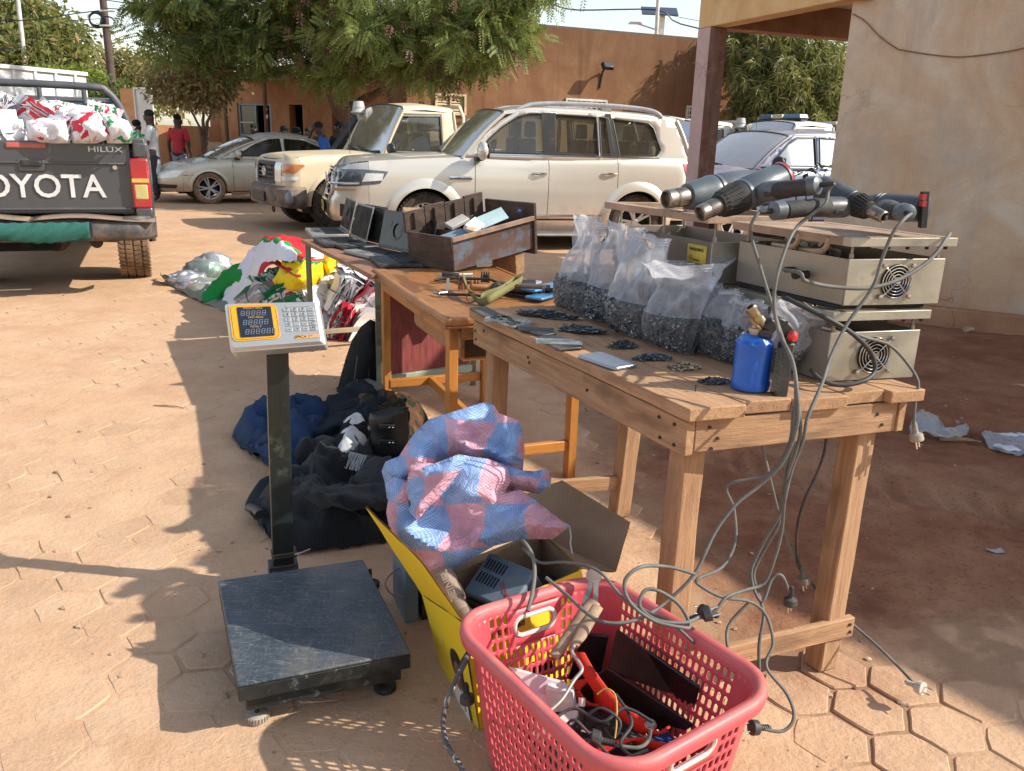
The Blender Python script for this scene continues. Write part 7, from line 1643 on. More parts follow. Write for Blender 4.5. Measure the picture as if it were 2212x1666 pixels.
b=B();b.tube([GP(1000,880,.789),GP(1060,884,.79),GP(1150,890,.79)],.011,10);b.bar(GP(1030,850,.80),GP(1030,915,.77),.02,.02);obj('barrel',b,gunm,gt,world=True)
b=B();b.cyl(GP(972,905,.78),GP(972,962,.76),.005);obj('catch_pin',b,gunm,gt,world=True)
slm=clothmat('olive webbing',None,(.20,.19,.085),.85,60,.4)
def ribbon(nm,pts,w_,m,par,wdir=(0,0,1),th=.003,sub=5):
 pts=smooth(pts,sub);b=B();n=len(pts);wd=[Vector(wdir)]*n if not isinstance(wdir,list)else[Vector(wdir[0]).lerp(Vector(wdir[-1]),i/(n-1))for i in range(n)]
 for i in range(n-1):
  pass
 b.add([p+wd[i]*s*w_/2 for i,p in enumerate(pts)for s in(-1,1)],[(2*i,2*i+2,2*i+3,2*i+1)for i in range(n-1)]);return obj(nm,b,m,par,world=par is not None,solid=th,smooth_=70)
ribbon('sling',[GP(335,765,.815),GP(345,830,.80),GP(380,900,.79),GP(440,965,.77),GP(480,985,.765),GP(560,950,.785),GP(680,880,.80),GP(815,800,.83)],.035,slm,gt,[(-.5,.1,.7),(.1,.3,.95)])
ribbon('sling',[GP(815,800,.83),GP(760,790,.822),GP(640,870,.80),GP(500,920,.78),GP(470,950,.77)],.03,slm,gt,(.1,.5,.8))
b=B();q=GP(390,985,.765);b.tube([q+Vector((.018*math.cos(a),.005*math.sin(a),.022*math.sin(a)+.02))for a in[2*math.pi*i/12 for i in range(13)]],.0025,6,False);obj('buckle',b,gunm,gt,world=True)
copp=mat('copper',(.35,.15,.08),.4,.7,.2,20,0)
for k,(x,y)in enumerate(((292,860),(318,862),(345,858),(390,850),(420,848),(450,850),(480,800),(500,798),(520,800),(538,802))):
 b=B();q=GP(x,y+20,.757);b.lathe([(.0055,0),(.006,.002),(.006,.032),(.004,.038),(.004,.045),(.001,.055)],q,(0,0,1),10);o=obj('cartridge',b,copp if k<6 else gunm);tag(o,('copper cartridge standing behind the rifle stock, %s of the front six'%('leftmost','second','third','fourth','fifth','rightmost')[k]if k<6 else 'dark cartridge in the rear row behind the rifle stock, %s'%('left end','left of the middle','right of the middle','right end')[k-6]),'cartridge','cartridges standing on the desk')
pg=thing('pistol','small black and silver pistol lying behind the rifle stock','pistol',GP(250,790,.757))
b=B();b.bar(GP(130,775,.775),GP(400,765,.775),.022,.03);obj('slide',b,steel,pg,world=True,bevel=.004)
b=B();b.bar(GP(150,755,.795),GP(290,750,.795),.02,.02);b.bar(GP(290,780,.77),GP(360,820,.765),.03,.02);obj('frame',b,gunm,pg,world=True,bevel=.004)
# zip bags full of phone chips
def filmmat(name='bag film',dens_=.34):
 m,n,b,o=mk(name);n.nodes.remove(b)
 tr=node(n,'ShaderNodeBsdfTransparent');tr.inputs[0].default_value=(.96,.96,.98,1)
 df=node(n,'ShaderNodeBsdfDiffuse');df.inputs[0].default_value=(.66,.68,.74,1);tl=node(n,'ShaderNodeBsdfTranslucent');tl.inputs[0].default_value=(.8,.82,.88,1)
 a=node(n,'ShaderNodeMixShader');a.inputs[0].default_value=.5;n.links.new(df.outputs[0],a.inputs[1]);n.links.new(tl.outputs[0],a.inputs[2])
 lw=node(n,'ShaderNodeLayerWeight');lw.inputs[0].default_value=.35;tc=node(n,'ShaderNodeTexCoord')
 wr=ramp(n,noi(n,tc.outputs['Object'],22,5,.65,(1,1,.45),1.5),[(.38,0),(.72,.34)]).outputs[0]
 f=mathn(n,'ADD',mathn(n,'MULTIPLY',lw.outputs['Facing'],.45),mathn(n,'ADD',wr,dens_),True)
 mx=node(n,'ShaderNodeMixShader');n.links.new(f,mx.inputs[0]);n.links.new(tr.outputs[0],mx.inputs[1]);n.links.new(a.outputs[0],mx.inputs[2])
 gl=node(n,'ShaderNodeBsdfGlossy');gl.inputs['Roughness'].default_value=.16;m2=node(n,'ShaderNodeMixShader');m2.inputs[0].default_value=.05
 fr=node(n,'ShaderNodeFresnel');fr.inputs[0].default_value=1.45;n.links.new(mathn(n,'MULTIPLY',fr.outputs[0],.55,True),m2.inputs[0])
 n.links.new(mx.outputs[0],m2.inputs[1]);n.links.new(gl.outputs[0],m2.inputs[2])
 bm2=node(n,'ShaderNodeBump');bm2.inputs['Strength'].default_value=.35;bm2.inputs['Distance'].default_value=.01;n.links.new(noi(n,tc.outputs['Object'],18,5,.6,(1,1,.5),1.2),bm2.inputs['Height'])
 for q in(df,gl,tl):n.links.new(bm2.outputs[0],q.inputs['Normal'])
 n.links.new(m2.outputs[0],o.inputs[0]);MATS[name]=m;return m
filmm=filmmat();filmlow=filmmat('film pressed on chips',-.02)
chipk=mat('chip grit',(.055,.062,.07),.5,var=.6,vs=60,bmp=.8,bs=220,bd=.006,stain=((.12,.13,.15),120,.64))
chips=[mat('black chip',(.045,.05,.058),.35,.0,.3,40,.1),mat('grey chip',(.17,.195,.22),.35,.2,.3,40,.1),mat('silver chip',(.48,.52,.56),.3,.5,.2,40,.1),mat('tan chip',(.45,.36,.26),.5,0,.3,40,.1)]
def zipbag(lab,BL,BR,TL_,TR_,fill,seed,thick=.055,zt=None,lean=0.,open_=0.,z0=.823,weights=(.5,.32,.16,.02),twist=0.,neck=1.,Ytop=None,nchip=420,big=False):
 g=random.Random(seed);bl_,br_=P(*BL,z0),P(*BR,z0);x=(br_-bl_);x.z=0;Wb=x.length;x.normalize();nrm=Vector((x.y,-x.x,0));nrm=-nrm if nrm.y>0 else nrm
 ybase=(bl_.y+br_.y)/2+thick*.5
 yt=Ytop if Ytop else None
 tl,tr_=PY(*TL_,bl_.y+lean+thick*.4),PY(*TR_,br_.y+lean+thick*.4)
 bl_=bl_-nrm*thick*.45;br_=br_-nrm*thick*.45
 t=thing('zip_bag',lab,'plastic bag',(bl_+br_)/2,0,'zip bags of phone chips on the plank table')
 def surf(u,v,side,k=1.,film=True):
  a,c=bl_.lerp(tl,v),br_.lerp(tr_,v);m_=(a+c)/2;ax=(c-a);nr=nrm
  fl=min(1,v/max(fill,.01));body=math.sin(min(1.,(fl*.92+.08))*math.pi*.62)**.8 if v<fill else max(0,1-(v-fill)/(1-fill)*1.25)*.85
  th=thick*body*(1-min(1,abs(u))**2.4)**.6+(open_*thick*1.9*max(0,(v-.72)/.28)*(1-u*u)**.5 if open_ else 0)+.004*(1-abs(u)**6)
  wf=(1-(1-neck)*math.sin(math.pi*min(1,max(0,(v-fill*.8)/(1-fill*.8)))))if neck<1 else 1
  q=m_+ax*.5*u*wf*k+nr*(side*th*k)
  q=q+(c-a).normalized()*(-abs(u)**8*.0)
  if film and v>fill*.75:
   w_=min(1,(v-fill*.75)*4);p3=Vector((u*1.3+seed*2.7,v*2.2,side*.6));q=q+nr*(noise.noise(p3*1.5)*.034*w_+(.5-abs(noise.noise(p3*2.6)))*.020*w_)+x*(noise.noise(p3*1.3+Vector((9,3,0)))*.010*w_)+Vector((0,0,noise.noise(Vector((u*1.6,seed*1.9,3)))*.022*max(0,v-.8)*5))
  else:q=q+nr*side*(.5-abs(noise.noise(Vector((u*3+seed,v*9,side)))))*.006
  return q
 b=B()
 for sd in(1,-1):b.grid(lambda i,j:surf(2*i-1,j,sd),26,34,flip=(sd<0))
 b.mi=[int(((q%(26*34))%34)/34.>fill*.92)for q in range(len(b.f))];obj('film',b,[filmlow,filmm],t,world=True,smooth_=80)
 b=B()
 for sd in(1,-1):
  for vv in(.955,.93):b.tube([surf(u/10-1,vv,sd)+nrm*sd*.001 for u in range(21)],.0010,5,False)
 obj('zip_strip',b,mat('zip strip',(.75,.77,.82),.3,bmp=0),t,world=True)
 b=B()
 for sd in(1,-1):b.grid(lambda i,j:surf(2*i-1,.01+j*fill*(1-.12*abs(2*i-1)+.06*noise.noise(Vector((i*6,seed,0)))),sd,.95,False),18,14,flip=(sd<0))
 b.disp(.004,60,seed);obj('chip_mass',b,chipk,t,world=True,smooth_=0)
 for mi_,wgt in enumerate(weights):
  b=B()
  for _ in range(int(nchip*wgt)):
   u,v=g.uniform(-.93,.93),g.uniform(.02,1)*fill*.97;sd=1 if g.random()<.8 else-1;s_=g.uniform(.0035,.0075)*(1.9 if big and g.random()<.25 else 1)
   q=surf(u,v,sd,.965,False);M=Matrix.Translation(q)@Matrix.Rotation(g.uniform(0,6),4,(g.random(),g.random(),g.random()));b.box((0,0,0),(s_*g.uniform(1,1.8),s_,.0015),M)
  if b.v:o=obj('chips',b,chips[mi_],t,world=True,smooth_=0);o['kind']='stuff'
 return t
zipbag('tall narrow zip bag at the far end, pale film standing upright above dark chips',(1183,655),(1258,686),(1250,461),(1316,476),.38,1,.06,neck=.72)
zipbag('zip bag wedged behind the widest one, second from the far end',(1250,680),(1314,702),(1316,474),(1400,492),.36,2,.055,weights=(.45,.3,.23,.02),big=True)
zipbag('widest zip bag with long silver strips among its chips',(1298,704),(1386,738),(1352,492),(1452,515),.36,3,.065,weights=(.45,.3,.2,.05),big=True)
zipbag('wide open zip bag with a round mouth in the middle of the row',(1372,733),(1474,770),(1436,560),(1546,572),0.44,4,.075,open_=1.,nchip=620)
zipbag('dark filled zip bag leaning right, between the open bag and the scribbled bag',(1487,753),(1548,780),(1538,604),(1612,632),.62,5,.055,weights=(.7,.25,.04,.01))
bg6=zipbag('zip bag with red pen scribbles just left of the blue canister',(1545,775),(1640,800),(1583,645),(1668,650),.62,6,.05,weights=(.5,.35,.13,.02))
bg7=zipbag('zip bag tilted to the right behind the black torch handle',(1672,805),(1722,790),(1668,632),(1793,688),.34,7,.045,lean=-.11,weights=(.35,.35,.28,.02))
b=B();pen=mat('red pen',(.35,.03,.03),.6)
for pts in(((1596,668),(1602,676),(1612,662),(1618,680),(1628,664)),((1632,690),(1640,672),(1650,684),(1655,668)),((1600,690),(1612,684),(1622,692))):b.tube([PY(x,y,P(1590,787,.82).y-.045)for x,y in pts],.0009,4,sub=3)
obj('scribble',b,pen,bg6,world=True)
# loose chip heaps
def chippile(lab,c,rx,ry,h,n,size,mats_,w_,ax=(1,0),long_=1.,seed=0):
 g=random.Random(seed);c=P(*c,.823);a=math.atan2(ax[1],ax[0]);t=thing('chip_heap',lab,'heap of chips',c)
 for k,m in enumerate(mats_):
  b=B()
  for _ in range(int(n*w_[k])):
   r=math.sqrt(g.random())*g.uniform(.6,1.05);th=g.uniform(0,2*math.pi);x,y=rx*r*math.cos(th),ry*r*math.sin(th);z=max(0,h*(1-r**1.4))*g.uniform(.5,1.0)+.002
   q=c+Vector((x*math.cos(a)-y*math.sin(a),x*math.sin(a)+y*math.cos(a),z));s_=size*g.uniform(.6,1.3)
   rz=a+g.gauss(0,.35)if long_>1 else g.uniform(0,6)
   M=Matrix.Translation(q)@Matrix.Rotation(rz,4,'Z')@Matrix.Rotation(g.gauss(0,.22 if long_>1 else.45),4,'X')@Matrix.Rotation(g.gauss(0,.12 if long_>1 else.4),4,'Y');b.box((0,0,0),(s_*long_*g.uniform(.6,1.2),s_*g.uniform(.7,1),.0013),M)
  o=obj('chips',b,m,t,world=True,smooth_=0);o['kind']='stuff'
chippile('long heap of black ribbon cables and strips before the first bag',(1182,684),.115,.035,.022,260,.009,chips[:2]+[chips[3]],(.8,.15,.05),(.94,-.34),5,1)
chippile('heap of black strips with a silver plate, second heap',(1255,717),.07,.028,.022,200,.010,chips[:3],(.75,.2,.05),(.94,-.34),4,2)
chippile('neat mound of small black square chips, third heap',(1345,750),.052,.03,.020,420,.0065,chips[:3],(.8,.15,.05),(.94,.2),1.,3)
chippile('spread heap of thin dark square chips, fourth heap',(1410,775),.06,.03,.014,300,.009,chips[:2],(.6,.4),(.94,.2),1.,4)
chippile('heap of cream and golden camera parts',(1479,796),.05,.028,.016,200,.0085,[chips[3],chips[0],mat('gold chip',(.55,.42,.2),.4,.5)],(.5,.3,.2),(.94,.2),1.,5)
chippile('small heap of thin black plates left of the blue canister',(1543,826),.045,.024,.010,240,.008,chips[:2],(.8,.2),(.94,.2),1.,6)
# heater boxes (preheating stations)
tin_=mat('shade toned tin',(.30,.26,.215),.45,.65,.15,5,.1,90,dust=.35,dustcol=(.42,.32,.22));tinl=mat('pale tin',(.43,.405,.335),.40,.65,.25,4,.1,90,dust=.42,dustcol=(.40,.29,.19),stain=((.19,.23,.24),4,.57));tind=mat('dark steel face',(.17,.14,.115),.45,.5,.2,4,.1,dust=.3)  # first tin is darkened to carry the shade of the boxes' left faces
plk=mat('dusty rack',(.36,.25,.18),.75,.2,.3,10,.25,dust=.5,dustcol=(.44,.29,.19));blackm=MATS['black trim']
def heater(lab,NL,NR,depth,z0,z1,rackz,rackov=.02,fan=True,dmat=tinl,posts=True,rackmat=None,smat=None,lid=False,back=ta*-1):
 """NL, NR: near left / right bottom corners in the plane"""
 e=(NR-NL);W_=e.length;e.normalize();d=Vector((back.x,back.y,0)).normalized();t=thing('heater_box',lab,'heater',NL)
 def hp_(s,v,z):q=NL+e*s+d*v;return Vector((q.x,q.y,z))
 def bxx(nm,s0,s1,v0,v1,a,c,m,par=t,bevel=.0015):b=B();b.hexa([hp_(s,v,z)for z in(a,c)for s,v in((s0,v0),(s1,v0),(s1,v1),(s0,v1))]);return obj(nm,b,m,par,world=True,bevel=bevel)
 T=.003
 fr=bxx('fan_side',0,W_,0,T,z0,z1,dmat);bxx('left_side',0,T,T+.0005,depth,z0,z1,smat or tin_);bxx('right_side',W_-T,W_,T+.0005,depth,z0,z1,tin_);bxx('rear_side',T+.0005,W_-T-.0005,depth-T,depth,z0,z1,tin_);bxx('base',T+.001,W_-T-.001,T+.001,depth-T-.001,z0,z0+.004,tin_)
 bxx('reflector',.02,W_-.02,.02,depth-.02,z1-.05,z1-.045,mat('scorched tray',(.16,.09,.06),.8,.1,.3,dust=.5))
 if posts:
  for s,v in((.015,.012),(W_-.015,.012),(.015,depth-.015),(W_-.015,depth-.015),(.015,depth*.5)):b=B();b.cyl(hp_(s,v,z1-.01),hp_(s,v,rackz[0]),.0035,n=8);b.cyl(hp_(s,v,z1-.0),hp_(s,v,z1+.012),.006,n=8);obj('post',b,tin_,t,world=True)
  rm=rackmat or plk;o2=rackov
  rk_=bxx('rack_rail',-o2,W_+o2,-.012,.014,rackz[0],rackz[1],tinl if not rackmat else rackmat,bevel=.001);bxx('rack_rail',-o2,.012,.0145,depth+.02,rackz[0],rackz[1],rm);bxx('rack_rail',W_+o2-.03,W_+o2,.0145,depth+.02,rackz[0],rackz[1],rm);bxx('rack_rail',.013,W_+o2-.031,depth-.005,depth+.02,rackz[0],rackz[1],rm)
  if lid:bxx('rack_plate',.0125,W_+o2-.031,.0145,depth-.006,rackz[1]-.006,rackz[1]-.001,rm)
  for k in range(5):b=B();q=hp_(.05+W_*.2*k,.0,rackz[0]-.008);b.cyl(q,q+Vector((0,0,.008)),.005,n=6);obj('rack_nut',b,nailm,t,world=True)
 if fan:
  c=hp_(W_*.50,-.002,(z0+z1)/2+.002);M=frame(c,e,y=(0,0,1));rr=(z1-z0)*.36
  if(M.to_3x3()@Vector((0,0,1))).dot(d)>0:M=M@Matrix.Rotation(math.pi,4,'Y')
  b=B();b.lathe([(.0,.0005),(rr*1.03,.0005)],n=28,M=M);fh=obj('fan_opening',b,mat('fan dark',(.008,.008,.008),.8),t,world=True)
  b=B()
  for k in range(5):
   r=rr*(1-.19*k);b.tube([M@Vector((r*math.cos(a),r*math.sin(a),.006))for a in[2*math.pi*i/28 for i in range(29)]],.0016,6,False)
  for a in(45,135,225,315):q=R(a);b.tube([M@Vector((rr*.1*math.cos(q),rr*.1*math.sin(q),.007)),M@Vector((rr*1.02*math.cos(q),rr*1.02*math.sin(q),.007)),M@Vector((rr*1.38*math.cos(q),rr*1.28*math.sin(q),.003))],.0016,6)
  b.lathe([(rr*.14,.006),(rr*.14,.009),(0,.009)],n=14,M=M);obj('fan_guard',b,chrome,fh,world=True)
  for a in(45,135,225,315):q=R(a);b=B();b.lathe([(.006,.002),(.006,.008),(.0,.009)],M=M@Matrix.Translation((rr*1.42*math.cos(q),rr*1.32*math.sin(q),0)),n=10);obj('screw',b,steel,fh,world=True)
 return t,hp_,W_,d,e
NLa,NRa=P(1781,825,.823),P(1971,815,.823)
h1_,f1,W1_,dd,ee=heater('lower steel heater box with round fan guard on the near table end',NLa,NRa,.36,.823,.953,(.985,1.008),.012,rackmat=tinl)
zc=1.022
NLb=PY(1822,655,NLa.y+.01);NRb=PY(2026,657,NRa.y+.01);NLb.z=NRb.z=0
h2_,f2,W2_,_,_=heater('upper steel heater box with fan, stacked on the lower one under the heat guns',NLb,NRb,.40,zc,1.140,(1.172,1.194),.014,lid=True)
b=B();b.hexa([f2(s,v,z)for z in(1.009,1.021)for s,v in((-.005,.02),(W2_-.02,.02),(W2_-.02,.38),(-.005,.38))]);obj('rubber_mat',b,mat('black rubber mat',(.02,.02,.02),.9),h2_,world=True,bevel=.003)
b=B();k0=f2(-.001,.13,1.082);ln_=(f2(-.05,.13,1.082)-k0).normalized();b.lathe([(.011,0),(.011,.02),(.008,.022),(.008,.03),(.012,.031),(.012,.04),(.0,.041)],k0,ln_,14);obj('cable_gland',b,MATS['dark room'],h2_,world=True)
b=B();k1=f2(-.001,.18,1.088);b.lathe([(.008,0),(.008,.025),(0,.026)],k1,ln_,12);obj('side_knob',b,MATS['dark room'],h2_,world=True)
for v in(.09,.19):
 b=B();b.tube([f2(.02,v+.1,1.142),f2(.0,v,1.150),f2(-.01,v-.03,1.188)],.008,8,sub=3);obj('clamp_lever',b,mat('brass lever',(.45,.35,.25),.5,.5,dust=.3),h2_,world=True)
b=B();g=random.Random(4)
for _ in range(60):b.box((0,0,0),(g.uniform(.01,.05),g.uniform(.008,.02),.004),Matrix.Translation(f2(g.uniform(.02,.2),g.uniform(.24,.39),1.105+g.uniform(0,.03)))@Matrix.Rotation(g.uniform(0,6),4,(g.random(),g.random(),1)))
o=obj('metal_offcuts',b,steel,smooth_=0);tag(o,'jumbled silver metal parts inside the upper heater box','scrap metal',kind='stuff')
NLc=f2(-.05,.45,0);NRc=f2(.22,.45,0)
h3_,f3,W3_,_,_=heater('brown heater box at the back with a yellow warning label',NLc,NRc,.52,1.005,1.130,(1.185,1.207),.03,fan=False,smat=tind,rackmat=plk)
h4_,f4,_,_,_=heater('lowest dark heater box hidden behind the bags',NLc+Vector((.01,.01,0)),NRc+Vector((.01,.01,0)),.50,.823,.985,(.986,1.002),.0,fan=False,smat=tind,posts=True,rackmat=plk)
def lblm(n,tc):return None
b=B();ylw=mat('yellow label',(.62,.45,.06),.5,dust=.25)
b.add([f3(-.0015,.02,1.06),f3(-.0015,.11,1.06),f3(-.0015,.11,1.115),f3(-.0015,.02,1.115)],[(0,1,2,3)]);lb0=obj('warning_label',b,ylw,h3_,world=True,solid=.0006)
LM=frame(f3(-.003,.066,1.1),-dd,y=(0,0,1));b=B();textb(b,'WARNING',.014,LM,.0003,bold=.01);textb(b,'SURFACE',.009,LM@Matrix.Translation((0,-.032,0)),.0003)
b.tube([LM@Vector(q)for q in((-.03,-.03,0),(-.018,-.03,0),(-.024,-.018,0),(-.03,-.03,0))],.0008,4);obj('label_print',b,MATS['dark ink'],lb0,world=True)
# heat guns
gs=mat('grey blue plastic',(.08,.10,.118),.38,0,.12,5,.08,dust=.35,dustcol=(.36,.27,.2));gk=mat('black rubber grip',(.022,.022,.022),.75,0,.2,10,.5,200,dust=.35,dustcol=(.3,.22,.16));bz=mat('bronzed steel',(.34,.30,.25),.35,.9,.4,14,.1,dust=.15)
def heatgun(lab,tip,rear,hdir,hpts=None,body=gs,hl=.13,sc=1.,stripe=True,cone=True,hoff=.04,grp=None,hroll=0.):
 ax=(rear-tip);L=ax.length;ax.normalize();hd=Vector(hdir);hd=(hd-ax*hd.dot(ax)*.75).normalized();t=thing('heat_gun',lab,'heat gun',tip)
 k=L/.245
 S=lambda a:tip+ax*a*k
 b=B();b.lathe([(.001,.012),(.012,.012),(.0125,.004),(.0145,.0),(.0175,.003),(.0180,.018),(.0165,.022),(.0180,.026),(.0185,.052),(.0185,.06)],tip,ax,24);b.v=[tuple(tip+(Vector(q)-tip)*k)for q in b.v];obj('nozzle',b,bz,t,world=True)
 b=B();b.lathe([(.001,-.0005),(.0118,-.0005)],S(.0125),ax,20);obj('nozzle_bore',b,MATS['fan dark'],t,world=True)
 b=B();b.lathe([(r*k,z*k)for r,z in[(.019,0),(.024,.001),(.027,.012),(.032,.05),(.034,.056),(.034,.064),(.031,.066)]],S(.052),ax,30)
 if cone:
  u_=ax.orthogonal().normalized();v_=ax.cross(u_)
  for q in range(20):a=2*math.pi*q/20;rd=u_*math.cos(a)+v_*math.sin(a);b.bar(S(.062)+rd*.0265*k,S(.100)+rd*.0335*k,.0035,.005,rd)
 obj('ribbed_collar',b,gk if cone else body,t,world=True)
 b=B();b.lathe([(r*k,z*k)for r,z in[(.030,0),(.0345,.004),(.0345,.010),(.033,.011),(.033,.016),(.0355,.02),(.036,.075),(.034,.11),(.036,.125),(.030,.128),(.001,.128)]],S(.117),ax,28);obj('housing',b,body,t,world=True)
 b=B()
 for q in range(5):
  for w_ in range(3):u_=hd.cross(ax).normalized();b.box((0,0,0),(.006,.004,.003),frame(S(.19+.012*q)-hd*.0365*k+u_*(w_-1)*.012,ax,z=-hd))
 obj('vent_slots',b,gk,t,world=True)
 if stripe:b=B();b.lathe([(.0367*k,0),(.0367*k,.006)],S(.233),ax,28,cap=False);obj('red_trim',b,mat('red trim',(.45,.03,.03),.4,bmp=0),t,world=True)
 h0=S(.205)+hd*.02;h1=h0+hd*hl*.45-ax*.006;h2=h0+hd*hl-ax*hoff*.0+ax*.005
 if hpts:h0,h1,h2=[Vector(q)for q in hpts];hd=(h2-h1).normalized()
 b=B();b.tube([h0-hd*.01,h0.lerp(h1,.5),h1,h2],[.030,.025,.0215,.023],14,sub=4,flat=.85);gr2=obj('handle',b,body,t,world=True)
 b=B();b.tube([h0.lerp(h1,.5)-ax*.003,h1-ax*.004,h1.lerp(h2,.75)-ax*.003],[.0255,.0235,.024],14,sub=3,flat=.86);obj('grip',b,gk,gr2,world=True)
 b=B();b.tube([h2-hd*.022,h2-hd*.018,h2+hd*.006,h2+hd*.012],[.020,.0255,.0245,.014],16,flat=.9);obj('handle_end',b,gs,gr2,world=True)
 b=B();b.box((0,0,0),(.022,.014,.028),frame(h0.lerp(h1,.3)-ax*.02,ax,z=hd));obj('trigger',b,gk,gr2,world=True,bevel=.004)
 b=B();b.tube([h2,h2+hd*.02,h2+hd*.045],[.008,.0065,.005],10);obj('cord_boot',b,gk,gr2,world=True)
 return t,h2+hd*.045
HG='heat guns'
a1_,e1_=heatgun('leftmost grey heat gun with long bronze nozzle, lying behind the others',PY(1437,431,2.55),PY(1640,402,2.75),(.7,.5,.0),cone=False)
a2_,e2_=heatgun('grey heat gun tilted up with ribbed black collar and red trim',PY(1511,462,2.10),PY(1692,384,2.24),(.95,-.18,-.10),hpts=(PY(1662,414,2.14),PY(1712,407,2.06),PY(1762,401,2.02)))
a3_,e3_=heatgun('dark heat gun with its bronze nozzle pointing right towards the viewer',PY(1911,470,1.98),PY(1775,405,2.15),(-1,-.12,-.26),hpts=(PY(1815,448,2.06),PY(1745,448,2.01),PY(1676,455,1.98)),body=mat('charcoal plastic',(.045,.052,.062),.45,0,.15,6,.1,dust=.35,dustcol=(.36,.27,.2)),hl=.135,stripe=False)
a4_,e4_=heatgun('rearmost dark heat gun with red tipped vents at the right end',PY(1822,440,2.36),PY(1998,452,2.16),(-.25,-1.0,.05),hpts=(PY(1915,452,2.22),PY(1935,457,2.10),PY(1955,460,2.03)),cone=False,stripe=False,body=MATS['charcoal plastic'])
b=B();b.bar(PY(1998,414,2.14),PY(1992,492,2.14),.02,.014);vpl=obj('vent_plate',b,gk,a4_,world=True)
for z_ in(426,440):b=B();b.box((0,0,0),(.010,.02,.014),Matrix.Translation(PY(1993,z_,2.13)));obj('red_vent',b,MATS['red trim'],vpl,world=True)
# blow torch
bt=P(1630,850,.823);bt.y+=.045;bt=Vector((bt.x,bt.y,.823));tt=thing('blow_torch','blue gas canister blow torch with black handle and brass nozzle','blow torch',bt)
blu=mat('blue canister',(.015,.10,.46),.38,.1,.15,12,.05,stain=((.02,.02,.03),40,.70),dust=.12);brs=mat('dirty brass',(.42,.34,.20),.35,.85,.3,20,.15,dust=.2)
r0=.0475
b=B();b.lathe([(.040,0),(.0475,.003),(.0485,.022),(.0455,.026),(.0455,.112),(.043,.122),(.034,.131),(.018,.136),(.016,.14)],bt,(0,0,1),40);obj('canister',b,blu,tt,world=True,smooth_=50)
b=B();b.lathe([(.0462,.119),(.036,.133),(.019,.139),(.0185,.134),(.034,.129),(.0455,.114)],bt,(0,0,1),9);obj('torn_wrap',b,mat('blue film',(.03,.16,.6),.25,bmp=.3),tt,world=True,smooth_=0)
b=B();b.lathe([(.016,.134),(.017,.146),(.021,.147),(.021,.155),(.013,.156),(.012,.175)],bt,(0,0,1),16);obj('valve',b,steel,tt,world=True)
Yt=bt.y-.02
b=B();pt=[PY(x,y,Yt)for x,y in((1652,728),(1656,712),(1672,694),(1690,702),(1706,722),(1706,742))];
for i in range(len(pt)-1):b.bar(pt[i]-(pt[i+1]-pt[i])*.08,pt[i+1]+(pt[i+1]-pt[i])*.08,.026,.03)
obj('torch_head',b,blackp,tt,world=True,bevel=.005)
b=B();b.bar(PY(1700,738,Yt-.01),PY(1681,857,Yt-.025),.038,.034);hnd=obj('handle',b,blackp,tt,world=True,bevel=.006)
b=B()
for k in range(6):b.bar(PY(1681+3.2*k,750,Yt-.03),PY(1664+3.2*k,846,Yt-.045),.0018,.003)
obj('handle_ribs',b,gk,hnd,world=True)
b=B();q=PY(1708,726,Yt-.02);b.lathe([(.0,0),(.0125,.001),(.0125,.012),(.0,.016)],q,(.5,-.8,.1),18);obj('red_knob',b,mat('red knob',(.55,.03,.03),.4,bmp=0),tt,world=True)
b=B();q0,q1=PY(1645,696,Yt),PY(1620,663,Yt-.005);ax=(q1-q0).normalized();L_=(q1-q0).length
b.lathe([(.008,-.015),(.008,.0),(.013,.002),(.0135,L_*.35),(.0115,L_*.4),(.0115,L_*.5),(.0145,L_*.52),(.015,L_*.9),(.013,L_),(.009,L_),(.009,L_*.8)],q0,ax,20,cap=False);obj('nozzle',b,brs,tt,world=True)
b=B();b.tube([PY(1622,690,Yt),PY(1628,697,Yt),PY(1640,708,Yt),PY(1650,716,Yt)],.005,8);b.tube([PY(1613,700,Yt),PY(1614,690,Yt),PY(1621,688,Yt)],.0012,5,sub=3);obj('igniter',b,brs,tt,world=True)
# cables and plugs
cg=mat('grey cable',(.12,.12,.11),.7,0,.2,30,.1,dust=.3,dustcol=(.42,.32,.24));ck2=mat('black cable',(.03,.03,.032),.6,0,.2,30,.05,dust=.3)
def plug(par,p,d,m=None,s=1.):
 m=m or ck2;d=Vector(d).normalized();b=B();b.lathe([(.005,-.03),(.0065,-.012),(.007,0),(.0165,.004),(.018,.02),(.0165,.022),(.001,.022)],p,d,16);b.v=[tuple(p+(Vector(q)-p)*s)for q in b.v];po=obj('plug',b,m,par,world=True,bevel=.001)
 u_=d.orthogonal().normalized()
 for sg in(-1,1):b=B();b.cyl(p+d*.02*s+u_*sg*.008,p+d*.042*s+u_*sg*.008,.0022,n=8);obj('pin',b,chrome,po,world=True)
 b=B()
 for k in range(4):b.lathe([(.0075,0),(.0075,.002)],p-d*(.006+.006*k),d,10)
 obj('strain_relief',b,m,po,world=True)
def cable(lab,pts,r=.0042,m=None,pl=None,plm=None,sub=6,nm='cable'):
 q=[PY(*p)if len(p)==3 else Vector(p[:3])for p in pts];t=thing(nm,lab,'cable',q[-1]);b=B();b.tube(q,r,7,sub=sub);obj('cord',b,m or cg,t,world=True,smooth_=80)
 if pl:d=(q[-1]-q[-2])if pl is True else Vector(pl);plug(t,q[-1],d,plm)
 return t
E3=tuple(e3_);E2=tuple(e2_);E4=tuple(e4_)
def vt(v):return(v[0],v[1],v[2],'w')
y0=1.83
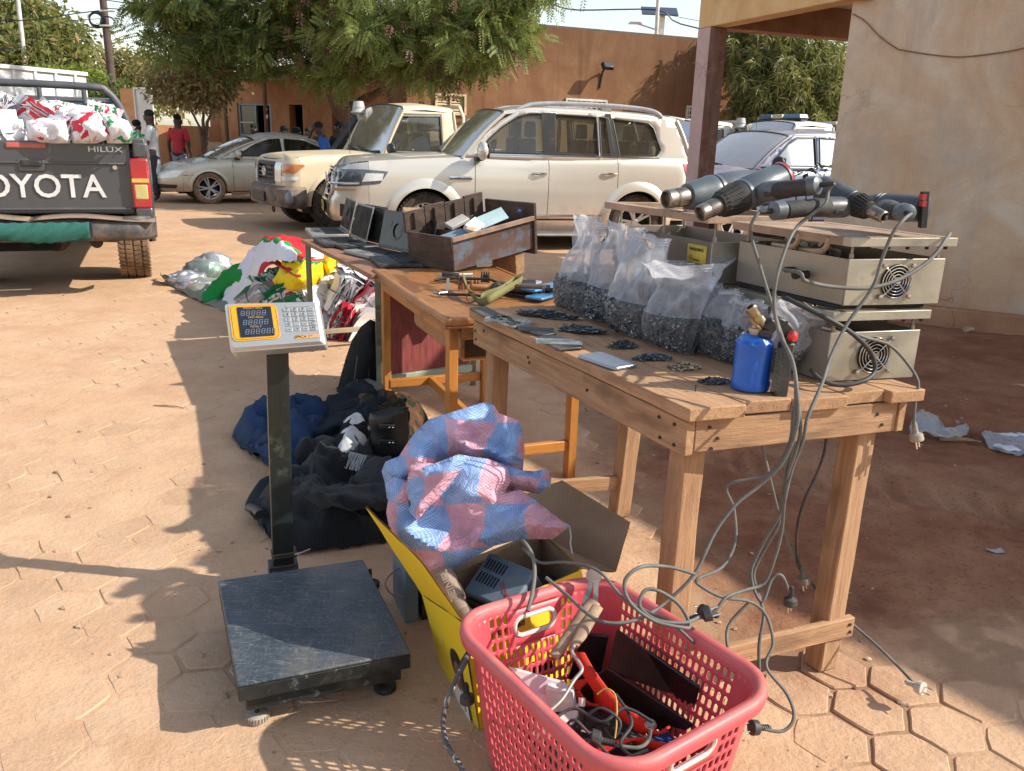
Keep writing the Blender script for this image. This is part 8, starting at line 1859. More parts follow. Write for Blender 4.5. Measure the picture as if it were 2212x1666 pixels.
cable('grey cord from the tilted heat gun dropping in front of the upper heater box',[vt(E2),(1790,412,2.0),(1783,440,1.98),(1755,462,1.98),(1722,490,1.98),(1700,530,1.94),(1678,600,1.90),(1672,660,1.89),(1684,720,1.87),(1712,780,1.80),(1722,850,1.76),(1722,920,1.75),(1690,1000,1.75),(1640,1050,1.75),(1590,1090,1.74),(1545,1150,1.72),(1500,1240,1.68),(1440,1300,1.66),(1395,1330,1.62),(1350,1345,1.60),(1300,1343,1.60),(1262,1320,1.62),(1230,1290,1.66),(1180,1248,1.72)])
cable('dark cord from the nozzle forward heat gun running down behind the torch',[vt(E3),(1632,468,1.96),(1622,490,1.96),(1625,520,1.98),(1640,570,1.95),(1655,620,1.93),(1668,660,1.92),(1690,730,1.86),(1716,800,1.79),(1718,880,1.76),(1714,950,1.76),(1700,1000,1.78),(1690,1060,1.80),(1682,1130,1.84),(1650,1190,1.86),(1628,1240,1.86),(1640,1290,1.84),(1650,1330,1.80),(1640,1390,1.76),(1640,1450,1.74)],plm=ck2)
cable('grey cord from the rear heat gun crossing the fan side down to the floor plug',[vt(E4),(1952,475,1.94),(1928,505,1.93),(1905,560,1.93),(1885,620,1.92),(1830,700,1.90),(1795,770,1.86),(1775,830,1.80),(1745,900,1.76),(1735,950,1.76),(1712,1010,1.78),(1695,1080,1.78),(1688,1150,1.80),(1672,1210,1.80),(1650,1260,1.80),(1610,1275,1.78),(1570,1290,1.74),(1545,1320,1.72),(1530,1325,1.72)],pl=(-.7,-.2,.3))
cable('grey cord from the upper heater knob across its fan guard to the rack',[vt(tuple(k1+ln_*.03)),(1728,590,1.95),(1740,607,1.95),(1800,620,1.97),(1880,622,1.99),(1950,600,2.02),(2010,560,2.06),(2045,515,2.10),(2052,505,2.16)],.005)
cable('thick black cord looping round the fan guard of the lower heater box',[(1690,640,2.06),(1740,665,2.02),(1790,690,2.0),(1840,720,2.01),(1880,760,2.03),(1890,800,2.03),(1868,822,2.0),(1820,832,1.99),(1775,822,2.0),(1752,800,2.05)],.0062,ck2)
cable('grey cord across the lower fan hanging off the table corner with a plug',[(1735,655,2.06),(1800,700,2.02),(1865,728,2.03),(1920,745,2.06),(1960,785,2.08),(1983,825,2.05),(1978,860,2.04),(1974,910,2.04),(1978,935,2.04)],pl=(.25,-.1,-.9),plm=mat('tan plug',(.30,.26,.20),.6,dust=.3))
cable('dark cord hanging under the table with a plug near the floor',[(1786,935,1.98),(1780,980,1.99),(1762,1030,2.0),(1738,1080,2.0),(1722,1140,2.02),(1722,1200,2.04),(1735,1245,2.04)],m=ck2,pl=(.25,0,-.9),plm=mat('grey brown plug',(.13,.11,.09),.6,dust=.3))
cable('cord behind the right table leg ending in a square plug on the paving',[(1645,952,1.95),(1662,1030,1.97),(1688,1130,2.02),(1720,1215,2.05),(1760,1270,2.08),(1838,1345,2.05),(1900,1400,1.98),(1950,1450,1.92),(1978,1482,1.86)],pl=(.3,-.5,.1),plm=mat('cream plug',(.52,.47,.40),.5,dust=.3))
cable('grey cord tied in a loose knot hanging before the near leg',[(1722,850,1.77),(1728,940,1.76),(1700,1030,1.78),(1690,1100,1.82),(1650,1170,1.84),(1622,1240,1.84),(1645,1300,1.82),(1668,1250,1.84),(1690,1245,1.84),(1708,1290,1.84)],pl=(.05,0,-1))
cable('grey cord bent sharply under the apron and curling into the tangle',[(1712,880,1.76),(1705,960,1.8),(1660,1025,1.82),(1572,1048,1.84),(1585,1100,1.86),(1588,1170,1.84),(1560,1225,1.8),(1508,1250,1.76),(1512,1265,1.76),(1560,1290,1.76),(1620,1300,1.78),(1655,1330,1.78),(1670,1390,1.74),(1655,1440,1.70),(1700,1500,1.66),(1715,1550,1.62),(1690,1580,1.60),(1640,1572,1.60)],pl=(-.8,-.2,.15))
cable('grey cord making a wide loop above the basket rim',[(1500,1240,1.66),(1445,1225,1.64),(1385,1225,1.60),(1350,1255,1.58),(1360,1300,1.56),(1410,1340,1.55),(1470,1355,1.56),(1490,1352,1.58),(1470,1310,1.60),(1430,1280,1.6),(1395,1275,1.6),(1382,1310,1.58),(1420,1340,1.56),(1480,1345,1.58),(1515,1330,1.62)],pl=(.8,.1,.25))
cable('thin grey cord arching from the box over the back rim of the basket',[(1130,1185,1.9),(1165,1215,1.84),(1220,1215,1.80),(1290,1232,1.72),(1345,1290,1.66),(1400,1322,1.62),(1450,1345,1.60),(1500,1390,1.60)],.0036)
cable('pale cable arching out of the cardboard box into the basket',[(1128,1165,1.88),(1148,1195,1.84),(1155,1235,1.80),(1150,1280,1.74),(1140,1320,1.70)],.005)
cable('grey cord hanging from the tangle down to the ground behind the basket',[(1620,1300,1.78),(1575,1350,1.76),(1572,1400,1.72),(1590,1450,1.70)],.004)
mott=mat('mottled frayed cord',(.10,.09,.085),.8,0,.3,30,.2,stain=((.62,.60,.56),55,.56))
cable('black and white frayed cord curving down the left side of the basket',[(1016,1408,1.60),(1000,1440,1.58),(975,1490,1.55),(958,1545,1.52),(962,1600,1.46),(985,1640,1.40),(1010,1680,1.34)],.006,mott)
cable('short black cord with plug hanging on the yellow carton by the basket rim',[(1010,1412,1.64),(995,1440,1.66),(1000,1480,1.66),(1008,1500,1.66)],.0055,ck2,pl=(.1,-.05,-1))
# platform scale
pc=[P(470.7,1254,.155),P(784,1207.5,.155),P(887.5,1407,.155),P(512.7,1480,.155)]
cen=sum(pc,Vector())/4;sc_t=thing('platform_scale','electronic platform scale with dark plate, upright column and yellow framed display','scale',(cen.x,cen.y,0))
plm_,n_,b_,o_=mk('scuffed plate');tc=node(n_,'ShaderNodeTexCoord');co=tc.outputs['Object']
base=ramp(n_,noi(n_,co,6,5,.6),[(.3,(.018,.026,.036)),(.7,(.045,.06,.078))]).outputs[0]
for sc3_,th_,am in(((1,9,1),.54,.42),((9,1.2,1),.56,.42),((5,6,1),.58,.35),((2,14,1),.57,.4)):base=mix(n_,ramp(n_,noi(n_,co,22,6,.75,sc3_,1.2),[(th_,0),(th_+.12,am)]).outputs[0],base,(.34,.34,.33))
sx=node(n_,'ShaderNodeSeparateXYZ');n_.links.new(co,sx.inputs[0])
edge=mathn(n_,'ADD',mathn(n_,'MULTIPLY',mathn(n_,'ADD',sx.outputs[0],-.02),-4.2),mathn(n_,'MULTIPLY',noi(n_,co,9,5,.7),.9))
base=mix(n_,ramp(n_,edge,[(1.0,0),(1.3,.6)]).outputs[0],base,(.26,.23,.18));base=mix(n_,ramp(n_,noi(n_,co,5,5,.65),[(.5,0),(.72,.35)]).outputs[0],base,(.24,.18,.13))
n_.links.new(base,b_.inputs['Base Color']);b_.inputs['Roughness'].default_value=.42;b_.inputs['Specular IOR Level'].default_value=.5;bump(n_,b_,noi(n_,co,60,5,.7,(1,4,1)),.15,.003)
scd=mat('dark painted steel',(.022,.026,.026),.4,.2,.3,14,.15,dust=.3,dustcol=(.3,.24,.18),stain=((.12,.13,.12),25,.62))
def quadslab(nm,q,z0,z1,m,par,inset=0.,bevel=.003):
 c=sum(q,Vector())/4;v=[c+(p-c)*(1-inset)for p in q];b=B();b.hexa([Vector((p.x,p.y,z))for z in(z0,z1)for p in(v[0],v[3],v[2],v[1])]);return obj(nm,b,m,par,world=True,bevel=bevel)
quadslab('weighing_plate',pc,.145,.155,plm_,sc_t,bevel=.004);quadslab('plate_skirt',pc,.105,.1445,scd,sc_t,.002,.003);quadslab('base_frame',pc,.06,.1045,scd,sc_t,.09)
ftm=mat('pale rubber foot',(.36,.31,.25),.85,0,.2,20,.3)
for x,y in((556,1545),(832,1482),(800,1262),(530,1290)):
 q=P(x,y,.012);q.z=0;b=B();b.lathe([(.0,0),(.024,0),(.027,.004),(.027,.018),(.02,.022),(.0,.022)],q,(0,0,1),24)
 for k in range(24):a=2*math.pi*k/24;b.box((0,0,0),(.004,.003,.014),Matrix.Translation(q+Vector((.0275*math.cos(a),.0275*math.sin(a),.011)))@Matrix.Rotation(a,4,'Z'))
 fo=obj('foot',b,ftm if x in(556,)else scd,sc_t,world=True);b=B();b.cyl(q+Vector((0,0,.02)),q+Vector((0,0,.065)),.006);obj('foot_stud',b,nailm,fo,world=True)
bd_=(pc[1]-pc[0]).normalized();bn=Vector((-bd_.y,bd_.x,0));pb0=P(613,1232,.07)+bn*.02;pt0=PY(598,757,pb0.y)
pcol=mat('worn black column',(.028,.034,.032),.33,.45,.3,7,.1,dust=.25,dustcol=(.28,.22,.17),stain=((.09,.10,.08),12,.6),sc3=(1,1,.35))
b=B();b.bar(pb0,pt0,.064,.038,bn);obj('column',b,pcol,sc_t,world=True,bevel=.004,seg=3)
b=B();b.bar(pb0-Vector((0,0,.03)),pb0+Vector((0,0,.02)),.09,.06,bn);b.bar(pb0+bn*.0-Vector((0,0,.0)),(pc[0]+pc[1])/2-bn*.06-Vector((0,0,.075)),.08,.02);obj('column_bracket',b,scd,sc_t,world=True,bevel=.003)
cl0=PY(613,1192,pb0.y);rst=mat('rusty clamp',(.10,.065,.045),.75,.3,.3,20,.3,dust=.4)
b=B();b.bar(cl0-Vector((0,0,.013)),cl0+Vector((0,0,.003)),.078,.052,bn);cp=obj('clamp',b,rst,sc_t,world=True,bevel=.002)
b=B();b.tube([cl0-bn*.03+bd_*.03,cl0-bn*.032+bd_*.05+Vector((0,0,.004)),cl0-bn*.02+bd_*.08+Vector((0,0,.006))],.003,6);obj('clamp_lever',b,steel,cp,world=True)
b=B()
for dz in(-.010,.0):b.bar(cl0-bn*.027-bd_*.03+Vector((0,0,dz)),cl0-bn*.027+bd_*.03+Vector((0,0,dz)),.003,.004)
obj('clamp_slot',b,MATS['fan dark'],cp,world=True)
Yh=pb0.y-.03;hq_=[PY(487,657,Yh+.06),PY(683,653,Yh+.06),PY(697,735,Yh-.03),PY(499,750,Yh-.03)]
def HQ(u,v,d=0.):p=hq_[0].lerp(hq_[1],u).lerp(hq_[3].lerp(hq_[2],u),v);return p+hn*d
hn=(hq_[1]-hq_[0]).cross(hq_[3]-hq_[0]).normalized();hn=-hn if hn.y>0 else hn
stn=mat('stainless casing',(.56,.56,.55),.34,.6,.06,5,.02,dust=.12)
def rr_(u0,v0,u1,v1,r=.05,asp=2.1):
 return[(q[0],q[1])for q in[(a/asp,c)for a,c in rrect((u0+u1)/2*asp,(v0+v1)/2,(u1-u0)*asp,(v1-v0),r)]]
def plate(nm,poly,d0,d1,m,par,bevel=0,d1in=1.):
 n=len(poly);cu=sum(p[0]for p in poly)/n;cv=sum(p[1]for p in poly)/n;b=B();b.v=[tuple(HQ(p[0],p[1],d0))for p in poly]+[tuple(HQ(cu+(p[0]-cu)*d1in,cv+(p[1]-cv)*d1in,d1))for p in poly]
 b.f=[tuple(range(n)),tuple(range(2*n-1,n-1,-1))]+[(i,n+i,n+(i+1)%n,(i+1)%n)for i in range(n)];b.mi=[0]*len(b.f);return obj(nm,b,m,par,world=True,bevel=bevel,smooth_=35)
ind=plate('indicator_case',rr_(-.02,-.03,1.02,1.09,.07),-.045,-.008,stn,sc_t,.003)
fc_=plate('case_front',rr_(-.02,-.03,1.02,1.07,.07),-.0078,.004,stn,ind,.001,.93)
yf=plate('display_frame',rr_(.035,.05,.56,.90,.12),.0042,.0062,mat('yellow orange frame',(.80,.38,.025),.4,var=.05,bmp=0),ind)
plate('display_line',rr_(.052,.075,.548,.875,.10),.0063,.0066,MATS['dark ink'],yf);plate('display_border',rr_(.057,.083,.543,.867,.09),.0067,.0070,MATS['yellow orange frame'],yf)
dsp=plate('display_glass',rr_(.125,.115,.50,.83,.02),.0071,.0085,mat('display glass',(.018,.024,.04),.12,0,.3,3,0,coat=.6,dust=.25,dustcol=(.2,.18,.2)),ind)
HM_=lambda u,v,d:frame(HQ(u,v,d),(hq_[1]-hq_[0]),z=hn)
seg=mat('unlit segments',(.20,.24,.32),.5,bmp=0);b=B()
def digit(b,u,v):
 M=HM_(u,v,.0092);w_,h_=.0045,.0075
 for(x0,y0,x1,y1)in((-1,1,1,1),(-1,0,1,0),(-1,-1,1,-1),(-1,0,-1,1),(1,0,1,1),(-1,-1,-1,0),(1,-1,1,0)):
  b.bar(M@Vector((x0*w_+(.0008*(x0<x1)),y0*h_,0)),M@Vector((x1*w_-(.0008*(x0<x1)),y1*h_,0)),.0014,.0004,hn)
for r_,(v,n)in enumerate(((.27,5),(.49,5),(.71,6))):
 for k in range(n):digit(b,.185+.058*k+.012*r_,v)
obj('segments',b,seg,dsp,world=True)
b=B();fm_=mat('orange print',(.62,.36,.12),.5,bmp=0)
for s_,u,v in(('WEIGHT PRICE',.30,.15),('UNIT PRICE',.32,.375),('TOTAL PRICE',.34,.60)):textb(b,s_,.0078,HM_(u,v,.0090),.0002,sx=1.1)
obj('display_captions',b,fm_,dsp,world=True)
keyp=mat('silver key',(.50,.50,.49),.4,.5,.05,bmp=0,dust=.15);kt=[['7','8','9','-'],['4','5','6','-'],['1','2','3','-'],['0','.','-','C'],['-','V','-','M']]
for r_ in range(5):
 for c_ in range(4):
  u,v=.665+.088*c_-.0*r_,.205+.125*r_;ko=plate('key',rr_(u-.034,v-.045,u+.034,v+.045,.02),.0042,.0075,keyp,ind,.0006);b=B()
  if kt[r_][c_]!='-':textb(b,kt[r_][c_],.014,HM_(u,v,.0078),.0002);obj('key_print',b,greyp,ko,world=True)
  else:b.bar(HM_(u,v,.0078)@Vector((-.0045,0,0)),HM_(u,v,.0078)@Vector((.0045,0,0)),.0012,.0003,hn);obj('key_print',b,greyp,ko,world=True)
plate('top_badge',rr_(.66,.075,.93,.13,.02),.0042,.0055,keyp,ind)
bg_=plate('brand_badge',rr_(.715,.86,.965,.945,.02),.0042,.0058,mat('orange badge',(.72,.36,.10),.4,bmp=0),ind);b=B();textb(b,'SPICA STAR',.011,HM_(.84,.905,.0061),.0002,sx=1.2);obj('badge_text',b,MATS['dark ink'],bg_,world=True)
b=B();q=pt0+Vector((0,0,.0));b.bar(q-Vector((0,0,.002)),q+Vector((0,.01,.045)),.11,.02,bn);obj('head_bracket',b,scd,sc_t,world=True)
# yellow carton
yc=mat('yellow print card',(.74,.52,.02),.55,0,.06,4,.05,dust=.12);kb_=mat('brown card inside',(.33,.225,.145),.9,0,.12,10,.15,dust=.1)
def cardq(nm,q4,mo,mi_,par,th=.004):
 q=[Vector(p)for p in q4];n=(q[1]-q[0]).cross(q[3]-q[0]).normalized();b=B();nu=8
 def gr(o_):return lambda u,v:(q[0].lerp(q[1],u)).lerp(q[3].lerp(q[2],u),v)+n*(o_+.004*noise.noise(Vector((u*3,v*3,q[0].x*9))))
 b.m=0;b.grid(gr(th/2),nu,nu);b.m=1;b.grid(gr(-th/2),nu,nu,flip=True)
 return obj(nm,b,[mi_,mo],par,world=True,smooth_=50)
K=dict(bl=Vector((-.175,1.985,0)),bf=Vector((-.055,1.725,0)),br=Vector((.235,1.95,0)),bb=Vector((.11,2.22,0)),tl=Vector((-.222,1.945,.245)),tf=Vector((-.102,1.742,.292)),tr=Vector((.20,2.0,.30)),tb=Vector((.10,2.27,.28)))
cart=thing('carton','yellow printed sanitary pad carton standing open behind the red basket','carton',(.03,1.97,0))
fcl=cardq('side',(K['bl'],K['bf'],K['tf'],K['tl']),kb_,yc,cart);cardq('side',(K['bf'],K['br'],K['tr'],K['tf']),kb_,yc,cart);cardq('side',(K['bb'],K['br'],K['tr'],K['tb']),yc,kb_,cart);cardq('side',(K['bl'],K['bb'],K['tb'],K['tl']),yc,kb_,cart)
cardq('flap',(K['tl'],K['tf']-Vector((0,-.01,0)),PY(912,1215,1.80),PY(790,1094,1.92)),kb_,yc,cart);
f1_=P(1150,1075,.30);cardq('flap',(K['tb']+Vector((-.01,0,0)),K['tr']+Vector((0,.005,0)),PY(1330,1236,2.16),PY(1170,1160,2.36)),yc,kb_,cart)
cardq('flap',(PY(1172,1166,2.34),PY(1330,1236,2.16),PY(1361,1128,2.24),PY(1215,1038,2.42)),yc,kb_,cart)
cardq('flap',(PY(1105,1120,2.40),PY(1172,1166,2.34),PY(1215,1038,2.42),PY(1120,1075,2.5)),yc,kb_,cart)
cardq('flap',(K['tl'],K['tb'],PY(1040,1200,2.3),PY(905,1225,2.05)),yc,kb_,cart)
FMx=frame((K['bl']+K['bf']+K['tf']+K['tl'])/4,(K['bf']-K['bl']),y=(K['tf']-K['bf']))
zz=(FMx.to_3x3()@Vector((0,0,1)));
if zz.y>0:FMx=FMx@Matrix.Rotation(math.pi,4,'Y')
hairb=mat('print black',(.02,.015,.012),.6,bmp=0);facb=mat('print brown',(.20,.085,.045),.6,bmp=0,var=.1);wht=mat('print white',(.72,.70,.66),.6,bmp=0)
def flat(nm,poly,m,d,par=fcl):b=B();b.v=[tuple(FMx@Vector((p[0],p[1],d)))for p in poly];b.f=[tuple(range(len(poly)))];b.mi=[0];return obj(nm,b,m,par,world=True,solid=.0003,smooth_=0)
el=lambda cx,cy,a,c_,n=20,rot=0:[(cx+a*math.cos(t)*math.cos(rot)-c_*math.sin(t)*math.sin(rot),cy+a*math.cos(t)*math.sin(rot)+c_*math.sin(t)*math.cos(rot))for t in[2*math.pi*i/n for i in range(n)]]
sx_=1 if(FMx.to_3x3()@Vector((1,0,0))).y<0 else-1
flat('printed_portrait',[(sx_*.02,-.14),(sx_*.115,-.14),(sx_*.10,-.06),(sx_*.055,-.045),(sx_*.01,-.07),(sx_*-.01,-.11)],wht,.0032);flat('printed_portrait',el(sx_*.045,-.005,.038,.042),hairb,.0034);flat('printed_portrait',el(sx_*.055,-.028,.026,.036),facb,.0036);flat('printed_portrait',[(sx_*.04,-.075),(sx_*.07,-.075),(sx_*.068,-.05),(sx_*.045,-.05)],facb,.0037)
for dx in(.045,.066):flat('printed_portrait',el(sx_*dx,-.022,.004,.0022),hairb,.0039)
flat('printed_portrait',el(sx_*.056,-.045,.008,.003),mat('print red',(.4,.04,.04),.5,bmp=0),.0039)
b=B();b.tube([FMx@Vector((sx_*x,y,.0035))for x,y in((-.075,.11),(-.05,.10),(-.04,.07),(-.06,.055),(-.035,.04),(-.04,.005),(-.065,.0))],.0035,5,sub=4,flat=.3);obj('printed_letter',b,wht,fcl,world=True)
f2_=frame(K['bf'].lerp(K['br'],.30).lerp(K['tf'].lerp(K['tr'],.30),.78),(K['br']-K['bf']),y=(K['tr']-K['br']));f2_=f2_ if(f2_.to_3x3()@Vector((0,0,1))).y<0 else f2_@Matrix.Rotation(math.pi,4,'Y')
b=B();textb(b,'Sanitary Pad',.026,f2_@Matrix.Translation((0,0,.003)),.0003,bold=.015);obj('printed_text',b,hairb,fcl,world=True)
tn=mat('taupe plastic',(.27,.20,.15),.5,0,.1,6,.1,dust=.25)
hgt_,eh_=heatgun('taupe heat gun lying nose down in the yellow carton',PY(1012,1338,1.80),PY(900,1180,2.02),(.75,.5,.35),body=tn,stripe=False,cone=False,hl=.15)
for ch in hgt_.children:
 if ch.name.startswith(('nozzle','ribbed')):ch.data.materials[0]=tn
b=B();q=PY(972,1270,1.845);textb(b,'STEINEL',.026,frame(q,PY(955,1240,1.86)-PY(982,1300,1.84),z=(-.25,-1,.35)),.0006,bold=.02);obj('lettering',b,mat('pale print',(.55,.47,.38),.6,bmp=0),hgt_,world=True)
pu=thing('power_unit','blue grey boxed power unit with vent slots inside the yellow carton','power unit',PY(1090,1250,1.98))
u0=PY(1075,1200,2.0);PM_=frame(PY(1078,1255,1.96),(.75,-.35,-.28),z=(-.35,-.45,.82))
bu_=mat('dull blue paint',(.13,.19,.24),.5,0,.12,6,.08,dust=.3);b=B();b.box((0,0,-.05),(.16,.13,.10),PM_);obj('case',b,bu_,pu,world=True,bevel=.008,seg=3)
b=B();
for r_ in range(2):
 for k in range(7):b.box((-.062+.010*k,.032-.042*r_,.0015),(.003,.03,.003),PM_)
vs_=obj('vent_slots',b,MATS['fan dark'],pu,world=True)
b=B();textb(b,'ITCOMBI',.016,PM_@Matrix.Translation((.035,-.02,.0015))@Matrix.Rotation(-.6,4,'Z'),.0004,bold=.01);obj('lettering',b,mat('dull red print',(.35,.08,.08),.6,bmp=0),pu,world=True)
b=B();b.box((.0,-.072,-.06),(.15,.012,.07),PM_);obj('front_plate',b,blackp,pu,world=True,bevel=.004)
b=B();b.box((0,0,0),(.14,.16,.20));o=obj('dark_case',b,blackp,bevel=.01);o.location=(.10,2.05,.11);o.rotation_euler=(.1,.1,.6);tag(o,'black case deep inside the yellow carton under the plaid sack','case')
mb=thing('metal_box','upright blue grey metal box standing between the scale and the carton','box',P(880,1310,0));q0=P(905,1342,0)
for nm,dx,w_,m,h in(('shell',-.022,.042,bu_,.20),('dark_side',.025,.03,blackp,.205)):b=B();c_=q0+bd_*dx;b.hexa([c_+bd_*s*w_/2+bn*v+Vector((0,0,z))for z in(0,h)for s,v in((-1,0),(1,0),(1,.16),(-1,.16))]);obj(nm,b,m,mb,world=True,bevel=.003)
cable('thin brown wire coming out behind the metal box',[(905,1205,2.3),(868,1225,2.25),(845,1240,2.2),(832,1262,2.15),(848,1285,2.15),(875,1290,2.15)],.0022,MATS['brown wire'],nm='wire')
# inflated crumpled cloth shapes
def inflate(name,outline,Y,thick,mt,crum=.025,csc=1.,seed=0,step=10,par=None,parent=None,lab=None,cat=None,tilt=0.,conv=lambda x,y:(x,y),uvs=True,zmin=.004,soft=.5,yfn=None):
 o_=[conv(*q)for q in outline];O2=np.array(dens(o_,6.));cx_,cy_=O2.mean(0)
 ppm=FOC/Y
 def dep(x,y):
  d=math.sqrt(np.min((O2[:,0]-x)**2+(O2[:,1]-y)**2))/ppm;return min(1.,d/(thick*1.3))
 uv=[];b=B()
 for sd in(1,-1):
  def sf(x,y):
   k=dep(x,y);k=math.sqrt(max(0,1-(1-k)**2));p=Vector((x/ppm*csc*6,y/ppm*csc*6,seed*3.7))
   w_=Vector((noise.noise(p*.7+Vector((5,0,0))),noise.noise(p*.7+Vector((0,5,0))),0))*1.1
   rg=(1-2*abs(noise.noise(p+w_)))*.75+(1-2*abs(noise.noise(p*2.1+w_*2+Vector((7,7,0)))))*.5+noise.noise(p*4.5+w_)*.2
   t=thick*k*.75+crum*rg*min(1,k*1.4);yy=Y+(tilt*(cy_-y)/ppm)+(yfn(x,y)if yfn else 0)
   q=PY(x,y,yy);dr=(q-Vector((0,0,CH))).normalized();q=q-dr*t*sd;q.z=max(q.z,zmin);uv.append((x/ppm+.10*w_.x*.35+.03*rg,y/ppm+.10*w_.y*.35));return q
  panel(b,o_,sf,step,flip=(sd>0))
 o=obj(name,b,mt,parent,world=bool(parent),smooth_=75)
 if uvs:
  l=o.data.uv_layers.new(name='UVMap');idx=[0]*len(o.data.loops);o.data.loops.foreach_get('vertex_index',idx)
  l.data.foreach_set('uv',[c for i in idx for c in uv[i]])
 if lab:tag(o,lab,cat)
 return o
def plaid():
 m,n,b,o=mk('plaid woven sack');tc=node(n,'ShaderNodeTexCoord');s=node(n,'ShaderNodeSeparateXYZ');n.links.new(tc.outputs['UV'],s.inputs[0])
 def sq(a,f,ph=0.):return mathn(n,'GREATER_THAN',mathn(n,'SINE',mathn(n,'ADD',mathn(n,'MULTIPLY',a,f),ph)),0.)
 A,Bq=sq(s.outputs[0],31.,.4),sq(s.outputs[1],27.,1.6);par_=mathn(n,'ABSOLUTE',mathn(n,'SUBTRACT',A,Bq))
 c=mix(n,par_,(.76,.27,.38),(.10,.36,.82))
 f=900.;ck_=mathn(n,'ABSOLUTE',mathn(n,'SUBTRACT',sq(s.outputs[0],f),sq(s.outputs[1],f)))
 c=mix(n,mathn(n,'MULTIPLY',ck_,.55),c,(.72,.70,.78));c=mix(n,.08,c,(.74,.66,.78));st=sq(s.outputs[0],76.);c=mix(n,mathn(n,'MULTIPLY',st,.05),c,(.35,.28,.6))
 n.links.new(c,b.inputs['Base Color']);b.inputs['Roughness'].default_value=.42;b.inputs['Specular IOR Level'].default_value=.45
 h=mathn(n,'ADD',mathn(n,'MULTIPLY',ck_,.12),mathn(n,'MULTIPLY',noi(n,tc.outputs['UV'],22,6,.65,None,1.5),2.6));bump(n,b,h,.8,.016);return m
pl_m=plaid();cv=lambda x,y:((900+x/2.989)/1.157,(980+y/2.989)/1.157)
sk=thing('plaid_sack','pink and blue checked woven sack crumpled on top of the yellow carton','sack',(0.0,2.1,.3))
inflate('sack_body',[(350,660),(380,535),(560,530),(650,500),(740,465),(820,480),(960,500),(1090,560),(1130,660),(1080,750),(1200,730),(1350,840),(1490,950),(1570,1000),(1440,1100),(1200,1100),(1000,1150),(720,1310),(500,1430),(380,1300),(230,1090),(195,900),(210,800),(190,690),(260,640)],2.02,.09,pl_m,.062,1.0,3,8,parent=sk,conv=cv,tilt=.35)
inflate('sack_hood',[(160,590),(190,520),(290,480),(360,370),(420,290),(520,200),(720,140),(930,75),(1000,100),(1040,160),(1190,215),(1220,330),(1230,450),(1215,590),(1080,640),(960,520),(830,500),(740,470),(640,520),(480,690),(380,760),(260,820),(200,800),(185,680)],2.20,.10,pl_m,.068,.9,8,8,parent=sk,conv=cv,tilt=.25)
inflate('sack_twist',[(880,530),(1000,510),(1170,570),(1260,600),(1390,575),(1430,640),(1420,710),(1330,765),(1230,740),(1100,750),(1000,700)],2.12,.05,pl_m,.042,1.4,5,parent=sk,conv=cv,step=8)
inflate('sack_fold',[(375,545),(470,560),(600,520),(720,470),(800,490),(740,600),(640,720),(520,850),(430,960),(370,900),(350,700)],1.93,.045,pl_m,.042,1.2,11,parent=sk,conv=cv,tilt=.3,step=9)
b=B();b.tube([PY(*cv(1562,1000),2.0),PY(*cv(1575,1080),1.995),PY(*cv(1570,1130),1.99),PY(*cv(1585,1210),1.985)],.0022,5,sub=3);obj('loose_thread',b,mat('thread',(.45,.42,.42),.8),sk,world=True)
cl_=lambda x,y:(x/2.677,y/2.677)
rw_=jerseymat('red and white sack',(.72,.70,.74),[(.60,.03,.06),(.74,.73,.76)],5,.62);gw_=jerseymat('green and white sack',(.74,.74,.76),[(.03,.26,.10)],6,.5)
for k,(ol_,Y_,th_,m_,lb2)in enumerate((([(400,690),(480,650),(570,650),(620,720),(640,800),(560,830),(420,830)],7.15,.12,rw_,'clear bag of red and white jerseys right of the third bundle, above the lettering'),([(570,655),(640,660),(740,700),(770,760),(760,830),(620,830)],7.2,.12,gw_,'bag of white and green jerseys at the right end of the load'),([(150,700),(250,680),(380,700),(405,830),(160,830)],7.1,.12,jm[0],'white jersey sack with red marks above the tailgate latch'),([(-60,690),(130,690),(165,830),(-60,830)],7.15,.12,jm[1],'pale jersey sack at the left edge above the tailgate'),([(70,625),(180,578),(330,580),(450,605),(540,620),(560,690),(420,720),(200,710),(90,680)],7.7,.16,jm[4],'broad white sack with small prints on the crest of the load'))):
 inflate('jersey_sack',ol_,Y_,th_,m_,.085,.8,20+k,7,conv=cl_,lab=lb2,cat='sack',zmin=.8)
 # dark clothes on the ground, bag and boot
def heap(name,outline,h,mt,lab,cat,seed=0,crum=.05,sc=7,step=.028,z0=0.,par=None):
 """garment heap: ground outline given in picture points, height rising inwards"""
 o_=[tuple(P(x,y,z0)[:2])for x,y in outline];O2=np.array(dens(o_,.02));D=max(.05,.5*min(O2.ptp(0))if hasattr(O2,'ptp')else.5*min(np.ptp(O2,axis=0)))
 uv=[]
 def sf(x,y):
  d=math.sqrt(np.min((O2[:,0]-x)**2+(O2[:,1]-y)**2));k=min(1,d/(D*.8));k=1-(1-k)**2.2;p=Vector((x*sc,y*sc,seed*2.3));w_=Vector((noise.noise(p*.6),noise.noise(p*.6+Vector((4,4,0))),0))*1.3
  r_=(1-2*abs(noise.noise(p*.7+w_)))*.75+(1-2*abs(noise.noise(p*1.7+w_)))*.35;uv.append((x,y));return Vector((x,y,max(z0+.004,z0+h*k*(.75+.3*noise.noise(p*.35))+crum*1.5*r_*min(1,k*2)+.006)))
 b=B();panel(b,o_,sf,step);o=obj(name,b,mt,smooth_=75,solid=.004)
 l=o.data.uv_layers.new(name='UVMap');idx=[0]*len(o.data.loops);o.data.loops.foreach_get('vertex_index',idx);l.data.foreach_set('uv',[c for i in idx for c in uv[i]]);tag(o,lab,cat);return o
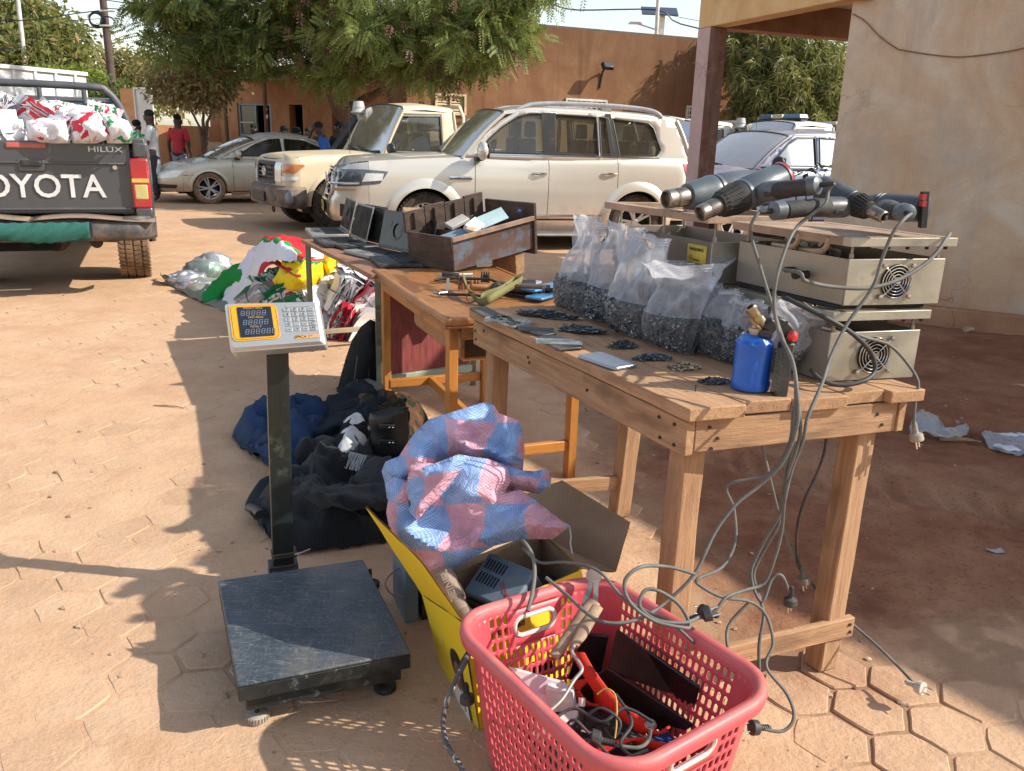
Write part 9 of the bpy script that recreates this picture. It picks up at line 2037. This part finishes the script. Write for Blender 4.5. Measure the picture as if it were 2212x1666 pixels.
navy=clothmat('navy cloth',None,(.02,.05,.12),.75,40,.5);blk=clothmat('black knit',None,(.011,.012,.015),.95,90,.6,.15);den=clothmat('dark denim',None,(.018,.025,.036),.85,60,.6);khk=clothmat('brown camouflage',lambda n,tc:ramp(n,noi(n,tc.outputs['UV'],16,3,.6),[(.3,(.02,.03,.018)),(.48,(.10,.045,.025)),(.62,(.13,.08,.04))],'CONSTANT').outputs[0],rough=.85,sc=40)
heap('dark_jacket',[(840,862),(800,850),(745,862),(700,885),(665,925),(700,960),(780,960),(850,930),(880,890)],.09,den,'charcoal denim jacket heaped beside the table leg','jacket',1,.05)
heap('navy_jacket',[(502,948),(520,925),(580,918),(640,898),(700,905),(735,930),(720,975),(690,1020),(640,1030),(585,1012),(540,985),(520,972)],.11,navy,'navy blue jacket crumpled left of the dark clothes heap','jacket',2,.075,10)
heap('black_blanket',[(590,1060),(620,1010),(690,985),(790,975),(870,965),(930,990),(950,1080),(900,1160),(830,1178),(740,1190),(650,1202),(600,1180),(560,1140),(540,1105)],.12,blk,'black woollen blanket spread behind the scale column','blanket',4,.075,8)
heap('black_trousers',[(530,1098),(545,1075),(585,1062),(640,1080),(660,1140),(640,1195),(600,1185),(562,1140)],.09,den,'dark trousers with rolled waistband at the left edge of the heap','trousers',6,.04,9)
heap('camouflage_cloth',[(735,925),(760,895),(830,885),(915,898),(930,930),(880,960),(790,965)],.12,khk,'brown and green patterned cloth tucked between the jackets','cloth',7,.05,9)
kefm=clothmat('black and white scarf',lambda n,tc:mix(n,ramp(n,noi(n,tc.outputs['UV'],9,1,.3,(1,1.6,1),1.6),[(.55,0),(.57,.95)]).outputs[0],(.010,.010,.012),(.62,.62,.62)),rough=.85,sc=40)
heap('scarf',[(712,985),(735,950),(790,935),(812,955),(800,995),(760,1015),(725,1012)],.10,kefm,'black scarf with bold white strokes and fringe on the heap','scarf',9,.03,12,.012,z0=.10)
b=B();q=P(757,975,.20)
for k in range(22):
 s_=q+Vector((.0+.0035*k,-.002*k,.0));b.tube([s_,s_+Vector((-.012,-.02,-.02+random.uniform(-.005,.005))),s_+Vector((-.02+random.uniform(-.006,.006),-.05,-.05))],.0012,4)
o=obj('fringe',b,mat('white thread',(.5,.5,.5),.8));tag(o,'white fringe of the black and white scarf','fringe')
for nm_,rows_,m_,lb_ in(('sleeve',[[P(590,1045,.03),P(650,1030,.13),P(740,1050,.16),P(840,1035,.15)],[P(600,1075,.03),P(660,1062,.16),P(750,1085,.18),P(850,1070,.16)],[P(600,1100,.03),P(665,1090,.12),P(760,1110,.14),P(850,1100,.12)]],blk,'black knitted sleeve lying across the blanket'),('trouser_leg',[[P(655,925,.08),P(720,900,.14),P(790,872,.15),P(842,862,.10)],[P(665,950,.10),P(730,922,.17),P(800,895,.17),P(850,880,.10)],[P(680,965,.08),P(745,940,.12),P(810,910,.12),P(858,892,.06)]],den,'charcoal trouser leg running back towards the table leg'),('jacket_sleeve',[[P(515,935,.03),P(570,960,.10),P(620,985,.10),P(660,1010,.04)],[P(525,960,.02),P(572,985,.11),P(612,1008,.10),P(645,1026,.03)]],navy,'navy jacket sleeve folded at the left edge of the heap')):
 o=drape(nm_,rows_,m_,.03,11,len(nm_),40,22,thick=.004);tag(o,lb_,'clothing')
lth=mat('black leather',(.012,.012,.014),.38,0,.2,14,.35,120,dust=.2)
bt_=thing('leather_boot','black leather boot shaft with two rows of metal studs on the clothes heap','boot',P(850,975,.12))
b=B();c0=P(842,985,.13)
def shaft(u,v):
 a=2*math.pi*u;r=.062+.012*math.sin(a*2+1);q=c0+Vector((r*math.cos(a)*1.1,r*math.sin(a)*.8,v*.20));q.x+=-.02*v*math.sin(a)+.012*noise.noise(Vector((u*5,v*3,1)));q.y+=.012*noise.noise(Vector((u*5,v*3,8)));q.z+=.02*math.cos(a+.6)*v;return q
b.grid(shaft,32,8);obj('shaft',b,lth,bt_,world=True,solid=.004,smooth_=75)
b=B();b.ball(c0+Vector((-.10,-.07,.0)),.06,14,(1.7,.8,.6));b.disp(.01,12);obj('foot',b,lth,bt_,world=True)
for r_,dz in enumerate((.15,.085)):
 b=B();q=c0+Vector((.0,-.062,dz));b.box((q.x,q.y,q.z),(.06,.012,.022));so_=obj('strap',b,lth,bt_,world=True,bevel=.004)
 for dx in(.012,.026):b=B();b.ball((q.x+dx,q.y-.008,q.z),.005,8);obj('stud',b,chrome,so_,world=True)
b=B();q=P(545,1098,.05);b.tube([q+Vector((-.012,.01,.0)),q+Vector((.03,-.035,.01)),q+Vector((.06,-.09,.02))],.022,10,flat=.7);o=obj('belt_roll',b,lth);tag(o,'black rolled belt end sticking out at the left of the heap','belt')
bp_=thing('backpack','black backpack leaning on the steel table leg','backpack',P(770,860,0))
bpm=clothmat('black nylon',None,(.008,.009,.011),.6,30,.6)
inflate('bag_body',[(726,858),(735,815),(748,770),(760,735),(780,705),(800,690),(822,700),(832,740),(835,860),(800,878),(750,880)],4.55,.14,bpm,.035,.7,2,step=8,parent=bp_)
b=B();b.tube([PY(772,770,4.36),PY(768,800,4.35),PY(764,835,4.35)],.004,5);obj('zip',b,greyp,bp_,world=True)
b=B();b.box((0,0,0),(.008,.006,.035),Matrix.Translation(PY(771,826,4.33)));obj('zip_pull',b,steel,bp_,world=True)
# red laundry basket
rz=.36;BL_,BBk,BR_,BF_=P(985,1340,rz),P(1295,1246,rz),P(1672,1482,rz),P(1332,1668,rz)
bc=(BL_+BBk+BR_+BF_)/4;bsk=thing('laundry_basket','dusty coral red plastic laundry basket full of cables and dark plates','basket',(bc.x,bc.y,0))
redb=mat('coral red plastic',(.60,.085,.105),.38,0,.08,5,.05,60,dust=.3,dustcol=(.52,.33,.26));redr=mat('dusty red rim',(.55,.085,.10),.42,0,.1,6,.1,60,dust=.42,dustup=True,dustcol=(.42,.27,.20),dsc=9)
w0,l0,rc=.41,.53,.085
pr_=[];
for(cx_,cy_,a0)in((w0-rc,rc,-90),(w0-rc,l0-rc,0),(rc,l0-rc,90),(rc,rc,180)):
 for k in range(9):a=R(a0+90*k/8);pr_.append((cx_+rc*math.cos(a),cy_+rc*math.sin(a)))
pr_.append(pr_[0]);PR=np.array(pr_);PS=np.concatenate([[0],np.cumsum(np.hypot(*np.diff(PR,axis=0).T))]);PER=PS[-1]
def bpos(s,z,off=0.):
 s%=PER;x,y=np.interp(s,PS,PR[:,0]),np.interp(s,PS,PR[:,1]);e=.004;x2,y2=np.interp((s+e)%PER,PS,PR[:,0]),np.interp((s+e)%PER,PS,PR[:,1]);n=np.array([y2-y,-(x2-x)]);n=n/max(1e-9,np.hypot(*n));x+=n[0]*off;y+=n[1]*off
 k=.80+.20*min(1,z/rz)**.8;x=w0/2+(x-w0/2)*k;y=l0/2+(y-l0/2)*k;a,c_=x/w0,y/l0
 q=(BL_.lerp(BBk,a)).lerp(BF_.lerp(BR_,a),c_);return Vector((q.x,q.y,z))
walls=[(PS[8],PS[9]),(PS[17],PS[18]),(PS[26],PS[27]),(PS[35]-0,PS[36])]
b=B();cs,rs=.0188,.0305;zlo,zhi=.035,.345
ncol=int(round(PER/cs));cs=PER/ncol;rows=int((zhi-zlo)/rs)
def inwall(s):
 for i,(a,c_)in enumerate(walls):
  if a+.004<s<c_-.004:return i
 return-1
walls[3]=((PS[35])%PER if PS[35]<PER else 0,PER)
sh_=[]
hmid={}
for i,(a,c_)in enumerate(walls):hmid[i]=((a+c_)/2,c_-a)
shorts=sorted(hmid,key=lambda i:hmid[i][1])[:2]
hs={i:round(hmid[i][0]/cs)*cs for i in shorts};hw=cs*4;hz0=zlo+rs*(rows-3);hz1=zlo+rs*(rows)
for i in range(ncol):
 for j in range(rows):
  s0,s1=i*cs,(i+1)*cs;z0_,z1_=zlo+j*rs,zlo+(j+1)*rs;sm_=(s0+s1)/2;zm=(z0_+z1_)/2;wl=inwall(sm_)
  if wl in hs and abs(sm_-hs[wl])<hw and zm>hz0:continue
  ring=[(s0,z0_),(sm_,z0_),(s1,z0_),(s1,zm),(s1,z1_),(sm_,z1_),(s0,z1_),(s0,zm)]
  hole=wl>=0 and not(j==rows-1 and wl not in shorts and False)
  if not hole:k=len(b.v);b.v+=[tuple(bpos(*q))for q in ring]+[tuple(bpos(sm_,zm))];b.f+=[(k+q,k+(q+1)%8,k+8)for q in range(8)];b.mi+=[0]*8;continue
  a_,h_=cs*.30,rs*.37;inn=[(sm_-a_,zm-h_*.7),(sm_,zm-h_),(sm_+a_,zm-h_*.7),(sm_+a_,zm),(sm_+a_,zm+h_*.7),(sm_,zm+h_),(sm_-a_,zm+h_*.7),(sm_-a_,zm)]
  k=len(b.v);b.v+=[tuple(bpos(*q))for q in ring+inn];b.f+=[(k+q,k+(q+1)%8,k+8+(q+1)%8,k+8+q)for q in range(8)];b.mi+=[0]*8
b.grid(lambda u,v:bpos(u*PER,zhi+(rz-zhi)*v*1.0-(zhi-(zlo+rs*rows))*(1-v)),ncol,1);b.grid(lambda u,v:bpos(u*PER,.004+(zlo-.004)*v),ncol,1)
for i in shorts:
 hc_=hs[i];ou=[(hc_-hw,hz0),(hc_+hw,hz0),(hc_+hw,hz1),(hc_-hw,hz1)];ho_=rrect(hc_,(hz0+hz1)/2+.002,.105,.034,.0165,5);panel(b,ou,lambda s,z:bpos(s,z),.02,[ho_],edge=.01)
o=obj('basket_wall',b,redb,bsk,world=True,smooth_=50,solid=.0032)
bmm=bmesh.new();bmm.from_mesh(o.data);bmesh.ops.remove_doubles(bmm,verts=bmm.verts,dist=.0006);bmesh.ops.recalc_face_normals(bmm,faces=bmm.faces);bmm.to_mesh(o.data);bmm.free();o.data.polygons.foreach_set('use_smooth',[True]*len(o.data.polygons))
b=B();pf_=[(-.003,-.014),(-.002,-.002),(.006,.006),(.014,.008),(.022,.003),(.026,-.010),(.025,-.024),(.022,-.024),(.020,-.008),(.012,-.002),(.002,-.012)]
nn=120;b.v=[tuple(bpos(PER*i/nn,rz+dz,off))for i in range(nn)for off,dz in pf_];m_=len(pf_);b.f=[(i*m_+j,((i+1)%nn)*m_+j,((i+1)%nn)*m_+(j+1)%m_,i*m_+(j+1)%m_)for i in range(nn)for j in range(m_)];b.mi=[0]*len(b.f);obj('rim',b,redr,bsk,world=True,smooth_=60)
b=B();b.v=[tuple(bpos(PER*i/60,.006))for i in range(60)];b.f=[tuple(range(60))];b.mi=[0];obj('basket_floor',b,redb,bsk,world=True,solid=.003)
wrg=mat('white handle ring',(.62,.56,.50),.45,0,.1,8,.05,dust=.3)
for i in shorts:
 pts=rrect(hs[i],(hz0+hz1)/2+.002,.118,.046,.022,6);pts.append(pts[0]);b=B();b.tube([bpos(s,z,.0)for s,z in pts],.0062,8,False);obj('handle_ring',b,wrg,bsk,world=True)
dpl=mat('burnt brown plate',(.045,.032,.028),.4,.2,.4,9,.15,dust=.25,dustcol=(.22,.13,.1));dpb=mat('black tablet',(.012,.012,.013),.3,0,.2,9,.05,dust=.12)
def qplate(nm,lab,q,th,m,cat='plate'):
 q=[P(*p)if len(p)==3 else p for p in q];n=(q[1]-q[0]).cross(q[3]-q[0]).normalized();b=B();b.hexa([p-n*th/2 for p in q]+[p+n*th/2 for p in q]);o=obj(nm,b,m,bevel=.003);tag(o,lab,cat);return o
qplate('tablet','large burnt brown plate leaning along the right basket wall',[(1333,1358,.30),(1462,1450,.27),(1452,1500,.19),(1312,1450,.20)],.008,dpl)
qplate('tablet','black tablet behind the brown plate against the right basket wall',[(1400,1405,.29),(1512,1484,.27),(1494,1556,.15),(1420,1470,.16)],.008,dpb)
qplate('tablet','long dark plate in front, sloping across the right half of the basket',[(1311,1440,.21),(1500,1566,.17),(1462,1592,.09),(1240,1500,.10)],.007,dpl)
qplate('tablet','grey black panel standing at the back corner of the basket',[(1258,1366,.27),(1316,1374,.27),(1296,1472,.12),(1226,1466,.13)],.008,dpb)
qplate('tablet','small black panel lying at the left of the basket',[(1145,1432,.19),(1192,1422,.18),(1196,1455,.14),(1150,1462,.14)],.006,dpb)
prm=clothmat('printed paper',lambda n,tc:mix(n,ramp(n,noi(n,tc.outputs['Object'],14,2,.5,(1,3,1)),[(.52,0),(.54,.6)]).outputs[0],(.70,.68,.66),(.55,.40,.50)),rough=.5,sc=30,bs=.2)
qplate('paper_pack','white printed paper pack lying at the left inside the basket',[(1098,1440,.21),(1222,1474,.19),(1244,1524,.14),(1192,1536,.13)],.02,prm,'paper')
qplate('paper_pack','white carton end sticking up beside the printed pack',[(1180,1480,.19),(1238,1490,.19),(1246,1528,.13),(1190,1534,.13)],.03,papm,'paper')
rsm=clothmat('red strap',None,(.74,.06,.035),.8,160,.6)
stp=thing('red_strap','bright red woven strap looping through the basket','strap',P(1320,1520,.15))
for pts,w_ in(([P(1247,1408,.27),P(1270,1450,.25),P(1312,1508,.22),P(1355,1545,.20),P(1402,1578,.18)],.046),([P(1402,1578,.18),P(1420,1585,.17),P(1440,1575,.17)],.03),([P(1238,1490,.17),P(1262,1470,.19),P(1290,1480,.17),P(1300,1520,.14),P(1330,1550,.12)],.042),([P(1240,1492,.17),P(1262,1520,.14),P(1300,1530,.12),P(1340,1560,.12),P(1300,1585,.12),P(1262,1590,.12)],.036),([P(1290,1625,.14),P(1330,1605,.16),P(1370,1598,.16),P(1410,1610,.15),P(1470,1620,.15),P(1560,1610,.13)],.046)):
 ribbon('strap_run',pts,w_,rsm,stp,[(.6,-.5,.3),(.4,-.3,.8)],.006)
blkh=B();
b=B();b.ball((0,0,0),1,24,(.15,.20,.07));b.disp(.035,9);o=obj('dark_jumble',b,mat('dark jumble',(.02,.015,.016),.7,0,.4,20,.8,60));o.location=(bc.x-.0,bc.y,.07);tag(o,'dark jumble of small parts at the bottom of the basket','jumble',kind='stuff')
pli=thing('pliers','old pincers with wooden handles resting on the back rim of the basket','tool',PY(1280,1305,1.72))
wo=mat('worn wood handle',(.36,.24,.15),.7,0,.3,14,.3,sc3=(1,1,3))
b=B();b.tube([PY(1283,1302,1.74),PY(1250,1345,1.69),PY(1196,1418,1.62)],[.018,.016,.013],12,sub=3,flat=.6);obj('wooden_handle',b,wo,pli,world=True)
b=B();b.tube([PY(1290,1312,1.72),PY(1262,1360,1.66),PY(1240,1395,1.62)],[.015,.015,.012],12,sub=3,flat=.6);obj('wooden_handle',b,wo,pli,world=True)
b=B();q=PY(1283,1244,1.80);b.lathe([(.0,-.003),(.019,-.003),(.019,.003),(.0,.003)],q,(0,-1,.25),18);b.bar(PY(1279,1252,1.80),PY(1262,1306,1.74),.012,.005);b.bar(PY(1288,1252,1.80),PY(1286,1302,1.74),.012,.005);obj('pincer_head',b,steel,pli,world=True)
cable('bare grey wire hook hanging from the wooden handled pincers into the basket',[(1240,1395,1.60),(1236,1410,1.58),(1250,1430,1.56),(1257,1448,1.54),(1240,1470,1.52),(1215,1510,1.48),(1188,1536,1.44)],.0042,mat('zinc wire',(.36,.33,.30),.5,.5),nm='wire')
for k,(x,y,z,L_,a_,m_,lb_)in enumerate(((1350,1590,.13,.09,.4,lapk,'small black charger block beside the red strap ends'),(1230,1545,.13,.07,1.2,papm,'white plug adapter under the printed paper pack'),(1200,1585,.12,.10,-.3,laps,'grey plastic part at the left basket floor'),(1430,1610,.12,.08,.8,mat('blue plastic',(.04,.08,.25),.4),'small blue plastic part at the right end of the straps'),(1310,1640,.11,.09,2.1,dpb,'black phone half buried at the front of the basket'))):
 b=B();b.box((0,0,0),(L_,L_*.55,.02));o=obj('loose_part',b,m_,bevel=.004);o.location=P(x,y,z);o.rotation_euler=(.25*math.sin(k*3),.2*math.cos(k*2),a_);tag(o,lb_,'part')
for k,pts in enumerate((((1190,1560,1.40),(1240,1530,1.42),(1300,1560,1.38),(1350,1530,1.40),(1410,1560,1.38)),((1215,1610,1.34),(1280,1600,1.33),(1330,1640,1.28),(1400,1620,1.28)),((1330,1500,1.44),(1365,1560,1.38),(1340,1610,1.32),(1390,1650,1.26)))):
 cable('black lead tangled in the basket, %s'%('crossing under the strap','nearest the front rim','running beside the dark plates')[k],pts,.0035,ck2)
mk_=thing('marker','black marker pen standing among the straps','marker',P(1256,1580,.1));b=B();b.cyl(P(1257,1525,.19),P(1256,1585,.13),.008);obj('barrel',b,blackp,mk_,world=True);b=B();b.cyl(P(1257,1525,.19),P(1257,1508,.205),.0078);obj('cap',b,papm,mk_,world=True)
cable('thin yellow wire curling over the straps in the basket',[(1290,1500,1.42),(1310,1488,1.42),(1330,1505,1.40),(1332,1560,1.36),(1328,1595,1.34)],.0018,mat('yellow wire',(.55,.32,.05),.6),nm='wire')
cable('black thin cord tangled beside the marker in the basket',[(1215,1580,1.36),(1240,1555,1.36),(1280,1590,1.34),(1320,1600,1.34),(1340,1560,1.36),(1300,1530,1.38),(1270,1545,1.38)],.003,ck2)
cable('grey adapter cord at the front inside the basket',[(1405,1575,1.36),(1400,1600,1.35),(1380,1615,1.33),(1340,1612,1.33),(1300,1600,1.34)],.004,cg,pl=(-.9,.2,.1))
b=B();b.lathe([(.0,0),(.014,.001),(.010,.006),(.0,.007)],P(1405,1565,.20),(0,-.3,1),14);o=obj('washer',b,steel);tag(o,'small metal ring on the end of the red strap','ring')
